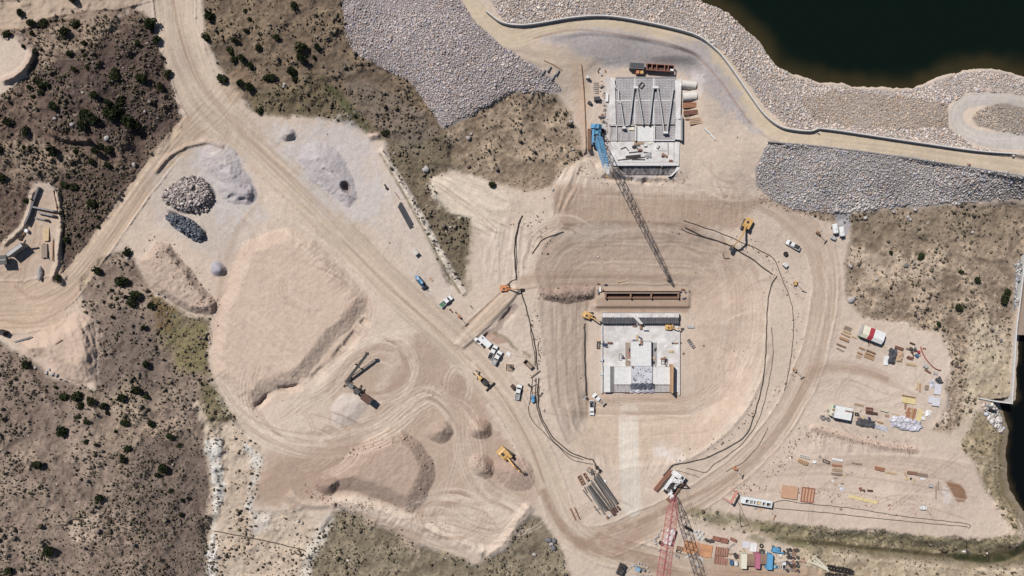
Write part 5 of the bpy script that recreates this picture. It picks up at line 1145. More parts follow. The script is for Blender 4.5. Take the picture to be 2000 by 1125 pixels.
# box trailer and service truck by the ramp
def wheels(t, xs, w, r=.42):
    for xx in xs:
        for yy in (-w, w): MB().wheel(xx, yy, r, .3).build('wheel', t)
container(947, 667, 42, 5.4, 2.4, 3.0, 'white', 'box_trailer', 'white box trailer parked at the foot of the pit access ramp', 'trailer', extras=lambda t: (wheels(t, (-1.2, -.2), 1.0), MB().box(-1.6, .4, 3.0, .5, .5, .25, 'dark').build('roof_vent', t)))
t = thing('service_truck', 'narrow white service truck with dark gear alongside the box trailer', 'truck', base(937.5, 669.5, 1.2), rz_of(222))
MB().box(2.1, 0, .5, 1.5, 1.5, 1.5, 'white', tx=.8, ty=.85).build('cab', t); MB().box(-.6, 0, .6, 4.0, 1.5, .25, 'white').build('flatbed', t); MB().box(-1.0, 0, .85, .9, 1.0, .6, 'black').build('tool_box', t); MB().cyl((.6, -.3, 1.1), (.6, .3, 1.1), .35, 'dark').build('hose_reel', t); MB().box(-2.2, 0, .85, .5, 1.3, .7, 'dark').build('crate', t); wheels(t, (1.9, -1.7), .68)
def excavator(px, py, deg, label, key='yellow', sc=1.0, reach=7.0, turn=0, lift=3.2, name='excavator', bk='steeld'):
    t = thing(name, label, 'excavator', base(px, py, 1.8 * sc), rz_of(deg), 'excavators at work'); t.scale = (sc,) * 3
    for yy in (-1.15, 1.15):
        tr_ = MB(); side_prism(tr_, [(x, zz) for x, zz in stadium(4.2, .95)], yy - .32, yy + .32, 'steeld'); o = tr_.build('track', t); o.rotation_euler = (0, 0, R(turn))
    u = MB(); u.box(0, 0, .5, 1.8, 2.0, .5, 'dark').cyl((0, 0, .9), (0, 0, 1.2), .8, 'steeld', 14); u.build('undercarriage', t)
    h = MB(); side_prism(h, [(-2.0, 1.2), (-2.05, 2.1), (-1.6, 2.3), (.2, 2.2), (1.1, 1.7), (1.1, 1.2)], -1.3, 1.3, key); h.box(-.9, -.3, 2.28, .9, .8, .12, 'dark').build('house', t)
    side_prism(MB(), [(-2.6, 1.2), (-2.7, 1.5), (-2.55, 2.15), (-2.0, 2.2), (-2.0, 1.2)], -1.28, 1.28, key).build('counterweight', t)
    c = MB(); c.box(.75, .85, 1.2, 1.5, .85, 1.55, key, tx=.88, ty=.9); c.box(.95, .85, 1.75, 1.16, .90, .72, 'glass', tx=.93, ty=.93).build('cab', t)
    a, b_, e = (.9, -.15, 1.7), (reach * .45, -.15, 1.7 + lift), (reach * .72, -.15, 1.7 + lift * .55)
    MB().beam(a, b_, .45, .55, key, .4, .7).beam(b_, e, .4, .65, key, .36, .45).build('boom', t)
    MB().cyl((1.2, -.15, 1.5), (reach * .38, -.15, 1.2 + lift * .75), .12, 'steel', 8).build('ram', t)
    MB().beam((reach * .64, -.15, 2.0 + lift * .75), (reach * .92, -.15, .8), .34, .5, key if bk != 'black' else 'dark', .26, .3).build('stick', t)
    k = MB(); side_prism(k, [(reach * .86, .1), (reach * .84, .9), (reach * .96, 1.1), (reach * 1.06, .8), (reach * 1.02, .2)], -.75, .45, bk); k.build('bucket', t)
    return t
excavator(988, 563, 4, 'small orange excavator at the top of the pit access ramp', 'orange', .85, 8.0, 20, 2.4, bk='black')
excavator(1459, 439, dirdeg(1462, 433, 1434, 480), 'yellow excavator reaching down over the black pipelines', 'yellow', 1.05, 10.5, 10, 3.4)
excavator(1150, 617, 25, 'yellow excavator beside the left end of the rebar wall', 'yellow', .95, 6.5, 30, 2.6)
excavator(1309, 639.5, 6, 'small yellow excavator on the white floor at the right end of the rebar wall', 'yellow', .75, 7.2, -10, 2.4)
excavator(988, 890, dirdeg(985, 886, 1028, 928), 'large yellow excavator on the fan shaped soil heap', 'yellow', 1.35, 8.2, 10, 3.0)
# grader and drag
t = thing('motor_grader', 'yellow motor grader with black engine deck on the haul road', 'grader', base(940, 740, 1.6), rz_of(225))
MB().box(-1.7, 0, .8, 3.2, 1.5, 1.0, 'dark').box(-2.0, .3, 1.8, 1.2, .5, .25, 'steeld').build('engine_deck', t); MB().box(.6, 0, 1.0, 1.5, 1.6, 1.9, 'yellow', tx=.85, ty=.85).build('cab', t); MB().beam((1.2, 0, 1.9), (3.6, 0, 1.2), .4, .4, 'yellow').build('frame', t)
MB().box(1.9, 0, .3, .25, 3.2, .6, 'steel', rz=.5).build('blade', t); wheels(t, (-2.4, -1.2), .95, .6); wheels(t, (3.4,), .8, .55)
tag(MB().box(0, 0, .1, 4.6, .5, .8, 'black').build('shadow_bar', None, base(957.5, 755, .6), rz_of(-44)), 'black steel drag bar behind the motor grader', 'shadow bar')  # solid black bar built in place of a cast shadow
t = thing('drill_rig', 'light blue tracked drill rig with dark mast beside the laydown', 'drill rig', base(820, 549, 1.6), rz_of(50))
MB().box(-.6, 0, .8, 3.6, 1.4, 1.0, 'blue').box(-1.2, -.1, 1.8, .9, .9, .3, 'white').build('body', t); MB().box(1.0, .3, .8, 1.0, .9, 1.7, 'ltblue', tx=.85, ty=.85).build('cab', t); MB().lattice((-1.8, -.3, 2.3), (3.4, -.3, 2.2), .5, .5, 10, .09, 'blued').build('mast', t)
for yy in (-.8, .8): side_prism(MB(), stadium(3.4, .8), yy - .25, yy + .25, 'dark').build('track', t)
container(829, 561, -40, 2.3, 1.1, 1.0, 'black', 'tool_crate', 'black tool crate at the tail of the blue drill rig', 'crate')
def light_tower(px, py, deg, label, key='yellow'):
    t = thing('light_tower', label, 'light tower', base(px, py, .8), rz_of(deg), 'mobile light towers')
    MB().box(0, 0, .5, 1.6, .9, .8, key, ty=.9).build('engine_box', t); MB().beam((.8, 0, .5), (1.7, 0, .4), .1, .1, 'steeld').build('drawbar', t); MB().cyl((-.3, 0, 1.2), (-.3, 0, 6.2), .09, 'steel', 8).build('mast', t)
    MB().box(-.3, 0, 6.1, .3, 1.8, .35, 'greyl').build('lamp_head', t)
    for yy in (-.5, .5): MB().wheel(0, yy, .3, .2).build('wheel', t)
light_tower(1598, 455, 40, 'brown light tower left of the white tank trailers', 'woodd'); light_tower(1554, 553, 110, 'yellow light tower inside the haul road bend'); light_tower(1141, 774, 30, 'pale light tower at the foot of the long black hose', 'grey')
light_tower(1436, 915, 20, 'orange light tower on the edge of the haul road below the pit', 'orange'); light_tower(1552, 722, 60, 'dusty yellow light tower at the pit rim above the yard track', 'wood'); light_tower(896, 618, 40, 'small orange light tower on the verge below the green pickup', 'orange')
# ------------------------------------------------------------------ the two crawler cranes
def crane(name, label, track_px, track_deg, gauge, foot, tip, house_deg, keys, wmax, seg, tipn, trk, hookz, taper=1.0, r=.19):
    c0 = base(*track_px); kb, kt, kh = keys
    t = thing(name, label, 'crane', (c0.x, c0.y, c0.z)); inv = lambda p: Vector(p) - c0
    ca, sa = math.cos(rz_of(track_deg)), math.sin(rz_of(track_deg))
    for s, key in ((1, trk[0]), (-1, trk[1])):
        mb = MB(); side_prism(mb, stadium(8.4, 1.25), -.62, .62, key)
        for k in range(20): mb.box(-3.9 + .41 * k, 0, 1.25, .18, 1.3, .05, 'rustd' if key != 'black' else 'dark')
        o = mb.build('crawler_track', t, (-sa * s * gauge / 2, ca * s * gauge / 2, 0), rz_of(track_deg))
    MB().box(0, 0, .5, 3.4, gauge - 1.0, .8, 'steeld').cyl((0, 0, 1.2), (0, 0, 1.7), 1.4, 'steeld', 18).build('carbody', t, (0, 0, 0), rz_of(track_deg))
    h = rz_of(house_deg)                               # +x of the house looks along the boom
    hb = MB()
    for yy in (-1.15, 1.15): hb.box(-1.0, yy, 1.7, 6.6, .8, 1.2, kh)
    hb.box(-.3, 0, 1.75, 1.3, 1.5, 1.5, 'dark').box(-2.6, 0, 1.75, 1.4, 1.5, .9, kh).cyl((1.2, -.75, 2.4), (1.2, .75, 2.4), .5, 'steel', 12).cyl((-1.5, -.7, 2.6), (-1.5, .7, 2.6), .45, 'dark', 12); hb.box(1.9, -1.1, 2.9, .8, .5, .3, 'dark').box(.2, 1.2, 2.9, 1.2, .5, .25, 'dark'); hb.build('house', t, (0, 0, 0), h)
    MB().box(-4.6, 0, 1.5, 1.6, 4.2, 2.0, kh).box(-4.6, 1.2, 3.5, 1.2, .9, .25, 'dark').build('counterweight', t, (0, 0, 0), h)
    MB().box(2.2, 1.9, 1.6, 1.7, 1.0, 1.9, kh, tx=.9, ty=.9).box(2.5, 1.9, 2.3, 1.2, 1.06, .9, 'glass', tx=.92, ty=.95).build('cab', t, (0, 0, 0), h)
    g = MB(); topz = 8.5
    for yy in (-.9, .9): g.beam((-1.0, yy, 2.8), (-4.2, yy * .7, topz), .26, .26, kh); g.beam((-4.4, yy, 3.4), (-4.2, yy * .7, topz), .2, .2, kh)
    g.beam((-4.2, -.7, topz), (-4.2, .7, topz), .3, .3, kh).beam((-2.6, -.8, 5.6), (-2.6, .8, 5.6), .16, .16, kh).beam((-1.8, -.85, 4.2), (-3.4, .75, 7.1), .12, .12, kh); g.build('gantry', t, (0, 0, 0), h)
    MB().lattice(inv(foot), inv(tip), 1.1, wmax, seg, r, kb, kt, tipn, True, taper).build('boom', t)
    f, e = Vector(foot), Vector(tip); gp = c0 + Vector((math.cos(h) * -4.2, math.sin(h) * -4.2, topz)); m = MB(); w = (e - f).cross(Vector((0, 0, 1))).normalized() * .7
    for s in (-1, 1): m.tube([inv(gp + w * s), inv(e + w * s)], .045, 'steeld', 4)
    m.build('pendant_line', t)
    b = MB(); a = (e - f).normalized(); top = e + a * .4
    b.tube([inv(top), inv(Vector((top.x, top.y, hookz + 1)))], .04, 'dark', 4); b.build('hoist_rope', t)
    MB().box(0, 0, 0, .6, .5, 1.1, 'yellow', tx=.7).ring(0, 0, -.5, .3, .16, .14, 'steeld').build('hook_block', t, inv((top.x, top.y, hookz)))
    return t
crane('crawler_crane', 'blue crawler crane with white boom tip beside the zigzag weir', (1163, 273, .6), 90, 4.7, (32.6, 57.6, 7.6), (30.4, 35.9, 55.0), 92, ('blue', 'white', 'blue'), 2.4, 34, 6, ('black', 'woodd'), 51, .42, .17)
rc_ = crane('crawler_crane', 'red and white crawler crane whose boom leaves the bottom of the frame', (1307, 949, .6), dirdeg(1289, 960, 1318, 925), 6.4, (63.0, -80.6, 2.0), (41.0, -101.6, 75.0), dirdeg(1327, 937, 1303, 972), ('redf', 'redf', 'white'), 2.9, 40, 0, ('brownp', 'woodd'), 66, 1.0, .17)
for o in rc_.children:
    if o.name.split('.')[0] in ('house', 'counterweight', 'cab', 'gantry', 'crawler_track'): o.scale = (1.2, 1.2, 1.0)
# crusher with its stacking belt
ck = thing('crushing_plant', 'dark mobile crusher with long stacking conveyor above the pale gravel pile', 'crusher', base(700, 765, 2.0), rz_of(dirdeg(673, 742, 727, 784)))
MB().box(-1, 0, 1.2, 11.5, .9, .5, 'steeld').box(3.0, 0, 1.5, 3.0, 1.0, .3, 'rustd').build('chassis', ck)
MB().box(4.3, 0, 1.5, 3.6, 2.2, 2.4, 'woodd', tx=1.15, ty=1.2, top='rustd').box(6.2, 0, 1.0, .5, 2.4, 3.2, 'steeld').build('hopper', ck)
MB().box(-.5, 0, 1.7, 2.4, 1.6, 1.7, 'steeld').box(-3.6, 0, 1.7, 2.2, 1.5, 1.5, 'steel').cyl((-.6, -1.3, 2.6), (-.6, -.8, 2.6), .8, 'dark', 14).build('crusher_box', ck)
MB().beam((-2, 0, 3.2), (3, 0, 2.6), .8, .25, 'steeld').build('feed_belt', ck)
for xx in (-4.8, -.2, .8): MB().wheel(xx, -.9, .55, .4).wheel(xx, .9, .55, .4).build('wheel_pair', ck)
for xx, yy in ((-5.8, 2.1), (-5.8, -2.1), (-.6, 2.0), (-.6, -2.0), (1.4, 1.5)): MB().beam((xx, yy * .3, 1.3), (xx, yy, .1), .25, .25, 'steeld').box(xx, yy, 0, .8, .8, .15, 'dark').build('outrigger', ck)
p0, p1 = base(678, 743, 1.2), base(717, 691, 5.6); cb = MB(); q0 = Vector((p0.x, p0.y, p0.z + 1.2)); q1 = Vector((p1.x, p1.y, p1.z + 5.6))
cb.beam(q0, q1, 1.0, .18, 'steeld').lattice(q0 - Vector((0, 0, .5)), q1 - Vector((0, 0, .5)), .8, .9, 14, .1, 'steel'); cb.build('stub').name = 'belt'; o = bpy.data.objects['belt']
sc2 = thing('stacking_conveyor', 'grey raised stacking conveyor throwing a long black shadow beside the crusher', 'conveyor', q0)
o.parent = sc2; o.location = -q0; mid = (q0 + q1) / 2; sd = (q1 - q0).cross(Vector((0, 0, 1))).normalized()
g_ = MB()
for s in (-1, 1): g_.beam(mid - q0, Vector((mid.x, mid.y, p0.z)) - q0 + sd * s * 1.4 + Vector((0, 0, .4)), .18, .18, 'steeld')
g_.build('leg_frame', sc2); MB().box(0, 0, -.3, 1.3, 1.1, .7, 'dark').build('head_pulley', sc2, q1 - q0)
for s in (-1, 1): MB().wheel(0, 0, .45, .3).build('wheel', sc2, Vector((mid.x, mid.y, p0.z)) - q0 + sd * s * 1.4)
# ------------------------------------------------------------------ stacked goods, yards, pipelines
def put(name, label, cat, px, py, deg, h, fn, group=None):
    mb = MB(); fn(mb); return tag(mb.build(name, None, base(px, py, h), rz_of(deg)), label, cat, group)
def boards(mb, L, W, H, key, n=None, rag=.12):          # a stack of boards on two bearers
    n = n or max(2, int(W / .3)); w = W / n; r = random.Random(int(L * 97 + W * 31 + H * 7))
    for x in (-L * .3, L * .3): mb.box(x, 0, 0, .12, W * .96, .1, 'woodd')
    lay = max(1, round(H / .3))
    for j in range(lay):
        for i in range(n):
            l = L * (1 - rag * r.random()); mb.box(rag * L * (r.random() - .5) * .5, -W / 2 + w * (i + .5), .1 + j * (H - .1) / lay, l, w * (.90 if n > 5 else .72), (H - .1) / lay * .94, key)
    return mb
def wood(label, px, py, l, w, deg, h, key, cat='timber stack', name='timber_stack', group='timber and steel laid out in the yards', n=None, rag=.12):
    return put(name, label, cat, px, py, deg, h, lambda m: boards(m, px2m(l, 0), px2m(w, 0), h, key, n, rag), group)
YW = [('pale plywood sheets at the top left corner of the timber yard', 1656,641.6,15,8,22,.3,'woodg'), ('yellow boards just under the plywood sheets in the timber yard', 1655,648.5,16,4,22,.5,'woodl'), ('brown boards third row down in the timber yard', 1652,654.5,20,3,22,.5,'wood'),
 ('thick stack of brown beams fourth row down in the timber yard', 1650,662.6,20,5,22,.8,'wood'), ('dark beams in the fifth row of the timber yard', 1644,675,20,3,22,.7,'woodd'), ('thin grey planks in the last row of the timber yard', 1642,683.5,17,2,26,.4,'woodg'), ('short boards beside the green tank of the shelter', 1669,658.5,10,3,22,.4,'woodl'),
 ('short stepped boards below the shelter, upper pile', 1684,680,11,3,22,.8,'wood'), ('short stepped boards below the shelter, lower pile', 1680,689.6,11,3,22,.7,'wood'), ('brown beams below the shelter, top of three rows', 1702,687,19,3,22,.8,'woodd'), ('brown beams below the shelter, middle of three rows', 1700,692,19,3,22,.8,'wood'),
 ('wide brown stack below the shelter, bottom of three rows', 1698,698,20,6,22,.5,'wood'), ('flat tan sheet lying below the stepped boards', 1677,697,11,7,16,.15,'tan'), ('yellow boards right of the tan tarpaulin heap', 1780,712,21,5,10,.5,'woodl'), ('two long boards standing apart near the white panels', 1793,754,15,2,103,.7,'woodl'),
 ('single long board near the white panels', 1798,757,17,2,95,.7,'wood'), ('short wood crate lid beside the white panels', 1811,757,9,7,100,.7,'woodg'), ('tan sheets right of the white roofed office', 1678,791,20,5,12,.3,'tan'), ('yellow plank above the plastic wrapped stack', 1750,810,18,3,12,.3,'woodl'), ('tan board pile above the black tarpaulin', 1733,812,8,5,10,.5,'tan'),
 ('short boards at the right end of the black tarpaulin', 1720,825,12,3,14,.6,'wood'), ('brown beam along the top of the yellow plywood', 1776,774.6,26,2.4,10,.9,'woodd'), ('orange beam, left one of three leaning over the plastic', 1774,809,26,5,106,.8,'rusto'), ('orange beam, middle one of three leaning over the plastic', 1780,810,27,4,106,.6,'wood'), ('notched orange beam, right one of three leaning over the plastic', 1786,811,26,3,106,.9,'rusto'),
 ('tan wood stack under the notched timbers on the lower terrace', 1569,903,20,7,22,.9,'wood'), ('rusty boards, upper of three rows on the lower terrace', 1635,909.6,21,4,5,.6,'rusto'), ('tan boards, middle of three rows on the lower terrace', 1636,918,21,6,4,.5,'tan'), ('pale boards, lowest of three rows on the lower terrace', 1635,926,21,4,4,.8,'woodg'), ('thin grey boards alone in the middle of the lower terrace', 1674,905.5,21,3,8,.4,'woodg'),
 ('orange brown stack in the middle of the lower terrace', 1719,916,20,7,12,.7,'rusto'), ('yellow boards end to end with the orange brown stack', 1742,924,23,4,10,.5,'woodl'), ('grey brown stack, left half of the long pair on the terrace', 1783,924,20,6,8,.8,'woodd'), ('grey brown stack, right half of the long pair on the terrace', 1803.5,928,20,6,9,.6,'woodg'), ('long plank pointing down beside the brown puddle', 1828.5,960,32,2.4,90,.25,'woodg'), ('short plank beside the long plank at the brown puddle', 1833,948,18,2.4,90,.25,'woodg'),
 ('rusty stack just below the white tents, upper', 1348,205,27,10,-4,.9,'rusto','timber stack','timber_stack','timber and steel laid out in the yards',4), ('rusty stack just below the white tents, lower', 1350,219,28,9,-5,1.0,'rust','timber stack','timber_stack','timber and steel laid out in the yards',4), ('four spaced tan planks right of the zigzag weir', 1360,235.5,27,13,-7,.5,'tan','timber stack','timber_stack','timber and steel laid out in the yards',4),
 ('tan log bundle on the apron below the white centre slab', 1248,279.5,20,5,-3,.7,'tan'), ('upright brown planks on the right of the apron', 1300,303,16,4,92,.4,'woodg'), ('yellow planks at the right edge of the basin floor', 1317,694.5,16,5,92,.4,'woodl'), ('thin pale planks in the middle of the basin floor', 1240,654,16,4,0,.25,'woodl'),
 ('rusty beams above the tan tarpaulin heap', 1757,680,18,6,18,.5,'rust'), ('short dark steel pile near the orange fence', 1783,671,11,3,20,.7,'rustd'), ('oval bundle of rusty bars right of the tan tarpaulin heap', 1778,699,12,6,18,.6,'rust'), ('rusty bars near the lower end of the orange fence', 1813,725.5,13,4,32,.6,'rust'), ('rusty drum cradle on the pebble strip of the terrace', 1700,958.6,11,4,6,.6,'rustd'),
 ('brown strip of steel plates west of the notched black bars', 1709,807.6,12,5,8,.7,'rustd'), ('pale topped black beam right of the rusty crates', 1728,802,16,4,14,.9,'cream'), ('wooden beam pair on the sand below the hairpin road', 44,663,37,3.5,-17,.6,'grey'), ('single dark pole on the pale soil heap', 114,668.5,16,1.8,-36,.3,'woodd'),
 ('wide brown plank deck in the walled quarry pit', 86,490,29,11,90,.7,'woodg'), ('pale plank deck above the brown one in the quarry pit', 90,457.5,27,10,92,.5,'woodl'), ('long dark strip of timber along the quarry pit edge', 103,488,46,2,92,.5,'woodd'),
 ('timber lying on the verge above the black pipe bundle', 776,382,20,2,55,.2,'woodd'), ('plank bridge across the black hoses beside the haul road', 1045,731,24,2.6,-38,.6,'woodg'), ('slanting pale pole under the yellow excavator arm', 1419,474,22,2,32,.25,'woodl'), ('pole lying left of the rebar wall', 1133,629,26,1.6,60,.25,'woodl'), ('brown beam against the front of the concrete end sill', 1222,767,15,2,6,.5,'rust'),
 ('short tan boards beside the yellow drill rig crate', 842,546,10,6,52,.15,'tan'), ('long timber frame left of the stacked pipes', 1119,1004,26,3,66,.5,'woodd'), ('dark timber beside the long frame left of the stacked pipes', 1127,1003,25,2,66,.8,'woodd'), ('narrow board on the sand above the trench box', 1216,549,22,2,-12,.25,'woodl')]
for a in YW: wood(*a)
for i, k in enumerate((0, 1, 2)): pass
def deck(label, px, py, l, w, deg, key, h=.35, name='timber_deck', cat='deck panel'):
    def f(m):
        L, W = px2m(l, 0), px2m(w, 0); m.box(0, 0, .12, L, W, h - .12, key)
        for y in (-W * .35, 0, W * .35): m.box(0, y, 0, L * .96, .2, .12, 'woodd')
    return put(name, label, cat, px, py, deg, h, f)
deck('orange plank deck nearest the boom shadow of the red crane', 1350, 1069.5, 29, 24, 10, 'deckor'); deck('orange plank deck between the other orange deck and brown deck', 1378.5, 1076, 25, 24, 10, 'deckor'); deck('brown plank deck with wide dark gaps', 1409, 1086, 26, 33, 8, 'deckbr')
deck('plain tan square deck left of the brick coloured pallet', 1543, 962, 30, 24, 8, 'orangep', .9); deck('long yellow panel, left one of the pair on the terrace', 1672, 972.5, 28, 6, 13, 'yel', .3, 'insulation_panel', 'panel'); deck('long yellow panel, right one of the pair on the terrace', 1700, 979, 28, 6, 13, 'yel', .3, 'insulation_panel', 'panel')
deck('yellow plywood sheets with white wrap above the plastic covered stack', 1776, 782, 25, 12, 10, 'ply', .5, 'plywood_stack', 'plywood'); deck('narrow yellow plywood pile right of the orange beams', 1796, 813, 26, 9, 106, 'ply', .5, 'plywood_stack', 'plywood')
deck('white panel stack beside the road edge, upper', 1832, 760, 21, 12, 96, 'poly', .7, 'panel_stack', 'panels'); deck('white panel stack beside the road edge, middle', 1829, 784.5, 17, 14, 98, 'poly', .9, 'panel_stack', 'panels'); deck('small white panel stack left of the middle one', 1818, 780, 14, 7, 100, 'poly', .6, 'panel_stack', 'panels'); deck('white wrapped pallet beside the yellow plywood', 1803, 817, 7, 6, 10, 'white', .6, 'wrapped_pallet', 'pallet')
deck('pale blanket roll of panels on the yard floor left of the black tarpaulin', 1731, 704, 18, 9, 98, 'white', .4, 'panel_stack', 'panels'); deck('white sheets on the dirt right of the pickups', 993, 691, 9, 6, 38, 'white', .15, 'panel_stack', 'panels')
deck('white planks near the drums, left pile', 1457, 1064, 14, 13, 5, 'poly', .25, 'panel_stack', 'panels'); deck('white planks near the drums, right pile', 1471.5, 1069, 17, 13, 96, 'white', .4, 'panel_stack', 'panels'); deck('long white boards at the top of the three rows on the terrace', 1636, 898, 21, 4, 10, 'white', .4, 'panel_stack', 'panels')
deck('white slab leaning at the left side of the zigzag weir', 1185.5, 190, 16, 5, 92, 'white', .8, 'concrete_slab', 'slab'); deck('cream block on the grey lower slab of the weir', 1234, 251, 10, 6, 4, 'cream', 1.0, 'concrete_block', 'block'); deck('grey slab beside the right end of the rebar wall', 1349.5, 638, 13, 5, 3, 'greyl', .6, 'concrete_slab', 'slab')
def frame(label, px, py, l, w, deg, key, h=.6, wt=.22, name='steel_rack', cat='steel rack', cross=0):
    def f(m):
        L, W = px2m(l, 0), px2m(w, 0)
        for y in (-W / 2 + wt / 2, W / 2 - wt / 2): m.box(0, y, 0, L, wt, h, key)
        for x in (-L / 2 + wt / 2, L / 2 - wt / 2): m.box(x, 0, 0, wt, W - 2 * wt, h, key)
        for k in range(cross): m.box(-L / 2 + L * (k + 1) / (cross + 1), 0, 0, wt, W - 2 * wt, h * .98, key)
        m.box(0, 0, .02, L - 2 * wt, W - 2 * wt, .16 if name == 'pallet_grid' else .06, 'orangep' if name == 'pallet_grid' else 'woodg')
    return put(name, label, cat, px, py, deg, h, f)
frame('brick coloured pallet grid right of the tan square deck', 1578, 967, 25, 29, 8, 'brick', .5, .25, 'pallet_grid', 'pallet', 3)
frame('grey steel frame on the lower terrace left of the white boards', 1614, 901.5, 14, 6, 22, 'steeld'); frame('notched white and black timbers at the top left of the terrace', 1572, 892, 20, 5, 14, 'offwhite', .7, .22, 'notched_timber', 'timber', 3); frame('grey frame on the dirt left of the basin', 1168.7, 674, 14, 6, 92, 'steeld')
frame('grey frame on the basin floor left of the centre block', 1212, 697.5, 14, 6, 92, 'steeld'); frame('white steel frame on the basin floor right of the centre block', 1297.5, 708.4, 13, 7, 4, 'steel', .8); frame('square grey frame tilted on the white side slab', 1210, 745.5, 11, 9, 35, 'steel', .9, .3); frame('grey trailer frame right of the basin', 1350, 671, 20, 7, 55, 'grey', .7, .2, cross=3)
frame('dark wooden frame by the red crane boom, top of three', 1327.6, 1071.5, 11, 7, 18, 'woodd', .6, .22, cross=1); frame('dark wooden frame by the red crane boom, middle of three', 1326, 1077.8, 10, 5, 18, 'dark', .6); frame('small pale frame by the red crane boom, lowest of three', 1323.5, 1087, 8, 5, 30, 'grey', .5)
frame('rusty crate frame, upper one right of the office', 1699, 799.5, 13, 7, 6, 'rust', .9, .25, 'steel_crate', 'crate', 1); frame('rusty crate frame, lower one right of the office', 1699, 806, 13, 5, 8, 'rustd', .8, .25, 'steel_crate', 'crate', 2); frame('little dark frame at the right wall of the office', 1674, 809, 6, 6, 8, 'dark', .7, .2)
frame('L shaped timber frame on the dirt below the white sheets', 995, 718, 14, 13, 3, 'woodd', .4, .2); frame('dark open skip beside the black hoses', 1032, 712, 20, 9, 44, 'rustd', 1.4, .2, 'waste_skip', 'skip'); frame('open dark bin tilted on the zigzag slab', 1253, 166, 11, 8, -52, 'steeld', 1.3, .22, 'waste_skip', 'skip')
frame('short pipe cradle at the top left of the pipe stack', 1135, 938, 18, 8, 62, 'woodd', .8, .25, 'pipe_cradle', 'cradle', 2); frame('rusty pipe cradle next to the top left cradle', 1145, 932, 16, 5, 58, 'rust', .8, .22, 'pipe_cradle', 'cradle', 1)
def crate(label, px, py, l, w, deg, h, key, name='crate', cat='crate', top=None, band=True, group=None):
    def f(m):
        L, W = px2m(l, 0), px2m(w, 0); m.box(0, 0, .1, L, W, h - .1, key, top=top)
        for x in (-L * .3, L * .3): m.box(x, 0, 0, .15, W, .1, 'dark')
        if band:
            for x in (-L * .28, L * .28): m.box(x, 0, .12, .10, W + .04, h - .1, 'dark' if key != 'dark' else 'steel')
    return put(name, label, cat, px, py, deg, h, f, group)
for a in [('brown crate, left of three beside the brown plank deck', 1399.7,1053,13,7,12,1.2,'brick'), ('brown crate, middle of three beside the brown plank deck', 1415,1056.5,14,8,12,1.2,'brick'), ('narrow brown crate, right of three beside the brown plank deck', 1433,1055,12,5,24,1.0,'brick'), ('blue crate left of the white tank', 1429.6,1099.5,9,5,96,1.2,'blued'), ('black bin above the blue crate', 1437.5,1086.5,9,6,70,1.3,'dark'), ('small brick coloured crate right of the black bin', 1444,1087.5,7,4,80,.8,'brick'),
 ('white crate by the pump hose corner on the terrace', 1804,992,12,7,2,1.3,'white'), ('small white crate left of the brown puddle', 1820,949,7,6,12,1.0,'greyl'), ('small white crate on the laydown verge', 811,493,10,9,48,1.8,'offwhite'), ('white generator crate inside the haul road bend', 1535,517.5,8,7,38,1.5,'white'), ('low pale crate under the white tank trailers', 1628.5,464.5,10,6,25,1.2,'greyl'), ('dark crate under the boom of the red crane', 1291.5,1062,6,6,40,1.6,'black'),
 ('brick coloured box on the pebble strip of the terrace', 1682,955.5,6,5,70,.8,'brick'), ('small brick coloured box right of the other on the pebble strip', 1688.5,958.6,4,3,70,.7,'rustd'), ('dark box on the dirt left of the zigzag weir', 1166.5,192,11,7,-3,1.6,'tarp'), ('white box on the verge above the dark box of the weir', 1148,150,5,5,10,1.6,'white'), ('small dark trailer box at the left of the weir', 1152,200,7,5,30,1.2,'dark'), ('grey box on the apron of the zigzag weir', 1285,286,7,4,-60,1.1,'conc'),
 ('blue grey box among the ring of boulders at the bottom', 1246.5,1113,8,8,20,2.0,'ltblue'), ('small dark box beside the blue grey box', 1257,1114,6,5,20,1.4,'grey'), ('white box left of the basin wall, upper', 1175,703,5,6,90,1.4,'white'), ('white box left of the basin wall, lower', 1175.5,730.5,5,6,90,1.4,'white'), ('small box on the office yard left of the cream wing', 1619.6,803,5,4,10,1.0,'grey'), ('small box first of four beside the orange fence', 1773,681,3.5,3.5,20,.7,'woodg'),
 ('grey open box second of four beside the orange fence', 1780.5,681.5,6,6,15,.8,'steeld'), ('dark box third of four beside the orange fence', 1788,683,5,5,30,.9,'tarp'), ('tiny brown box fourth of four beside the orange fence', 1782.5,688,4,4,30,.7,'rustd'), ('white metal cabinet at the lower end of the orange fence', 1809,716,9,5,25,.9,'greyl'), ('pale crate lid below the orange fence', 1828,729,8,5,15,.5,'greyl'),
 ('rust brown stack at the foot of the pipes, left of three', 1197.5,1001,12,7,58,1.0,'rustd'), ('rust brown stack at the foot of the pipes, middle of three', 1202.5,996,9,5,58,1.0,'rustd'), ('rust brown stack at the foot of the pipes, right of three', 1208,992.5,8,4,52,1.0,'rustd'), ('white carton by the rust brown stacks', 1191,1007.5,5,4,-35,.7,'white'), ('brown carton by the white carton', 1186.5,1011,5,4,-35,.8,'woodd')]: crate(*a)
def drum(label, px, py, key='steeld', r=.42, h=1.0, group='drums in the yards', name='drum', cat='drum'):
    def f(m): m.cyl((0, 0, 0), (0, 0, h), r, key, 14).ring(0, 0, h * .33, r + .03, r - .02, .05, key).ring(0, 0, h * .66, r + .03, r - .02, .05, key).ring(0, 0, h, r, r * .84, .04, key)
    return put(name, label, cat, px, py, 0, h, f, group)
cn = ('leftmost', 'second', 'third', 'rightmost'); rw = ('top', 'second', 'third', 'fourth', 'fifth', 'bottom'); ky = ('steeld', 'woodd', 'concs', 'steeld', 'rustd', 'dark')
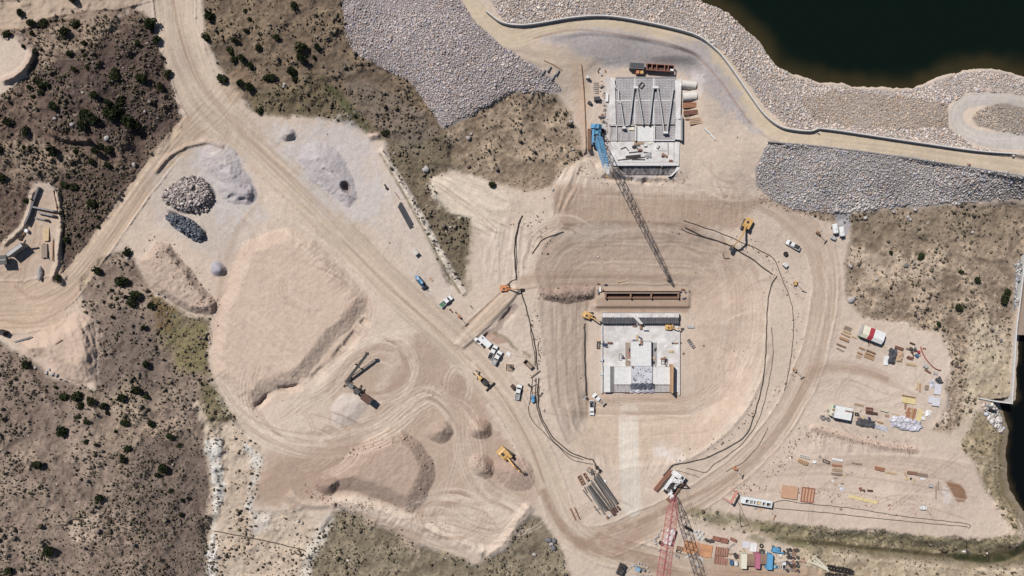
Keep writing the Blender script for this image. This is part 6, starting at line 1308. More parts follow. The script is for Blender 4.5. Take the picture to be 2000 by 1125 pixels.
for i in range(4):
    for j in range(6):
        if (i, j) in ((3, 1), (0, 4)): continue
        drum('dark drum by the blue lift, %s row, %s column' % (rw[j], cn[i]), (1539.5, 1545.6, 1552, 1559)[i] + random.uniform(-1, 1), (1075.7, 1083, 1090, 1099, 1106.5, 1115)[j] + random.uniform(-1.2, 1.2), ky[(i * 5 + j * 3) % 6], .5 + .12 * ((i + j) % 2), .95)
for i, (x, y) in enumerate(((1340,1031),(1345.5,1033.6),(1351,1036.2))): drum('black drum under the crane shadow, %s of the row of three' % ('left', 'middle', 'right')[i], x, y, 'black', .5, 1.1)
for i, (x, y) in enumerate(((1380,1055),(1386,1057.5),(1391.5,1057))): drum('dark drum below the bulk bags, %s of the row of three' % ('left', 'middle', 'right')[i], x, y, 'steeld', .55, 1.1)
drum('red drum at the bend of the orange fence', 1795.5, 687.5, 'crim', .5, 1.0); drum('blue drum just below the red drum', 1792, 694.5, 'blued', .6, 1.0); drum('blue drum above the black tarpaulin', 1699, 817, 'navy', .4, .9); drum('white drum in the walled quarry pit', 50.5, 450.5, 'white', .7, 1.2); drum('green tank at the corner of the striped shelter', 1681.8, 656.5, 'green', .75, 1.4)
drum('black round tank beside the small white generator crate', 1535.5, 495.5, 'black', .85, .9)
for i, (x, y) in enumerate(((1358,1038.5),(1366,1038),(1372.5,1042),(1361.5,1044.5),(1368,1048),(1373,1053),(1364.5,1051.5))):
    def f(m): m.box(0, 0, 0, .95, .95, .9, 'white', tx=.9, ty=.9).box(0, 0, .9, .5, .5, .1, 'greyl').box(.3, .3, .9, .08, .08, .22, 'greyl').box(-.3, -.3, .9, .08, .08, .22, 'greyl')
    put('bulk_bag', 'white bulk bag, the %s one counting along the cluster from the black drums' % ORD[i], 'bulk bag', x, y, 12 + 7 * i, .9, f, 'white bulk bags')
def rings(label, px, py, r, key, h=.6, name='concrete_ring', cat='concrete ring', r2=None): return put(name, label, cat, px, py, 0, h, lambda m: m.ring(0, 0, 0, r, r2 or r * .62, h, key, 18), None)
rings('grey concrete ring left of the office, larger of the pair', 1608, 815.5, .9, 'concs', 1.0); rings('grey concrete ring left of the office, smaller of the pair', 1618, 818.5, .72, 'concs', .9); rings('black tyre above the dark compressor', 1487.6, 1066.3, .82, 'tyre', .45, 'tyre', 'tyre', .42); rings('little red hose ring right of the drums', 1568, 1095, .6, 'redf', .15, 'hose_ring', 'hose', .4)
rings('pale hose coil on the basin floor under the rebar wall', 1189.5, 648.5, .9, 'offwhite', .2, 'hose_coil', 'hose', .62); rings('pale hose coil beside the blue crane track', 1150.3, 302.5, .6, 'greyl', .15, 'hose_coil', 'hose', .45); rings('faint hose coil on the right apron corner', 1376, 320, .7, 'greyl', .12, 'hose_coil', 'hose', .5); rings('small pipe ring on the lower terrace', 1602, 892, .45, 'steel', .3, 'hose_ring', 'hose', .3)
for i, (x, y) in enumerate([(1291,1035),(1287,1042),(1284,1046.5),(1279.5,1051),(1279,1056),(1280.5,1061),(1282.5,1066),(1287,1073)]): tag(rock_obj('boulder', x, y, 2.2 + .5 * (i % 3), 'rockw'), 'pale boulder, the %s down the arc left of the red crane boom' % ORD[i], 'boulder', 'boulders in an arc by the crane')
for i, (x, y) in enumerate([(1227,1113),(1232,1107.5),(1236.5,1105),(1241,1101.5),(1247,1100),(1253,1100),(1258.5,1102.5),(1264,1108),(1266,1116),(1265,1122)]): tag(rock_obj('boulder', x, y, 2.0 + .4 * (i % 3), 'rockw'), 'pale boulder, the %s around the ring at the bottom edge' % ORD[i], 'boulder', 'boulders in the ring at the bottom')
# tarpaulins, plastic
def sheet(name, label, cat, px, py, l, w, deg, h, key, amp=.25, edge=.5, seed=1, n=16):
    L, W = px2m(l, 0), px2m(w, 0); r = np.random.default_rng(seed); V, nx, ny = [], n, max(5, int(n * W / L))
    ox = r.uniform(0, 50)
    for i in range(nx + 1):
        for j in range(ny + 1):
            u, v = i / nx * 2 - 1, j / ny * 2 - 1; e = max(abs(u), abs(v)); b = (1 - max(0, (e - (1 - edge)) / edge) ** 2)
            ru = 1 + .10 * math.sin(5 * v + ox) + .06 * math.sin(11 * v + ox); rv = 1 + .10 * math.sin(4 * u + ox) + .07 * math.sin(9 * u + 2 * ox)
            V.append((u * L / 2 * ru, v * W / 2 * rv, .03 + h * b + amp * b * float(vn(np.float32(i * .55 + ox), np.float32(j * .6), 60 + seed % 20))))
    F = [(i * (ny + 1) + j, (i + 1) * (ny + 1) + j, (i + 1) * (ny + 1) + j + 1, i * (ny + 1) + j + 1) for i in range(nx) for j in range(ny)]
    mb = MB(); mb.add(V, F, key); return tag(mb.build(name, None, base(px, py, h * .8), rz_of(deg)), label, cat)
sheet('tarpaulin', 'black tarpaulin heap between white panels and the tan heap', 'tarpaulin', 1744.5, 696, 31, 14, 100, 1.3, 'tarp', .6, .4, 3); sheet('tarpaulin', 'tan tarpaulin heap right of the black heap', 'tarpaulin', 1759, 697, 21, 12, 100, .9, 'tan', .4, .5, 4); sheet('tarpaulin', 'black tarpaulin spread below the blue drum', 'tarpaulin', 1692, 827, 38, 16, 10, .6, 'tarp', .35, .4, 5)
sheet('plastic_sheet', 'big clear plastic sheet over stacked panels beside the yard bank', 'plastic sheet', 1772, 828, 62, 26, 12, 1.1, 'plastic', .5, .3, 6, 30); sheet('plastic_sheet', 'loose white plastic beside the spread black tarpaulin', 'plastic sheet', 1718, 835, 34, 9, 16, .4, 'plastic', .3, .5, 7); sheet('tarpaulin', 'dark tarpaulin bundle at the far end of the white panels', 'tarpaulin', 1836, 744, 14, 11, 60, 1.0, 'tarp', .4, .5, 8)
sheet('plastic_sheet', 'white plastic scraps between the panels and the dark bundle', 'plastic sheet', 1822, 750, 16, 12, 80, .3, 'plastic', .3, .6, 9); sheet('sand_bag', 'white bag by the road edge below the panel stacks', 'bag', 1814, 808, 13, 10, 100, .5, 'white', .2, .6, 10, 10); sheet('sand_bag', 'white bag on the lower terrace left of the grey frame', 'bag', 1591.5, 903, 8, 6, 20, .5, 'white', .2, .6, 11, 8); sheet('tarpaulin', 'grey blue tarpaulin on the weir apron', 'tarpaulin', 1266.5, 304, 15, 12, -20, .8, 'greyl', .5, .5, 12)
sheet('sand_bag', 'white bundle on the apron right of the tan logs', 'bag', 1270, 280, 12, 5, 5, .6, 'cream', .15, .6, 13, 8); sheet('sand_bag', 'white bag right of the centre block', 'bag', 1301.5, 676, 9, 9, 30, .7, 'white', .2, .6, 14, 8); sheet('tarpaulin', 'dark cloth fan above the white bag in the basin', 'tarpaulin', 1303, 663, 8, 18, 5, .3, 'concs', .2, .6, 15, 10); sheet('tarpaulin', 'reddish cloth against the left channel of the centre block', 'tarpaulin', 1226, 703, 10, 16, 90, .6, 'woodg', .3, .6, 16, 10)
sheet('tarpaulin', 'brown cloth on the apron left of the dark bars', 'tarpaulin', 1220, 298, 9, 5, 5, .4, 'woodg', .2, .6, 17, 8); sheet('tarpaulin', 'dark cloth in the right channel of the centre block', 'tarpaulin', 1280, 683, 12, 7, 95, .7, 'tarp', .4, .6, 18, 8); sheet('plastic_sheet', 'pale plastic on the pebble strip near the yellow panels', 'plastic sheet', 1645, 956, 9, 6, 20, .2, 'poly', .1, .6, 19, 8); sheet('sand_bag', 'white scrap beside the stacked pipes', 'bag', 1182, 941, 5, 7, 20, .3, 'white', .1, .6, 20, 6)
# buildings and shelters
t = thing('striped_shelter', 'open shelter with cream, red and white roof in the timber yard', 'shelter', base(1706.5, 654, 3.2), rz_of(21)); L, W = 8.8, 4.7
for x0, x1, k in ((-L / 2, -1.75, 'cream'), (-1.75, .15, 'crim'), (.15, L / 2, 'white')):
    m = MB()
    for a, b, za, zb in ((-W / 2, -.9, 2.5, 3.3), (-.9, W / 2, 3.3, 2.9)): m.add([(x0, a, za), (x1, a, za), (x1, b, zb), (x0, b, zb), (x0, a, za - .1), (x1, a, za - .1), (x1, b, zb - .1), (x0, b, zb - .1)], [(0, 1, 2, 3), (7, 6, 5, 4), (0, 4, 5, 1), (1, 5, 6, 2), (2, 6, 7, 3), (3, 7, 4, 0)], k)
    m.build('roof_panel', t)
for x in (-L / 2 + .2, -1.75, .15, L / 2 - .2):
    for y in (-W / 2 + .15, W / 2 - .15): MB().box(x, y, 0, .15, .15, 2.5, 'steel').build('post', t)
MB().box(-L / 2 + .1, 0, 0, .1, W - .4, 2.4, 'greyl').build('end_wall', t)
t = thing('site_office', 'flat white roofed site office with cream wing beside the concrete rings', 'office', base(1647, 806.5, 3.2), rz_of(11)); MB().box(0, 0, 0, 6.6, 4.7, 3.2, 'greyl', top='white').build('walls', t); MB().box(0, 0, 3.2, 6.7, 4.8, .12, 'white').build('roof', t); MB().box(1.9, 1.0, 3.32, 2.8, .5, .2, 'rust').build('roof_beam', t); MB().box(-3.9, .2, 0, 1.1, 4.4, 2.4, 'cream').build('side_wing', t)
for y, k in ((1.8, 'teal'), (.5, 'woodd'), (-1.2, 'grey')): MB().box(-3.7, y, 2.4, .7, .8, .5, k).build('roof_unit', t)
MB().box(0, -2.38, .1, .9, .06, 2.0, 'dark').build('door', t); MB().box(1.8, -2.38, 1.1, 1.2, .06, .9, 'glass').build('window', t)
def tent(label, px, py, deg, L, W, H, flat=0):
    t = thing('arched_tent', label, 'tent', base(px, py, H * .8), rz_of(deg)); n = 9; V = []
    for x in (-L / 2, L / 2):
        for i in range(n): a = math.pi * i / (n - 1); V.append((x, -W / 2 * math.cos(a), H * (math.sin(a) ** .7)))
    MB().add(V, [(i, i + 1, n + i + 1, n + i) for i in range(n - 1)] + [tuple(range(n)), tuple(range(2 * n - 1, n - 1, -1))], 'offwhite').build('canopy', t)
    MB().box(L / 2 + .03, 0, 0, .05, W * .5, H * .7, 'dark').build('door', t); m = MB()
    for x in (-L / 2, 0, L / 2 - .1): [m.beam((x, -W / 2 * math.cos(math.pi * i / 6) * 1.01, H * 1.01 * math.sin(math.pi * i / 6) ** .7), (x, -W / 2 * math.cos(math.pi * (i + 1) / 6) * 1.01, H * 1.01 * math.sin(math.pi * (i + 1) / 6) ** .7), .12, .08, 'offwhite') for i in range(6)]
    m.build('rib', t)
tent('white arched tent by the gravel slope, upper one', 1346, 164, 7, 5.6, 3.0, 2.4); tent('white arched tent just above the rusty stacks', 1348, 187, -5, 5.2, 3.4, 2.2)
container(1244.5, 128, 4, 5.4, 2.2, 2.4, 'concs', 'shipping_container', 'dark grey container above the orange and yellow toilets', 'container', 'tarp')
def rig(t):
    pass
t = thing('skip_trailer', 'long open red trailer with cross bars above the zigzag slab', 'trailer', base(1290, 131.5, 2.4), rz_of(4)); Lx = 10.6
for y in (-1.15, 1.15): MB().box(0, y, .9, Lx, .2, 1.5, 'brick').build('side_panel', t)
MB().box(0, 0, .8, Lx, 2.1, .15, 'rustd').build('floor', t)
for x in (-Lx / 2 + .15, -3.2, -1.4, 1.6, 3.0, Lx / 2 - .15): MB().box(x, 0, 2.1, .28, 2.1, .3, 'brick').build('cross_bar', t)
MB().box(Lx / 2 - .9, -.7, 2.41, 1.3, .7, .25, 'white').build('sign_board', t); wheels(t, (-3.5, -2.4, 3.8), 1.0, .45)
for x, y, k, l in ((1246,140.5,'orange','orange portable toilet below the dark grey container'), (1254,141,'yellow','yellow portable toilet next to the orange one')):
    t = thing('portable_toilet', l, 'toilet', base(x, y, 2.2), rz_of(3)); MB().box(0, 0, .1, 1.15, 1.15, 2.0, k).build('cabin', t); MB().box(0, 0, 2.1, 1.25, 1.25, .18, k, tx=.8, ty=.8).build('roof', t); MB().box(0, -.6, .2, .7, .04, 1.8, 'greyl').build('door', t); MB().cyl((.4, .4, 2.1), (.4, .4, 2.6), .06, 'greyl', 8).build('vent_pipe', t)
t = thing('workshop_trailer', 'long white trailer with a row of open black bays on the terrace', 'trailer', base(1478, 981.5, 2.8), rz_of(9)); Lx = 12.2
MB().box(0, .95, .9, Lx, .9, 1.9, 'white').box(0, -1.05, .9, Lx, .3, 1.9, 'white').build('side_wall', t); MB().box(0, -.2, .8, Lx, 1.4, .2, 'dark').build('floor', t)
for x in (-Lx / 2 + .9, -2.7, -1.2, -.1, 2.2, 3.8, Lx / 2 - .15): MB().box(x, -.2, .95, .3 if x > -5 else 1.8, 1.4, 1.86, 'white').build('partition', t)
MB().box(1.0, -.2, 1.0, 1.8, 1.1, 1.0, 'woodl').build('tank', t); MB().box(-2.0, -.2, 1.0, .8, 1.0, 1.3, 'grey').build('cabinet', t); wheels(t, (3.2, 4.3), .95, .5)
t = thing('hoist_frame', 'salmon pink steel hoist frame left of the long white trailer', 'hoist', base(1433.5, 971.5, 4.6), rz_of(118)); MB().box(0, 0, 4.2, 5.2, .7, .45, 'salmon').build('top_beam', t)
for x in (-2.3, 2.3): MB().beam((x, 0, 4.3), (x, 1.3, .05), .2, .2, 'salmon').build('leg', t); MB().beam((x, 0, 4.3), (x, -1.3, .05), .2, .2, 'salmon').build('leg', t)
MB().beam((-2.3, 1.1, .8), (2.3, 1.1, .8), .14, .14, 'salmon').build('tie_bar', t); MB().beam((2.4, 0, 4.2), (2.6, -2.6, 2.2), .15, .15, 'pink').beam((2.6, -2.6, 2.2), (2.6, -2.6, .1), .15, .15, 'pink').build('outrigger', t)
container(1308.5, 1048.5, dirdeg(1318, 1039, 1310, 1061.7), 6.1, 2.6, 2.6, 'white', 'shipping_container', 'white container half under the boom of the red crane', 'container')
container(1452.7, 1096, 92, 5.6, 2.2, 2.6, 'cream', 'shipping_container', 'cream container at the left end of the slatted roofs', 'container'); container(1480, 1096.5, 92, 5.7, 1.9, 2.7, 'pink', 'shipping_container', 'pink container between the two slatted roofs', 'container'); container(1503.5, 1098, 94, 5.8, 2.2, 2.7, 'blue', 'shipping_container', 'bright blue container at the right end of the slatted roofs', 'container')
for x, y, w, h, l in ((1466.5,1094,16,23,'brown slatted roof between the cream and pink containers'), (1491.5,1092,13,20,'brown slatted roof between the pink and blue containers')):
    t = thing('slatted_roof', l, 'roof', base(x, y, 2.6), rz_of(2)); MB().box(0, 0, 2.45, px2m(w, 0), px2m(h, 0), .12, 'slats').build('roof_panel', t); m = MB(); [m.box(0, -px2m(h, 0) / 2 + .35 * (k + .5), 2.57, px2m(w, 0), .06, .08, 'woodd') for k in range(int(px2m(h, 0) / .35))]; m.build('purlin', t); [MB().box(sx * (px2m(w, 0) / 2 - .15), sy * (px2m(h, 0) / 2 - .15), 0, .12, .12, 2.45, 'steel').build('post', t) for sx in (-1, 1) for sy in (-1, 1)]
t = thing('telehandler', 'bright blue telescopic lift left of the drums', 'lift', base(1518, 1075, 1.6), rz_of(12)); MB().box(-.4, 0, .6, 3.0, 1.9, 1.1, 'blue').box(-1.5, 0, 1.0, .8, 1.8, .9, 'blue').build('body', t); MB().box(-.2, .55, 1.6, 1.2, .8, .9, 'blue', tx=.85, ty=.85).build('cab', t); MB().beam((-1.8, -.45, 1.9), (2.8, -.45, 1.6), .4, .45, 'blue').build('boom', t); MB().box(3.0, -.3, .3, .3, 1.3, 1.2, 'dark').build('fork_carriage', t); wheels(t, (-1.4, 1.1), .95, .55)
t = thing('compressor', 'dark compressor with white tank below the black tyre', 'compressor', base(1492, 1079, 1.2), rz_of(8)); MB().box(-.5, 0, .3, 2.2, 1.5, 1.0, 'steeld', tx=.9, ty=.85).box(-.7, 0, 1.3, .8, .7, .15, 'steel').build('body', t); MB().cyl((.9, -.4, .8), (.9, .5, .8), .45, 'white', 12).build('tank', t); wheels(t, (-.4,), .8, .35)
t = thing('flat_trailer', 'small flat blue trailer right of the blue container', 'trailer', base(1515, 1107, .9), rz_of(4)); MB().box(0, 0, .55, 2.7, 1.3, .2, 'ltblue').build('deck', t); MB().box(.4, 0, .75, .7, .7, .3, 'steeld').build('load', t); wheels(t, (0,), .7, .32)
t = thing('utility_truck', 'small white truck with black bed between blue trailer and drums', 'truck', base(1531.5, 1104.5, 1.3), rz_of(262)); MB().box(.9, 0, .5, 1.2, 1.5, 1.4, 'white', tx=.85, ty=.88).build('cab', t); MB().box(-.6, 0, .5, 1.9, 1.5, .6, 'white').box(-.6, 0, 1.1, 1.6, 1.1, .05, 'black').build('bed', t); MB().box(1.35, 0, 1.15, .3, 1.2, .5, 'glass', tx=.6).build('windscreen', t); wheels(t, (-.9, .9), .7, .34)
put('water_tank', 'white water tank right of the blue crate', 'tank', 1438.6, 1101, 80, 1.4, lambda m: m.cyl((-.7, 0, .75), (.7, 0, .75), .72, 'white', 14).box(0, 0, 0, 1.2, 1.0, .2, 'dark').cyl((0, 0, 1.45), (0, 0, 1.55), .2, 'greyl'))
t = thing('generator', 'large black generator at the bottom edge beside the boulder ring', 'generator', base(1213.5, 1114, 2.0), rz_of(112)); MB().box(0, 0, .3, 4.2, 2.2, 1.6, 'dark').build('housing', t); MB().box(.8, .3, 1.9, 1.2, 1.0, .3, 'steeld').box(-1.0, -.3, 1.9, .8, 1.2, .5, 'black').build('radiator', t); MB().cyl((-.2, .7, 1.9), (-.2, .7, 2.8), .14, 'steel').build('exhaust', t); MB().box(0, 0, .05, 4.6, 2.4, .25, 'steel').build('skid', t)
t = thing('pump_unit', 'blue water pump on black hoses beside the haul road', 'pump', base(1041, 779, 1.3), rz_of(88)); MB().box(0, 0, .4, 2.6, 1.2, .9, 'blue', ty=.9).box(-.4, 0, 1.3, .5, .5, .2, 'blued').build('housing', t); MB().cyl((1.3, 0, .7), (1.9, 0, .7), .25, 'steeld').build('outlet', t); wheels(t, (0,), .65, .3)
t = thing('pump_unit', 'grey and white pump floating in the canal', 'pump', base(1888, 1078.5, .8), rz_of(5)); MB().cyl((-1.4, 0, .45), (-.2, 0, .45), .4, 'white', 12).build('float', t); MB().cyl((.3, 0, .45), (1.5, 0, .45), .5, 'tarp', 12).build('motor', t); MB().box(0, 0, .1, 3.0, .5, .15, 'steeld').build('frame', t)
t = thing('skid_loader', 'small dark red loader beside the white pickup near the blue pump', 'loader', base(1003.5, 758, 1.3), rz_of(230)); MB().box(0, 0, .4, 1.8, 1.2, .8, 'rustd').build('body', t); MB().box(-.1, 0, 1.2, .9, .9, .7, 'dark', tx=.85).build('cab', t); MB().box(1.2, 0, .1, .5, 1.5, .5, 'steeld').build('bucket', t); wheels(t, (-.5, .5), .65, .34)
t = thing('wacker_engine', 'dark engine on a skid inside the L shaped frame', 'engine', base(999, 717.5, 1.0), rz_of(35)); MB().box(0, 0, .2, 1.9, .9, .8, 'dark', tx=.8).build('engine_block', t); MB().cyl((-.5, 0, 1.0), (-.5, 0, 1.3), .25, 'steel').build('air_filter', t)
put('welding_cart', 'small dark cart on the laydown verge beside the sand pile', 'cart', 753, 364, 60, .8, lambda m: m.box(0, 0, .3, 1.9, .5, .4, 'dark').box(.8, 0, .3, .7, .9, .5, 'black').cyl((-.8, -.3, .25), (-.8, .3, .25), .25, 'tyre')); put('welding_cart', 'small dark cart below the green pickup', 'cart', 880, 606, 50, .7, lambda m: m.box(0, 0, .2, 1.4, .5, .5, 'dark').box(.5, .1, .7, .4, .4, .2, 'orange')); put('welding_cart', 'dark pole cart at the tail of the orange light tower', 'cart', 895, 615, 45, .6, lambda m: m.box(0, 0, .2, 1.8, .5, .4, 'woodd').cyl((-.9, 0, .4), (-1.6, 0, .4), .2, 'dark'))
# quarry pit walls and plant
for l, a in (('concrete bay wall in the quarry pit, top of three', (63.5,404,109.5,413,1.8)), ('concrete bay wall in the quarry pit, middle of three', (72,414.5,107.5,422,1.5)), ('thin concrete bay wall in the quarry pit, lowest of three', (68,425,93,430,.8))):
    x0, y0, x1, y1, h = a; q = math.hypot(x1 - x0, y1 - y0); put('bay_wall', l, 'wall', (x0 + x1) / 2, (y0 + y1) / 2, dirdeg(x0, y0, x1, y1), h, lambda m: [m.box(px2m(q, 0) * ((k + .5) / 6 - .5), 0, 0, px2m(q, 0) / 6 - .04, .6, h, 'grey') for k in range(6)] + [m.box(px2m(q, 0) / 2 - .5, 0, h, .8, .55, .5, 'dark')])
container(27, 488, -36, 7.0, 1.5, 3.6, 'grey', 'screening_plant', 'tall grey screening box casting a black shadow in the quarry pit', 'plant', 'greyl', lambda t: (MB().beam((3.5, 0, 2.5), (6.0, 0, 4.2), .6, .3, 'steeld').build('feed_belt', t), wheels(t, (-1, 0), .7, .4)))
t = thing('loading_hopper', 'dark steel hopper at the left edge of the quarry track', 'hopper', base(2, 508, 3.0), rz_of(-5)); MB().box(0, 0, 1.4, 3.4, 3.0, 1.8, 'steeld', tx=1.2, ty=1.2).build('bin', t); [MB().box(x, y, 0, .25, .25, 1.4, 'dark').build('leg', t) for x in (-1.3, 1.3) for y in (-1.1, 1.1)]; MB().box(0, 0, 3.2, 3.6, .3, .15, 'greyl').build('grate', t)
tag(MB().box(0, 0, 0, 2.4, 1.8, 2.2, 'black').box(.3, 0, 2.2, 1.4, 1.2, .3, 'dark').build('fuel_tank', None, base(2, 650, 2), rz_of(18)), 'black fuel tank at the left edge below the hairpin road', 'fuel tank')
o = rock_obj('boulder', 79, 533, 14, 'rock', squash=.42, seed=9); o.scale = (.42, 1.25, 1.0); o.rotation_euler = (0, 0, R(-4)); tag(o, 'long grey rock slab in the quarry pit casting a black shadow', 'boulder')
put('scrap_pile', 'brown scrap iron along the wall of the quarry pit', 'scrap', 40, 461, -55, 1.0, lambda m: [m.beam((random.uniform(-2, 2), random.uniform(-.5, .5), .2 + .3 * random.random()), (random.uniform(-2, 2), random.uniform(-.5, .5), .3 + .6 * random.random()), .2, .2, ('rustd', 'woodd', 'dark')[k % 3]) for k in range(18)])
put('scrap_pile', 'scrap fittings at the top of the stacked pipes', 'scrap', 1156, 922, 40, .8, lambda m: [m.tube([(-2.2, .6 * s, .3), (-.6, .9 * s, .4), (.8, .2 * s, .4), (2.2, -.8, .3)], .14, 'steeld') for s in (-1, .2, 1)] + [m.box(random.uniform(-1, 2), random.uniform(-1, 1), 0, .5, .4, .5, 'orange' if k == 0 else 'steel') for k in range(7)])
put('scrap_pile', 'dark fittings beside the curved rail right of the stacked pipes', 'scrap', 1168, 916, 60, .8, lambda m: [m.box(random.uniform(-1.6, 1.6), random.uniform(-.6, .6), 0, .7, .4, .6, ('tarp', 'steeld', 'dark')[k % 3], rz=k) for k in range(12)])
put('scrap_pile', 'dark pipe fittings at the left edge of the basin floor', 'scrap', 1183, 690, 40, .8, lambda m: [m.cyl((random.uniform(-1.5, 1.5), random.uniform(-1, 1), .3), (random.uniform(-1.5, 1.5), random.uniform(-1, 1), .4), .16, ('tarp', 'black', 'white', 'woodl')[k % 4], 8) for k in range(16)])
put('scrap_pile', 'dark props and red can beside the left channel of the centre block', 'scrap', 1230, 690, 88, .9, lambda m: [m.box(random.uniform(-2, 2), random.uniform(-.4, .4), 0, .6, .4, .7, ('red', 'dark', 'navy', 'woodd', 'rustd')[k % 5], rz=k * .7) for k in range(11)])
put('scrap_pile', 'dark bars and blocks in the right channel of the centre block', 'scrap', 1278, 708, 92, .8, lambda m: [m.box(random.uniform(-3, 3), random.uniform(-.6, .6), 0, .9, .3, .6, ('steeld', 'dark', 'conc')[k % 3], rz=k * .9) for k in range(12)])
put('scrap_pile', 'debris scatter above the left wall of the weir', 'scrap', 1174, 140, 20, .5, lambda m: [m.box(random.uniform(-1.6, 1.6), random.uniform(-1.2, 1.2), 0, .5, .35, .4, ('black', 'white', 'woodd')[k % 3], rz=k) for k in range(10)])
put('steel_grating', 'pale steel grating on the dirt left of the weir', 'grating', 1164, 172, 88, .2, lambda m: [m.box(0, -1 + .33 * k, .02, 4.4, .08, .12, 'steel') for k in range(7)] + [m.box(-2 + .8 * k, 0, .14, .08, 2.1, .08, 'steel') for k in range(6)])
def bars(m, segs, key, r=.12):
    for x0, y0, x1, y1, w in segs:
        for k in range(w): a, b = G(x0, y0 + k * .7) , G(x1, y1 + k * .7); m.cyl((a.x, a.y, a.z + r + 1.1 + .05 * k), (b.x, b.y, b.z + r + 1.1 + .05 * k), r, key, 6)
m = MB(); zz = 6.0
for x0, y0, x1, y1, w in ((1228,298,1253,295.5,2),(1222,305,1251,302,5),(1207,312.5,1260,306.5,2),(1234,311,1260,311.5,2),(1212,291,1222,287,2),(1222,287,1228,294,2),(1257,297,1272,299,2)):
    for k in range(w): m.beam((*U(x0, y0 + k * .9, zz), zz + .05 + .03 * k), (*U(x1, y1 + k * .9, zz), zz + .1 + .03 * k), .22, .22, 'dark')
tag(m.build('rebar_bundle'), 'scattered black steel bars on the weir apron', 'steel bars')
# stacked pipes
for i in range(15):
    t_ = i / 14; a = (1145.5 + 22.5 * t_ + random.uniform(-2, 2), 950.5 - 24 * t_ + random.uniform(-3, 5)); b = (1180 + 28 * t_ + random.uniform(-2, 1), 1002.5 - 18.5 * t_ + random.uniform(-3, 2)); ga, gb = G(*a), G(*b); r = .24 + .1 * (i % 3 == 1); off = .75 * (i % 2 == 0 and 3 < i < 13); L = (gb - ga).length
    mb = MB(); mb.cyl((-L / 2, 0, r), (L / 2, 0, r), r, ('pipe', 'pipel', 'logs', 'pipe', 'steeld')[i % 5], 10); c = (ga + gb) / 2
    tag(mb.build('steel_pipe', None, (c.x, c.y, max(ga.z, gb.z) + .05), math.atan2(gb.y - ga.y, gb.x - ga.x)), 'long grey steel pipe of the sloping pipe stack, %s from the left' % ORD[i], 'pipe', 'pipes in the sloping pipe stack')
for i, (x0, y0, x1, y1) in enumerate(((1138.5,956.5,1155.5,978.5),(1160,988,1172,1004),(1141,951,1147,962))): 
    ga, gb = G(x0, y0), G(x1, y1); c = (ga + gb) / 2; L = (gb - ga).length; tag(MB().cyl((-L / 2, 0, .2), (L / 2, 0, .2), .22, 'pipe', 10).build('steel_pipe', None, (c.x, c.y, max(ga.z, gb.z)), math.atan2(gb.y - ga.y, gb.x - ga.x)), ('loose pipe lying left of the pipe stack', 'loose pipe at the lower left of the pipe stack', 'short loose pipe by the cradles of the pipe stack')[i], 'pipe')
for i, (o0, s0, s1, l) in enumerate(((-4.2, 4, 0, 'black plastic pipe of the verge bundle, left outer'), (-1.4, 2, 0, 'black plastic pipe of the verge bundle, left inner'), (1.4, 0, 0, 'black plastic pipe of the verge bundle, right inner'), (4.0, 0, 5, 'black plastic pipe of the verge bundle, right outer'))):
    dx, dy = 25.5 / 53, 46.5 / 53; a = G(779.5 + o0 * dy + dx * s0, 397.5 - o0 * dx + dy * s0); b = G(805 + o0 * dy - dx * s1, 444 - o0 * dx - dy * s1); c = (a + b) / 2; L = (b - a).length
    tag(MB().cyl((-L / 2, 0, .28), (L / 2, 0, .28), .28, 'tarp', 12).build('plastic_pipe', None, (c.x, c.y, max(a.z, b.z)), math.atan2(b.y - a.y, b.x - a.x)), l, 'pipe', 'black plastic pipes on the verge')
for i in range(9):
    u = i / 8; a, b = G(1578 + 12 * u, 1095 + u * -11 + 3 * (i % 2)), G(1616 - 3 * u, 1112 - 7 * u + 1.5 * (i % 3)); c = (a + b) / 2; L = (b - a).length
    tag(MB().cyl((-L / 2, 0, .16), (L / 2, 0, .16), .2, 'cream', 8).build('white_pole', None, (c.x, c.y, max(a.z, b.z) + .12 * (i % 3)), math.atan2(b.y - a.y, b.x - a.x)), 'white pole of the fan shaped bundle, %s counting up from the bottom' % ORD[i], 'pole', 'white poles in a fan')
put('truss_section', 'black lattice truss section right of the white poles', 'truss', 1643, 1113.5, 11, 1.6, lambda m: m.lattice((-5.2, 0, .8), (5.2, 0, .8), 1.2, 1.5, 16, .22, 'black'), None); put('truss_section', 'second black truss at the bottom edge below the first', 'truss', 1634, 1124.5, 3, 1.0, lambda m: m.lattice((-4.2, 0, .6), (4.2, 0, .6), 1.0, 1.1, 12, .2, 'black'))
for i, (x, y) in enumerate(((1061,140.5),(1072.5,134),(1080,151),(1088.5,141))): put('concrete_block', ('leftmost', 'second', 'third', 'rightmost')[i] + ' of four long concrete blocks on the cut below the dam road', 'concrete block', x, y, -56, .7, lambda m: m.box(0, 0, 0, 2.4, .55, .7, 'grey').box(.7, 0, .7, .2, .2, .1, 'dark').box(-.7, 0, .7, .2, .2, .1, 'dark'), 'concrete blocks by the dam road')
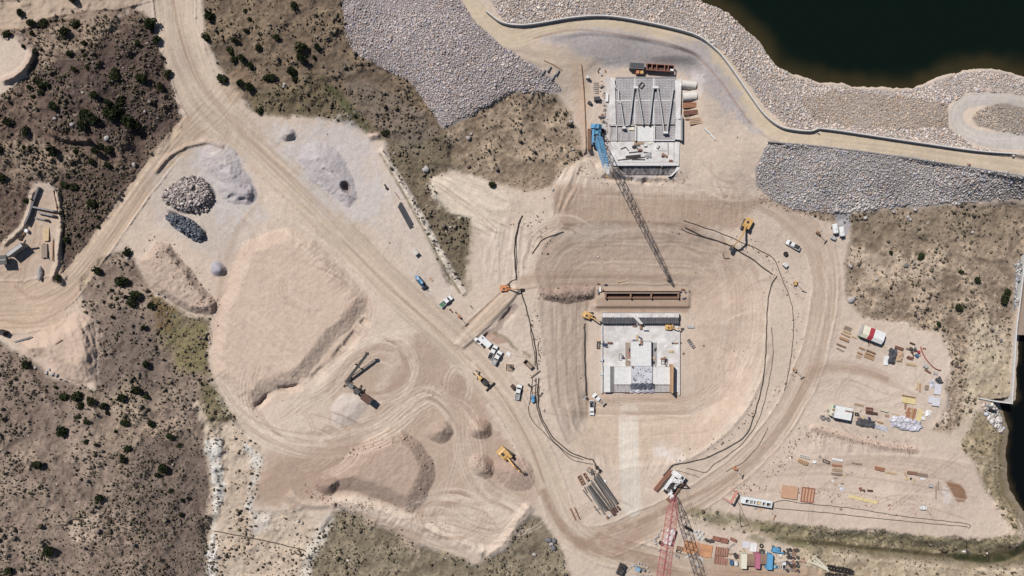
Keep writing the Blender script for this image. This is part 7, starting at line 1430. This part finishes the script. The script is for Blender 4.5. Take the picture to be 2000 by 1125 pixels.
# pipelines and fences on the ground
def line(name, label, cat, pts, r, key, lift=.1, sag=0.0, posts=False):
    p = smoothline(pts, 5); p = [(x + .5 * math.sin(y * .21 + r * 9), y + .5 * math.sin(x * .17)) for x, y in p]
    q = [G(x, y, r * .7 + lift) for x, y in p]; return tag(MB().tube(q, r, key, 6).build(name), label, cat)
PL = [('black pipeline left of the bowl above the access ramp', [(1020,421),(1012,440),(1006,470),(1005,500),(1007,530),(1008,544)], .28), ('thinner black hose doubling the pipeline above the ramp', [(1017,430),(1010,455),(1008,485),(1009,510),(1008,540)], .16), ('short hose bending round the orange excavator', [(1008,545),(1000,548),(993,555),(984,560)], .2),
 ('black pipeline running down from the access ramp to the plank bridge', [(1017,568),(1027,600),(1037,640),(1045,675),(1048,705),(1049,722)], .28), ('thin hose beside the pipeline above the plank bridge', [(1037,632),(1037,655),(1043,685),(1046,715)], .16), ('short black hose right of the pipeline near the green weeds', [(1052,668),(1051,685),(1056,700)], .16),
 ('black pipeline curving round the lower left rim of the pit', [(1052,738),(1050,765),(1053,800),(1062,825),(1082,856),(1110,880),(1140,894),(1157,897)], .28), ('second black pipeline close inside the lower left rim', [(1047,738),(1046,765),(1050,800),(1060,828),(1080,860),(1108,885),(1138,898)], .2), ('thin outer hose round the lower left rim of the pit', [(1040,738),(1036,775),(1034,811),(1062,845),(1092,874),(1115,896),(1140,904),(1158,906)], .16),
 ('pair of hoses dropping from the rim to the stacked pipes', [(1157,897),(1164,908),(1172,924)], .3), ('long black hose straight down the left side of the basin', [(1142,632),(1142,680),(1143,720),(1145,772)], .3), ('thin black pipeline along the upper right rim of the pit', [(1335,430),(1360,439),(1390,449),(1425,462),(1450,474),(1485,489),(1512,507),(1528,545),(1540,575),(1548,605),(1550,640),(1546,690),(1538,740),(1532,762)], .18),
 ('black pipeline curving round the whole right side of the pit', [(1338,444),(1370,460),(1420,477),(1450,494),(1480,514),(1508,536)], .28), ('black pipeline from the rim corner down the right side of the bowl', [(1517,539),(1505,562),(1499,600),(1497,650),(1495,700),(1489,750),(1479,790),(1466,832),(1450,856),(1410,880),(1370,897),(1316,908)], .28), ('thin black hose doubling the upper right pipeline', [(1330,447),(1355,458),(1390,466)], .18),
 ('fallen black hose at the lower left end of the right pipeline', [(1315,908),(1305,918),(1295,929)], .34), ('thin hose along the lower right rim outside the main pipeline', [(1341,914),(1378,922),(1396,906),(1438,877),(1472,838),(1490,795),(1503,740),(1510,690),(1507,640)], .15), ('thin black hose between the rim and the haul road', [(1418,921),(1450,903),(1480,872),(1500,835)], .14), ('black hose arcing beside the red crane tracks', [(1310,918),(1335,922),(1366,933)], .12),
 ('short black pipeline at the upper left of the bowl', [(1040,495),(1048,482),(1058,470),(1075,461),(1100,453)], .22), ('black pipe across the salt crust at the bottom left', [(418,1037),(470,1047),(540,1061),(594,1075)], .25), ('upper hose of the long pair across the lower terrace', [(1511,982),(1530,977),(1560,982),(1620,988),(1680,995),(1760,1008),(1840,1017),(1892,1024),(1892,1032)], .15), ('lower hose of the long pair across the lower terrace', [(1511,992),(1540,995),(1620,1002),(1700,1011),(1800,1021),(1891,1029)], .15),
 ('short black suction hose into the canal', [(1888,1058),(1888,1066),(1889,1076)], .25), ('black tube drawn for the shadow line slanting down from the salmon hoist frame', [(1437,972),(1447,992),(1463,1026)], .12), ('second black tube drawn for the shadow line below the salmon hoist frame', [(1445,994),(1446,1012),(1447,1027),(1463,1025)], .14), ('hoses feeding the blue pump beside the haul road', [(1040,772),(1040,755),(1052,753),(1052,790)], .16), ('bent black hose on the slope under the yellow excavator', [(1412,494),(1415,503),(1425,505)], .2)]  # the two tubes by the hoist frame stand in for its cast shadow
for l, p, r in PL: line('pipeline', l, 'pipeline', p, r * .74, 'hose')
strip_wall('safety_fence', 'orange plastic safety fence curving past the red drum', 'fence', [(1796.5,677),(1801,690),(1808,702),(1817.5,713),(1827,720),(1836,722)], .12, 1.0, 'salmon')
strip_wall('retaining_boards', 'dark board edging along the right side of the quarry pit', 'edging', [(105,372),(111,400),(113,415)], .25, .5, 'woodd'); strip_wall('retaining_boards', 'dark block edging along the left side of the quarry pit', 'edging', [(79,366),(72,385),(66,402),(60,420),(52,438)], .7, 1.3, 'rockd'); strip_wall('silt_fence', 'dark silt fence along the platform left of the blue crane', 'fence', [(1135,125),(1140,180),(1143,240),(1144,290),(1139,302)], .15, .6, 'woodd')
strip_wall('ditch_timber', 'timber kerb along the dirt cut beside the dam road', 'kerb', [(1062,118),(1080,126),(1098,138)], .25, .3, 'woodd', None, False)
for i, (x, y) in enumerate(((748.5,295),(782,355),(815,417),(849,478),(883,540),(919,598))): put('marker_post', '%s dark marker post down the pale bank beside the grassy ditch' % ORD[i], 'post', x, y, 55, .8, lambda m: m.cyl((0, 0, 0), (0, 0, 1.1), .12, 'dark').box(0, 0, 1.0, .5, .3, .3, 'woodd').box(0, 0, 0, .8, .35, .2, 'dark'), 'marker posts on the bank')
put('traffic_cone', 'small red barrel on the dam road at the far right', 'barrel', 1895, 321, 0, .9, lambda m: m.cyl((0, 0, 0), (0, 0, .9), .4, 'red', 12, .3).cyl((0, 0, .3), (0, 0, .5), .41, 'white', 12, .37).box(0, 0, 0, 1.0, 1.0, .08, 'dark'))
put('traffic_cone', 'white post with cone at the parapet corner', 'barrel', 1600, 259, 0, .9, lambda m: m.cyl((0, 0, 0), (0, 0, 1.1), .3, 'white', 10, .15).box(0, 0, 0, .7, .7, .08, 'dark'))
for i, (x, y, dg) in enumerate(((1381, 255, 40), (1389, 262, 50), (1393, 268, 45))): put('jersey_barrier', '%s white barrier on the sandy slope right of the weir' % ('upper', 'middle', 'lower')[i], 'barrier', x, y, dg, .8, lambda m: (side_prism(m, [(-1.2, 0), (-1.2, .8), (1.2, .8), (1.2, 0)], -.15, .15, 'white'), m.box(0, 0, 0, 2.4, .55, .25, 'white')), 'white barriers')

# small formwork pieces and gear lying about the two concrete works
WLM = [('the left curb of the basin', 1180, 670), ('the right curb of the basin', 1322, 680), ('the raised centre block', 1252, 665), ('the tan channel left of the block', 1222, 705), ('the grey channel right of the block', 1288, 705), ('the rebar wall of the basin', 1250, 640), ('the left wall of the weir', 1184, 230), ('the right wall of the weir', 1334, 230), ('the tan log bundle', 1248, 285), ('the apron edge', 1300, 312), ('the trench box end', 1180, 560), ('the far trench box end', 1335, 575)]
wr = random.Random(11); WP = []
for nm, x, y in WLM:
    for _ in range(6): WP.append((x + wr.uniform(-13, 13), y + wr.uniform(-11, 11)))
_kk = {'white': 'white', 'dark': 'dark', 'brown': 'woodd', 'blue': 'navy', 'grey': 'steel', 'rusty': 'rust', 'pale': 'woodl'}
for i, (x, y) in enumerate(WP):
    nm = min(WLM, key=lambda t: math.hypot(x - t[1], y - t[2]))[0]; kx = list(_kk)[wr.randrange(7)]; n_ = _used.setdefault(('wp', nm), 0); _used[('wp', nm)] += 1
    if n_ >= 20: continue
    L_, W_2 = wr.uniform(.7, 2.4), wr.uniform(.3, .9); q = G(x, y); zb = q.z
    if 1178 < x < 1325 and 634 < y < 716: zb = -PITD + .3
    if 1193 < x < 1326 and 277 < y < 316: zb = 6.05
    if 1232 < x < 1273 and 667 < y < 716: zb = -PITD + 2.4
    xx, yy = U(x, y, zb); m = MB(); m.box(0, 0, 0, L_, W_2, .12, 'woodd'); m.box(0, 0, .12, L_ * .94, W_2 * .9, wr.uniform(.15, .7), _kk[kx]); m.box(L_ * .2, 0, .12, .1, W_2 * 1.02, .3, 'dark')
    tag(m.build('formwork_piece', None, (xx, yy, zb), wr.choice([0, 0, 1.57, wr.uniform(0, 3)])), '%s formwork piece, %s piece out from %s' % (kx, ORD[n_], nm), 'formwork', 'formwork pieces about the concrete works')

# offcuts and litter in the yards
YLM = [('the striped shelter', 1706, 672), ('the white roofed office', 1672, 815), ('the yellow plywood', 1790, 795), ('the orange fence', 1790, 690), ('the grey brown stacks', 1780, 935), ('the long white trailer', 1500, 1000), ('the brown plank deck', 1430, 1075), ('the blue container', 1520, 1090), ('the stacked pipes', 1175, 985), ('the rusty rows on the terrace', 1640, 935), ('the blue pump', 1035, 765), ('the orange decks', 1365, 1095)]
_k2 = {'pale': 'woodl', 'brown': 'woodd', 'white': 'white', 'dark': 'dark', 'rusty': 'rust', 'grey': 'grey', 'tan': 'tan'}
YP = [(x + wr.uniform(-24, 24), y + wr.uniform(-13, 13)) for nm, x, y in YLM for _ in range(7)]
for x, y in YP:
    nm = min(YLM, key=lambda t: math.hypot(x - t[1], y - t[2]))[0]; kx = list(_k2)[wr.randrange(7)]; n_ = _used.setdefault(('yp', nm), 0); _used[('yp', nm)] += 1
    if n_ >= 20: continue
    L_ = wr.uniform(.6, 2.6); W_2 = wr.uniform(.12, .6); q = G(x, y); m = MB(); m.box(0, 0, 0, L_, W_2, wr.uniform(.12, .35), _k2[kx]); m.box(L_ * .1, W_2 * .6, 0, L_ * .7, W_2 * .5, .12, _k2[kx], rz=.2)
    tag(m.build('offcut', None, (q.x, q.y, q.z + .02), wr.uniform(0, 3.1)), '%s offcut, %s offcut out from %s' % (kx, ORD[n_], nm), 'offcut', 'offcuts lying in the yards')
